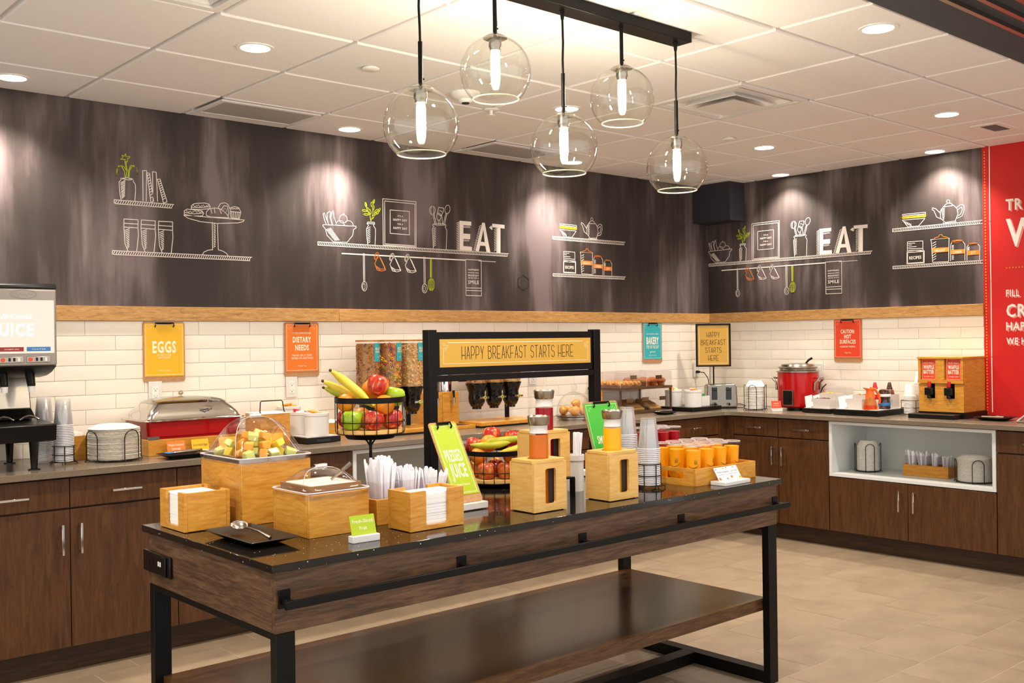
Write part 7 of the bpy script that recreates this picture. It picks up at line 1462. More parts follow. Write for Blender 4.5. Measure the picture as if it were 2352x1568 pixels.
ART_MID=[('w',[(-1.04,-0.094),(-0.809,-0.089),(-0.808,-0.098),(-0.827,-0.11),(-0.834,-0.146),(-0.873,-0.189)]),('w',[(-1.04,-0.094),(-1.043,-0.101),(-1.026,-0.117),(-1.014,-0.157),(-0.971,-0.192)]),('w',[(-0.971,-0.193),(-0.873,-0.19)]),('w',[(-1.02,-0.122),(-0.986,-0.112)]),('w',[(-1.015,-0.128),(-0.981,-0.118)]),('w',[(-1.009,-0.133),(-0.976,-0.124)]),('w',[(-1.004,-0.139),(-0.971,-0.13)]),('w',[(-0.999,-0.144),(-0.965,-0.136)]),('w',[(-0.994,-0.15),(-0.96,-0.142)]),('w',[(-0.988,-0.155),(-0.955,-0.148)]),('w',[(-0.983,-0.161),(-0.95,-0.154)]),('w',[(-0.978,-0.166),(-0.944,-0.16)]),('w',[(-0.973,-0.172),(-0.939,-0.166)]),('w',[(-0.967,-0.177),(-0.934,-0.172)]),('w',[(-0.962,-0.183),(-0.928,-0.178)]),('w',[(-1.019,-0.091),(-1.032,-0.06),(-1.039,-0.029),(-1.031,-0.024),(-1.019,-0.053),(-1.003,-0.09)]),('w',[(-1.003,-0.09),(-1.012,-0.053),(-1.012,-0.024),(-0.991,-0.011),(-0.985,-0.016),(-0.992,-0.046),(-0.979,-0.088)]),('w',[(-0.976,-0.088),(-0.987,-0.051),(-0.978,-0.016),(-0.967,-0.005),(-0.965,-0.038),(-0.949,-0.083)]),('w',[(-0.871,-0.049),(-0.874,-0.06),(-0.882,-0.07),(-0.894,-0.076),(-0.907,-0.076),(-0.918,-0.072),(-0.926,-0.064),(-0.928,-0.053),(-0.925,-0.042),(-0.917,-0.032),(-0.906,-0.026),(-0.893,-0.025),(-0.882,-0.03),(-0.874,-0.038),(-0.871,-0.049)]),('w',[(-0.902,-0.028),(-0.901,-0.023),(-0.893,-0.018)]),('w',[(-0.952,-0.09),(-0.951,-0.084),(-0.949,-0.079),(-0.945,-0.073),(-0.94,-0.069),(-0.935,-0.065),(-0.928,-0.063),(-0.922,-0.062),(-0.915,-0.062),(-0.909,-0.063),(-0.903,-0.066),(-0.899,-0.07),(-0.895,-0.075),(-0.893,-0.081),(-0.892,-0.087)]),('w',[(-0.896,-0.089),(-0.895,-0.083),(-0.892,-0.077),(-0.888,-0.071),(-0.883,-0.066),(-0.877,-0.063),(-0.87,-0.06),(-0.863,-0.059),(-0.855,-0.059),(-0.848,-0.061),(-0.842,-0.064),(-0.837,-0.068),(-0.833,-0.073),(-0.831,-0.079),(-0.83,-0.085)]),('w',[(-0.723,-0.057),(-0.729,-0.066),(-0.718,-0.077),(-0.733,-0.099),(-0.732,-0.14),(-0.727,-0.193)]),('w',[(-0.675,-0.056),(-0.672,-0.065),(-0.683,-0.075),(-0.667,-0.095),(-0.668,-0.136),(-0.672,-0.193)]),('w',[(-0.723,-0.057),(-0.675,-0.056)]),('w',[(-0.723,-0.066),(-0.675,-0.066)]),('w',[(-0.726,-0.098),(-0.706,-0.086)]),('w',[(-0.726,-0.11),(-0.706,-0.098)]),('w',[(-0.726,-0.121),(-0.707,-0.109)]),('w',[(-0.726,-0.132),(-0.707,-0.12)]),('w',[(-0.726,-0.143),(-0.707,-0.132)]),('w',[(-0.726,-0.155),(-0.707,-0.143)]),('w',[(-0.727,-0.166),(-0.707,-0.154)]),('w',[(-0.727,-0.177),(-0.708,-0.166)]),('w',[(-0.727,-0.189),(-0.708,-0.177)]),('g',[(-0.7,-0.052),(-0.707,-0.014),(-0.727,0.014),(-0.737,0.061)]),('g',[(-0.7,-0.052),(-0.685,-0),(-0.684,0.041),(-0.677,0.084)]),('g',[(-0.693,-0.037),(-0.664,-0.005),(-0.631,0.025)]),('g',[(-0.733,0.034),(-0.738,0.038),(-0.742,0.048),(-0.742,0.059),(-0.739,0.064),(-0.734,0.061),(-0.73,0.051),(-0.729,0.04),(-0.733,0.034)]),('g',[(-0.727,0.009),(-0.734,0.006),(-0.747,0.006),(-0.759,0.009),(-0.762,0.014),(-0.756,0.017),(-0.743,0.017),(-0.731,0.013),(-0.727,0.009)]),('g',[(-0.715,-0.012),(-0.721,-0.015),(-0.734,-0.017),(-0.747,-0.015),(-0.752,-0.012),(-0.746,-0.008),(-0.733,-0.006),(-0.72,-0.008),(-0.715,-0.012)]),('g',[(-0.713,0.004),(-0.719,0.006),(-0.725,0.016),(-0.727,0.026),(-0.725,0.032),(-0.719,0.03),(-0.713,0.02),(-0.71,0.01),(-0.713,0.004)]),('g',[(-0.702,-0.008),(-0.707,-0.004),(-0.711,0.006),(-0.711,0.017),(-0.708,0.022),(-0.702,0.019),(-0.699,0.009),(-0.698,-0.003),(-0.702,-0.008)]),('g',[(-0.688,0.038),(-0.694,0.041),(-0.698,0.051),(-0.698,0.062),(-0.694,0.068),(-0.689,0.064),(-0.685,0.054),(-0.685,0.043),(-0.688,0.038)]),('g',[(-0.685,0.057),(-0.687,0.062),(-0.684,0.073),(-0.678,0.083),(-0.672,0.087),(-0.669,0.081),(-0.672,0.07),(-0.679,0.06),(-0.685,0.057)]),('g',[(-0.683,0.017),(-0.687,0.022),(-0.687,0.033),(-0.684,0.044),(-0.679,0.048),(-0.675,0.044),(-0.675,0.033),(-0.678,0.022),(-0.683,0.017)]),('g',[(-0.645,0.027),(-0.647,0.022),(-0.656,0.013),(-0.667,0.006),(-0.674,0.005),(-0.673,0.011),(-0.664,0.02),(-0.653,0.027),(-0.645,0.027)]),('g',[(-0.629,0.035),(-0.628,0.029),(-0.633,0.019),(-0.641,0.009),(-0.648,0.007),(-0.649,0.013),(-0.644,0.023),(-0.635,0.033),(-0.629,0.035)]),('g',[(-0.642,0.004),(-0.646,-0.001),(-0.659,-0.005),(-0.672,-0.006),(-0.678,-0.004),(-0.674,0.001),(-0.661,0.005),(-0.648,0.007),(-0.642,0.004)]),('g',[(-0.676,-0.01),(-0.675,-0.016),(-0.68,-0.027),(-0.688,-0.036),(-0.695,-0.038),(-0.696,-0.033),(-0.691,-0.022),(-0.683,-0.013),(-0.676,-0.01)]),('w',[(-0.61,0.096),(-0.353,0.097),(-0.357,-0.192),(-0.611,-0.193),(-0.61,0.096)]),('w',[(-0.596,0.083),(-0.362,0.082),(-0.366,-0.185),(-0.598,-0.185),(-0.596,0.083)]),('w',[(-0.555,0.03),(-0.407,0.031),(-0.409,-0.118),(-0.557,-0.117),(-0.555,0.03)]),('w',[(-0.22,-0.035),(-0.224,-0.045),(-0.212,-0.051),(-0.226,-0.067),(-0.222,-0.148),(-0.22,-0.193)]),('w',[(-0.117,-0.035),(-0.113,-0.041),(-0.121,-0.048),(-0.107,-0.072),(-0.111,-0.142),(-0.114,-0.196)]),('w',[(-0.116,-0.034),(-0.122,-0.036),(-0.137,-0.038),(-0.158,-0.04),(-0.181,-0.04),(-0.201,-0.04),(-0.216,-0.038),(-0.221,-0.036),(-0.215,-0.034),(-0.201,-0.032),(-0.18,-0.031),(-0.157,-0.03),(-0.136,-0.03),(-0.122,-0.032),(-0.116,-0.034)]),('w',[(-0.218,-0.07),(-0.199,-0.058)]),('w',[(-0.218,-0.081),(-0.199,-0.069)]),('w',[(-0.218,-0.092),(-0.199,-0.08)]),('w',[(-0.219,-0.103),(-0.2,-0.092)]),('w',[(-0.219,-0.115),(-0.2,-0.103)]),('w',[(-0.219,-0.126),(-0.2,-0.114)]),('w',[(-0.219,-0.137),(-0.2,-0.125)]),('w',[(-0.219,-0.148),(-0.2,-0.137)]),('w',[(-0.22,-0.16),(-0.201,-0.148)]),('w',[(-0.22,-0.171),(-0.201,-0.159)]),('w',[(-0.22,-0.182),(-0.201,-0.171)]),('w',[(-0.2,0.054),(-0.203,0.041),(-0.21,0.03),(-0.219,0.024),(-0.23,0.023),(-0.239,0.028),(-0.245,0.038),(-0.247,0.05),(-0.245,0.063),(-0.238,0.073),(-0.229,0.079),(-0.218,0.08),(-0.209,0.075),(-0.202,0.066),(-0.2,0.054)]),('w',[(-0.212,0.053),(-0.213,0.04),(-0.217,0.03),(-0.222,0.024),(-0.227,0.024),(-0.232,0.029),(-0.235,0.039),(-0.236,0.051),(-0.234,0.064),(-0.231,0.074),(-0.226,0.08),(-0.221,0.08),(-0.216,0.075),(-0.213,0.065),(-0.212,0.053)]),('w',[(-0.219,0.024),(-0.204,-0.034)]),('w',[(-0.209,0.025),(-0.194,-0.034)]),('w',[(-0.183,0.036),(-0.171,0.075),(-0.131,0.074),(-0.136,0.046),(-0.156,0.019),(-0.183,0.036)]),('w',[(-0.163,0.056),(-0.144,0.048)]),('w',[(-0.078,0.067),(-0.083,0.055),(-0.09,0.045),(-0.1,0.04),(-0.109,0.04),(-0.117,0.046),(-0.121,0.056),(-0.121,0.068),(-0.116,0.08),(-0.109,0.09),(-0.099,0.095),(-0.09,0.095),(-0.082,0.089),(-0.078,0.079),(-0.078,0.067)]),('w',[(-0.112,0.041),(-0.137,-0.033)]),('w',[(-0.104,0.039),(-0.125,-0.032)]),('w',[(-0.154,0.016),(-0.156,0.006),(-0.161,-0.003),(-0.168,-0.008),(-0.176,-0.009),(-0.183,-0.005),(-0.188,0.003),(-0.189,0.014),(-0.187,0.024),(-0.182,0.033),(-0.175,0.038),(-0.168,0.038),(-0.161,0.034),(-0.156,0.026),(-0.154,0.016)]),('w',[(-0.176,-0.011),(-0.173,-0.035)]),('w',[(-0.164,-0.01),(-0.159,-0.035)]),('w',[(-0.148,0.026),(-0.141,-0.033)]),('w',[(-0.76,-0.252),(-0.76,-0.423)]),('w',[(-0.751,-0.253),(-0.751,-0.422)]),('w',[(-0.299,-0.253),(-0.298,-0.425)]),('w',[(-0.289,-0.253),(-0.288,-0.425)]),('w',[(-0.735,-0.453),(-0.737,-0.466),(-0.743,-0.476),(-0.75,-0.482),(-0.759,-0.482),(-0.767,-0.476),(-0.772,-0.467),(-0.774,-0.454),(-0.772,-0.442),(-0.766,-0.432),(-0.758,-0.426),(-0.75,-0.426),(-0.742,-0.431),(-0.737,-0.441),(-0.735,-0.453)]),('w',[(-0.274,-0.455),(-0.276,-0.468),(-0.282,-0.478),(-0.29,-0.484),(-0.299,-0.484),(-0.308,-0.478),(-0.313,-0.469),(-0.315,-0.456),(-0.313,-0.444),(-0.307,-0.434),(-0.299,-0.428),(-0.289,-0.428),(-0.281,-0.433),(-0.275,-0.443),(-0.274,-0.455)]),('w',[(-0.749,-0.455),(-0.75,-0.463),(-0.752,-0.47),(-0.756,-0.474),(-0.759,-0.474),(-0.763,-0.47),(-0.765,-0.464),(-0.766,-0.455),(-0.765,-0.447),(-0.762,-0.441),(-0.759,-0.437),(-0.755,-0.437),(-0.752,-0.44),(-0.75,-0.447),(-0.749,-0.455)]),('w',[(-0.289,-0.457),(-0.29,-0.465),(-0.292,-0.472),(-0.296,-0.475),(-0.3,-0.475),(-0.303,-0.472),(-0.305,-0.465),(-0.306,-0.457),(-0.305,-0.449),(-0.303,-0.443),(-0.299,-0.439),(-0.295,-0.439),(-0.292,-0.442),(-0.29,-0.449),(-0.289,-0.457)]),('o',[(-0.649,-0.268),(-0.655,-0.278),(-0.662,-0.285),(-0.669,-0.288),(-0.675,-0.286),(-0.678,-0.28),(-0.679,-0.271),(-0.676,-0.261),(-0.67,-0.252),(-0.663,-0.244),(-0.655,-0.241),(-0.649,-0.243),(-0.646,-0.249),(-0.646,-0.258),(-0.649,-0.268)]),('o',[(-0.655,-0.268),(-0.659,-0.275),(-0.663,-0.28),(-0.668,-0.282),(-0.671,-0.282),(-0.672,-0.278),(-0.672,-0.272),(-0.67,-0.264),(-0.666,-0.258),(-0.661,-0.253),(-0.657,-0.25),(-0.654,-0.251),(-0.652,-0.255),(-0.653,-0.261),(-0.655,-0.268)]),('o',[(-0.645,-0.258),(-0.676,-0.31),(-0.659,-0.351),(-0.626,-0.356),(-0.596,-0.348),(-0.643,-0.261)]),('o',[(-0.631,-0.275),(-0.594,-0.346)]),('o',[(-0.665,-0.327),(-0.633,-0.344),(-0.601,-0.342)]),('o',[(-0.662,-0.336),(-0.637,-0.35)]),('w',[(-0.534,-0.268),(-0.54,-0.278),(-0.548,-0.285),(-0.555,-0.288),(-0.561,-0.287),(-0.565,-0.281),(-0.565,-0.272),(-0.562,-0.261),(-0.556,-0.252),(-0.548,-0.245),(-0.541,-0.241),(-0.535,-0.243),(-0.531,-0.249),(-0.531,-0.258),(-0.534,-0.268)]),('w',[(-0.54,-0.269),(-0.544,-0.276),(-0.549,-0.281),(-0.553,-0.283),(-0.557,-0.282),(-0.558,-0.278),(-0.558,-0.272),(-0.556,-0.265),(-0.552,-0.258),(-0.547,-0.253),(-0.543,-0.25),(-0.539,-0.251),(-0.538,-0.255),(-0.538,-0.261),(-0.54,-0.269)]),('w',[(-0.53,-0.259),(-0.562,-0.311),(-0.544,-0.352),(-0.511,-0.357),(-0.48,-0.349),(-0.528,-0.261)]),('w',[(-0.516,-0.276),(-0.478,-0.347)]),('w',[(-0.551,-0.328),(-0.518,-0.345),(-0.485,-0.343)]),('w',[(-0.548,-0.337),(-0.522,-0.352)]),('w',[(-0.417,-0.269),(-0.423,-0.279),(-0.431,-0.286),(-0.438,-0.289),(-0.444,-0.287),(-0.448,-0.281),(-0.448,-0.272),(-0.445,-0.262),(-0.439,-0.252),(-0.431,-0.245),(-0.424,-0.242),(-0.418,-0.243),(-0.414,-0.249),(-0.414,-0.258),(-0.417,-0.269)]),('w',[(-0.423,-0.269),(-0.427,-0.276),(-0.432,-0.281),(-0.437,-0.283),(-0.44,-0.283),(-0.442,-0.279),(-0.441,-0.272),(-0.439,-0.265),(-0.435,-0.258),(-0.43,-0.253),(-0.426,-0.251),(-0.422,-0.251),(-0.42,-0.255),(-0.421,-0.262),(-0.423,-0.269)]),('w',[(-0.413,-0.259),(-0.445,-0.312),(-0.427,-0.354),(-0.393,-0.359),(-0.361,-0.35),(-0.411,-0.261)]),('w',[(-0.398,-0.276),(-0.359,-0.348)]),('w',[(-0.434,-0.33),(-0.401,-0.347),(-0.367,-0.344)]),('w',[(-0.431,-0.339),(-0.405,-0.353)]),('g',[(-0.247,-0.263),(-0.247,-0.383)]),('g',[(-0.241,-0.263),(-0.243,-0.383)]),('g',[(-0.234,-0.262),(-0.237,-0.383)]),('g',[(-0.216,-0.429),(-0.218,-0.447),(-0.225,-0.461),(-0.236,-0.47),(-0.247,-0.47),(-0.257,-0.462),(-0.263,-0.448),(-0.265,-0.43),(-0.263,-0.412),(-0.255,-0.398),(-0.245,-0.39),(-0.234,-0.389),(-0.224,-0.397),(-0.218,-0.411),(-0.216,-0.429)]),('g',[(-0.226,-0.429),(-0.227,-0.447),(-0.232,-0.462),(-0.238,-0.47),(-0.244,-0.47),(-0.25,-0.462),(-0.254,-0.448),(-0.255,-0.43),(-0.254,-0.412),(-0.249,-0.398),(-0.243,-0.39),(-0.237,-0.389),(-0.231,-0.397),(-0.227,-0.411),(-0.226,-0.429)]),('g',[(-0.236,-0.43),(-0.237,-0.447),(-0.238,-0.462),(-0.24,-0.47),(-0.242,-0.47),(-0.244,-0.462),(-0.245,-0.448),(-0.245,-0.43),(-0.244,-0.412),(-0.243,-0.398),(-0.241,-0.39),(-0.239,-0.389),(-0.237,-0.397),(-0.236,-0.412),(-0.236,-0.43)]),('w',[(0.048,-0.255),(0.183,-0.254),(0.181,-0.495),(0.048,-0.494),(0.048,-0.255)]),('w',[(0.048,-0.444),(0.182,-0.443)]),('w',[(0.048,-0.46),(0.182,-0.461)]),('w',[(0.068,-0.341),(0.102,-0.341)]),('w',[(0.128,-0.341),(0.16,-0.341)]),('w',[(-0.023,-0.019),(-0.006,-0.01)]),('w',[(-0.023,-0.031),(-0.007,-0.021)]),('w',[(-0.023,-0.042),(-0.007,-0.033)]),('w',[(-0.023,-0.054),(-0.007,-0.044)]),('w',[(-0.024,-0.065),(-0.007,-0.056)]),('w',[(-0.024,-0.077),(-0.007,-0.067)]),('w',[(-0.024,-0.088),(-0.008,-0.079)]),('w',[(-0.024,-0.1),(-0.008,-0.09)]),('w',[(-0.024,-0.111),(-0.008,-0.102)]),('w',[(-0.025,-0.123),(-0.008,-0.113)]),('w',[(-0.025,-0.134),(-0.008,-0.125)]),('w',[(-0.025,-0.146),(-0.009,-0.136)]),('w',[(-0.025,-0.157),(-0.009,-0.148)]),('w',[(-0.025,-0.168),(-0.009,-0.159)]),('w',[(-0.026,-0.18),(-0.009,-0.171)]),('w',[(-0.026,-0.191),(-0.009,-0.182)]),('w',[(0.117,-0.191),(0.131,-0.182)]),('w',[(0.121,-0.178),(0.135,-0.17)]),('w',[(0.125,-0.166),(0.139,-0.157)]),('w',[(0.129,-0.153),(0.143,-0.145)]),('w',[(0.133,-0.141),(0.147,-0.132)]),('w',[(0.137,-0.128),(0.151,-0.12)]),('w',[(0.141,-0.116),(0.156,-0.107)]),('w',[(0.145,-0.103),(0.16,-0.095)]),('w',[(0.149,-0.091),(0.164,-0.082)]),('w',[(0.153,-0.078),(0.168,-0.07)]),('w',[(0.157,-0.066),(0.172,-0.057)]),('w',[(0.161,-0.053),(0.176,-0.044)]),('w',[(0.166,-0.041),(0.18,-0.032)]),('w',[(0.17,-0.028),(0.184,-0.019)]),('w',[(0.304,-0.04),(0.323,-0.031)]),('w',[(0.303,-0.052),(0.323,-0.043)]),('w',[(0.303,-0.063),(0.323,-0.054)]),('w',[(0.303,-0.074),(0.322,-0.065)]),('w',[(0.303,-0.085),(0.322,-0.076)]),('w',[(0.303,-0.096),(0.322,-0.087)]),('w',[(0.302,-0.108),(0.322,-0.099)]),('w',[(0.302,-0.119),(0.322,-0.11)]),('w',[(0.302,-0.13),(0.321,-0.121)]),('w',[(0.302,-0.141),(0.321,-0.132)]),('w',[(0.302,-0.152),(0.321,-0.143)]),('w',[(0.302,-0.163),(0.321,-0.155)]),('w',[(0.301,-0.175),(0.321,-0.166)]),('w',[(0.301,-0.186),(0.32,-0.177)]),('w',[(0.259,-0.03),(0.278,-0.016)]),('w',[(0.041,-0.044),(0.032,-0.035)]),('w',[(0.031,-0.134),(0.024,-0.125)]),('w',[(0.263,-0.032),(0.28,-0.02)]),('w',[(0.05,-0.043),(0.042,-0.034)]),('w',[(0.041,-0.134),(0.034,-0.124)]),('w',[(0.268,-0.035),(0.282,-0.023)]),('w',[(0.06,-0.043),(0.052,-0.034)]),('w',[(0.051,-0.133),(0.044,-0.124)]),('w',[(0.272,-0.037),(0.283,-0.027)]),('w',[(0.07,-0.042),(0.062,-0.033)]),('w',[(0.06,-0.133),(0.054,-0.123)]),('w',[(0.276,-0.04),(0.285,-0.031)]),('w',[(0.08,-0.041),(0.072,-0.032)]),('w',[(0.07,-0.132),(0.064,-0.123)]),('w',[(0.28,-0.042),(0.287,-0.035)]),('w',[(0.09,-0.041),(0.082,-0.032)]),('w',[(0.08,-0.131),(0.074,-0.122)]),('w',[(-0.006,-0.009),(-0.01,-0.197)]),('w',[(0.032,-0.038),(0.092,-0.037)]),('w',[(0.324,-0.033),(0.321,-0.194)]),]
ART_EAT=[[(0,-0),(0.101,-0),(0.1,-0.027),(0.033,-0.028),(0.03,-0.166),(-0.003,-0.195)],[(-0.003,-0.195),(0.03,-0.166),(0.103,-0.168),(0.104,-0.195)],[(0.032,-0.083),(0.091,-0.083),(0.09,-0.118),(0.031,-0.118)],[(0.196,-0),(0.219,-0),(0.231,-0.055),(0.206,-0.046)],[(0.196,-0),(0.206,-0.046),(0.182,-0.129),(0.176,-0.156),(0.163,-0.195),(0.133,-0.193)],[(0.206,-0.046),(0.231,-0.055),(0.265,-0.197),(0.231,-0.196),(0.221,-0.156),(0.216,-0.131)],[(0.182,-0.129),(0.216,-0.131),(0.221,-0.156),(0.176,-0.156)],[(0.285,-0.001),(0.397,-0.002),(0.396,-0.028),(0.285,-0.025)],[(0.328,-0.027),(0.359,-0.026),(0.356,-0.197),(0.325,-0.196)]]
ART_RIGHT=[('w',[(0.077,0.095),(0.245,0.094),(0.249,0.086),(0.247,0.082),(0.078,0.085),(0.077,0.095)]),('y',[(0.073,0.077),(0.25,0.075),(0.248,0.063),(0.076,0.066),(0.073,0.077)]),('y',[(0.074,0.071),(0.25,0.068)]),('w',[(0.076,0.055),(0.243,0.052),(0.196,0.003),(0.117,0.004),(0.076,0.055)]),('w',[(0.093,0.046),(0.098,0.029)]),('w',[(0.102,0.042),(0.106,0.024)]),('w',[(0.111,0.037),(0.115,0.02)]),('w',[(0.119,0.032),(0.124,0.015)]),('w',[(0.128,0.028),(0.133,0.011)]),('w',[(0.137,0.023),(0.142,0.006)]),('w',[(0.374,0.117),(0.448,0.119),(0.471,0.093),(0.475,0.057),(0.456,0.013),(0.387,0.009),(0.354,0.041),(0.352,0.088),(0.374,0.117)]),('w',[(0.374,0.117),(0.393,0.134),(0.407,0.139),(0.426,0.137),(0.448,0.117)]),('w',[(0.42,0.149),(0.419,0.144),(0.416,0.14),(0.411,0.138),(0.406,0.139),(0.402,0.142),(0.399,0.146),(0.398,0.151),(0.399,0.156),(0.402,0.16),(0.407,0.162),(0.412,0.161),(0.416,0.159),(0.419,0.154),(0.42,0.149)]),('w',[(0.35,0.079),(0.322,0.109),(0.298,0.119),(0.295,0.107),(0.308,0.097),(0.326,0.053),(0.354,0.037)]),('w',[(0.467,0.103),(0.494,0.12),(0.517,0.114),(0.519,0.079),(0.503,0.04),(0.47,0.03)]),('w',[(0.476,0.088),(0.499,0.104),(0.506,0.085),(0.494,0.055),(0.475,0.046)]),('w',[(0.373,0.01),(0.372,0.003),(0.461,0.004),(0.459,0.013)]),('w',[(0.111,-0.102),(0.225,-0.104),(0.224,-0.174),(0.11,-0.17),(0.111,-0.102)]),('w',[(0.107,-0.172),(0.234,-0.172),(0.233,-0.258),(0.105,-0.257),(0.107,-0.172)]),('w',[(0.112,-0.178),(0.228,-0.178),(0.227,-0.253),(0.111,-0.252),(0.112,-0.178)]),('w',[(0.286,-0.114),(0.281,-0.1),(0.413,-0.1),(0.411,-0.11),(0.406,-0.261),(0.293,-0.258),(0.286,-0.114)]),('w',[(0.431,-0.13),(0.422,-0.148),(0.42,-0.257)]),('w',[(0.505,-0.13),(0.521,-0.151),(0.519,-0.259)]),('w',[(0.545,-0.158),(0.534,-0.17),(0.533,-0.26)]),('w',[(0.608,-0.158),(0.62,-0.172),(0.618,-0.262)]),('w',[(0.358,0.103),(0.383,0.107)]),('w',[(0.36,0.094),(0.383,0.098)]),('w',[(0.361,0.085),(0.382,0.089)]),('w',[(0.363,0.075),(0.381,0.08)]),('w',[(0.365,0.066),(0.381,0.071)]),('w',[(0.367,0.057),(0.38,0.062)]),('w',[(0.368,0.047),(0.38,0.053)]),('w',[(0.37,0.038),(0.379,0.044)]),('w',[(0.372,0.029),(0.378,0.034)]),('w',[(0.117,-0.114),(0.167,-0.115)]),('w',[(0.117,-0.126),(0.142,-0.126)]),('w',[(0.117,-0.139),(0.176,-0.14)]),('w',[(0.117,-0.151),(0.22,-0.156)]),('w',[(0.117,-0.163),(0.215,-0.168)]),('w',[(0.295,-0.128),(0.319,-0.117)]),('w',[(0.295,-0.145),(0.319,-0.133)]),('w',[(0.294,-0.162),(0.318,-0.15)]),('w',[(0.294,-0.178),(0.318,-0.166)]),('w',[(0.294,-0.195),(0.318,-0.183)]),('w',[(0.294,-0.212),(0.318,-0.199)]),('w',[(0.294,-0.228),(0.318,-0.216)]),('w',[(0.293,-0.245),(0.317,-0.233)]),('w',[(0.431,-0.153),(0.442,-0.152)]),('w',[(0.43,-0.223),(0.441,-0.222)]),('w',[(0.541,-0.173),(0.55,-0.173)]),('w',[(0.431,-0.161),(0.442,-0.16)]),('w',[(0.43,-0.231),(0.441,-0.23)]),('w',[(0.54,-0.18),(0.55,-0.179)]),('w',[(0.431,-0.169),(0.442,-0.168)]),('w',[(0.43,-0.24),(0.441,-0.238)]),('w',[(0.54,-0.186),(0.549,-0.186)]),('w',[(0.431,-0.178),(0.442,-0.177)]),('w',[(0.43,-0.248),(0.441,-0.247)]),('w',[(0.54,-0.192),(0.549,-0.192)]),('o',[(0.3,-0.099),(0.315,-0.089),(0.338,-0.086),(0.343,-0.073),(0.362,-0.072),(0.368,-0.086),(0.395,-0.091),(0.404,-0.099),(0.3,-0.099)]),('o',[(0.508,-0.127),(0.505,-0.131),(0.494,-0.134),(0.478,-0.136),(0.46,-0.136),(0.444,-0.134),(0.432,-0.131),(0.428,-0.127),(0.431,-0.123),(0.442,-0.12),(0.459,-0.118),(0.476,-0.118),(0.493,-0.12),(0.504,-0.123),(0.508,-0.127)]),('o',[(0.501,-0.13),(0.498,-0.133),(0.489,-0.135),(0.476,-0.137),(0.461,-0.137),(0.448,-0.136),(0.439,-0.133),(0.435,-0.131),(0.438,-0.128),(0.447,-0.126),(0.46,-0.124),(0.475,-0.124),(0.488,-0.125),(0.498,-0.128),(0.501,-0.13)]),('o',[(0.609,-0.152),(0.606,-0.156),(0.597,-0.158),(0.583,-0.16),(0.568,-0.16),(0.554,-0.158),(0.545,-0.156),(0.541,-0.153),(0.544,-0.15),(0.553,-0.147),(0.567,-0.146),(0.582,-0.146),(0.596,-0.147),(0.605,-0.149),(0.609,-0.152)]),('o',[(0.602,-0.155),(0.599,-0.157),(0.592,-0.159),(0.581,-0.16),(0.569,-0.16),(0.559,-0.159),(0.551,-0.158),(0.548,-0.156),(0.551,-0.154),(0.558,-0.152),(0.569,-0.151),(0.581,-0.151),(0.592,-0.152),(0.599,-0.153),(0.602,-0.155)]),]
ART_BANDS=[[(0.29,-0.16),(0.405,-0.162),(0.404,-0.192),(0.291,-0.193)],[(0.421,-0.182),(0.52,-0.183),(0.52,-0.212),(0.421,-0.213)],[(0.534,-0.197),(0.619,-0.197),(0.619,-0.226),(0.533,-0.227)]]
# ---------------------------------------------------------------- chalk drawings and red wall lettering (flat print on the walls)
CM = {'w': mat_w, 'g': mat_g, 'o': mat_o, 'y': mat_y}
fr1 = frame((0,-0.0072,0),(1,0,0),(0,0,1)); fr2 = frame((-0.0072,0,0),(0,-1,0),(0,0,1))
def shelf(g, fr, u0, u1, z1, z0, cut=99):
    e = min(u1,cut); g.stroke2(fr,[(u0,z0),(u0,z1),(e,z1)],0.004); g.stroke2(fr,[(u0,z0),(min(u1-0.012,cut),z0)],0.004)
    n = int((u1-u0)/0.0125)
    for i in range(n):
        x = u0+0.004+i*0.0125
        if x+0.010 < cut: g.stroke2(fr,[(x,z0),(x+0.010,z1)],0.0036)
def art(wall, fr, name, data, ou, oz, w=0.0036, extra=None, umax=99, umin=-99):
    gs = {}
    for c, pts in data:
        q = [(x+ou,y+oz) for x,y in pts]
        if max(p[0] for p in q) > umax or min(p[0] for p in q) < umin: continue
        gs.setdefault(c,G()).stroke2(fr,q,w)
    if extra: extra(gs)
    for c, g in gs.items():
        o = g.build('chalk_drawing', CM[c], wall); o['kind'] = 'stuff'
def left_extra(gs):
    g = gs['w']; shelf(g,fr1,-4.935,-4.617,2.204,2.184); shelf(g,fr1,-4.948,-4.164,1.941,1.921)
art(w1,fr1,'left',ART_LEFT,-5,2,extra=left_extra)
def mid_extra(fr, ou, oz, umin):
    def f(gs):
        g = gs['w']; shelf(g,fr,max(ou-1.078,umin),ou+0.43,oz-0.198,oz-0.218)
        g.stroke2(fr,[(ou-0.911,oz-0.2595),(ou+0.045,oz-0.2595)],0.0075); g.stroke2(fr,[(ou+0.162,oz-0.2595),(ou+0.311,oz-0.2595)],0.003)
        for p in ART_EAT: g.poly2(fr,[(x+ou,y+oz) for x,y in p][::-1],0.0002)
        for s,x,y,h,wd in (("IT'S A",-.478,-.004,.011,.042),('HAPPY DAY',-.479,-.028,.015,.108),('FOR A',-.479,-.054,.011,.042),('HAPPY DAY',-.479,-.080,.015,.108),('HAPPINESS',.114,-.321,.0115,.092),('IS',.114,-.341,.008,.013),('BREAKFAST',.114,-.359,.0125,.092),('SERVED WITH A',.114,-.376,.0085,.092),('SMILE',.114,-.404,.025,.092)): g.text2(fr,s,ou+x,oz+y,h,wd,bold=0.012,lift=0.0003)
    return f
art(w1,fr1,'mid',ART_MID,-2.657,2.25,extra=mid_extra(fr1,-2.657,2.25,-9))
art(w2,fr2,'mid',ART_MID,1.053,2.266,extra=mid_extra(fr2,1.053,2.266,0.012),umin=0.008)
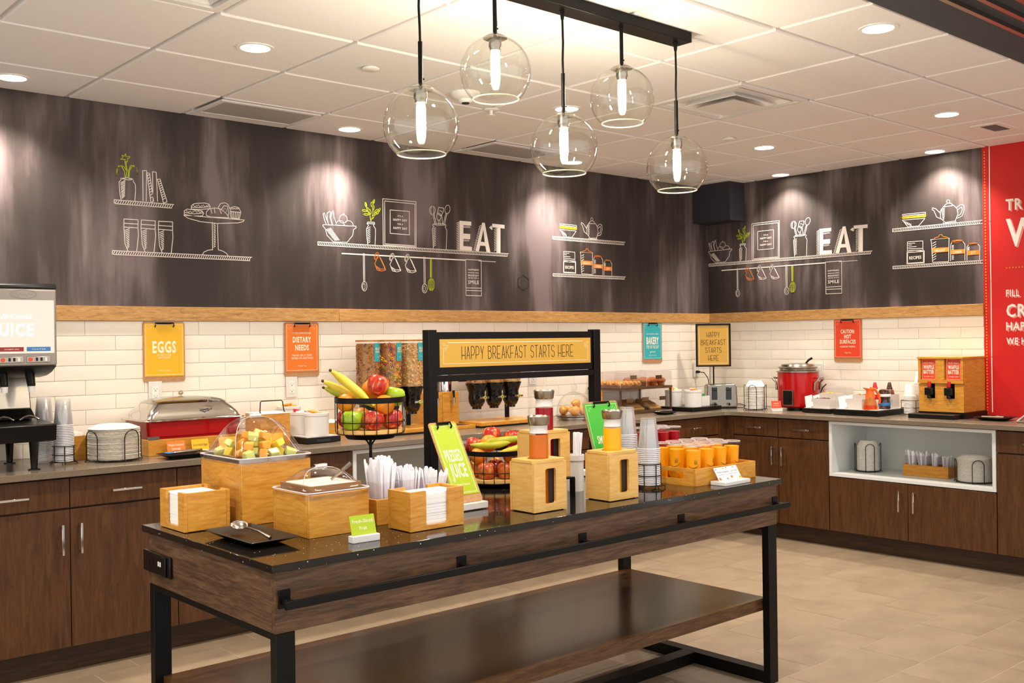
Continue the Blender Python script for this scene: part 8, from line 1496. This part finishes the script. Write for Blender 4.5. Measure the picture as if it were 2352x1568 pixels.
def right_extra(fr, ou, oz, wd_, cut, wall):
    def f(gs):
        g = gs['w']; shelf(g,fr,ou,ou+wd_,oz,oz-0.022,cut); shelf(g,fr,ou,ou+wd_,oz-0.267,oz-0.286,cut)
        g.text2(fr,'RECIPES',ou+0.168,oz-0.216,0.022,0.088,bold=0.02,lift=0.0003)
        for p in ART_BANDS: gs['o'].poly2(fr,[(x+ou,y+oz) for x,y in p][::-1],0.0002)
        for s,x,y,wd in (('DELIGHT',.347,-.179,.075),('CHEER',.469,-.199,.06),('JOY',.576,-.211,.033)): g.text2(fr,s,ou+x,oz+y,0.017,wd,lift=0.0006)
    return f
art(w1,fr1,'right',ART_RIGHT,-1.805,2.196,extra=right_extra(fr1,-1.805,2.196,0.773,99,w1))
art(w2,fr2,'right',ART_RIGHT,1.641,2.213,extra=right_extra(fr2,1.641,2.213,0.773,2.280,w2),umax=2.28)
g = G().stroke2(fr1,[(-2.091+0.058*math.cos(PI/6+PI/3*i),1.855+0.052*math.sin(PI/6+PI/3*i)) for i in range(7)],0.006); o = g.build('chalk_drawing', M('faint_hexagon_outline','2b2022',0.7), w1)
# red panel: dotted line, white rule, lettering
fr3 = frame((-0.0092,0,0),(0,-1,0),(0,0,1)); g = G()
for i in range(88):
    z = 0.925+i*0.0200; g.poly2(fr3,[(2.300+0.0042*math.cos(2*PI*k/8),z+0.0042*math.sin(2*PI*k/8)) for k in range(8)])
for i in range(14): g.poly2(fr3,[(2.436+i*0.02+0.0035*math.cos(2*PI*k/8),1.885+0.0035*math.sin(2*PI*k/8)) for k in range(8)])
o = g.build('dotted_border', mat_y, rp); o['kind'] = 'stuff'
G().stroke2(fr3,[(2.332,0.935),(2.331,1.3),(2.333,1.8),(2.331,2.2),(2.333,2.695)],0.006).build('white_rule', mat_w, rp)
def word(s, x, z, h, wd, b=0.02, sh=True):
    G().text2(fr3,s,x,z,h,wd,align='L',bold=b).build('lettering', mat_w, rp)
    if sh:
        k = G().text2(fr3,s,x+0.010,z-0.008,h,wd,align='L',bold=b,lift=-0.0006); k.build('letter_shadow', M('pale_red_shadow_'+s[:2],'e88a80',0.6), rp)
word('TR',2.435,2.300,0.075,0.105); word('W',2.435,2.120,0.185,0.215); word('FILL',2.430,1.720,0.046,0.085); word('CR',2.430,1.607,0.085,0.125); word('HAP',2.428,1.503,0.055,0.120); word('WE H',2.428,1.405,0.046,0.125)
try: S.cycles.transparent_max_bounces = 64
except Exception: pass
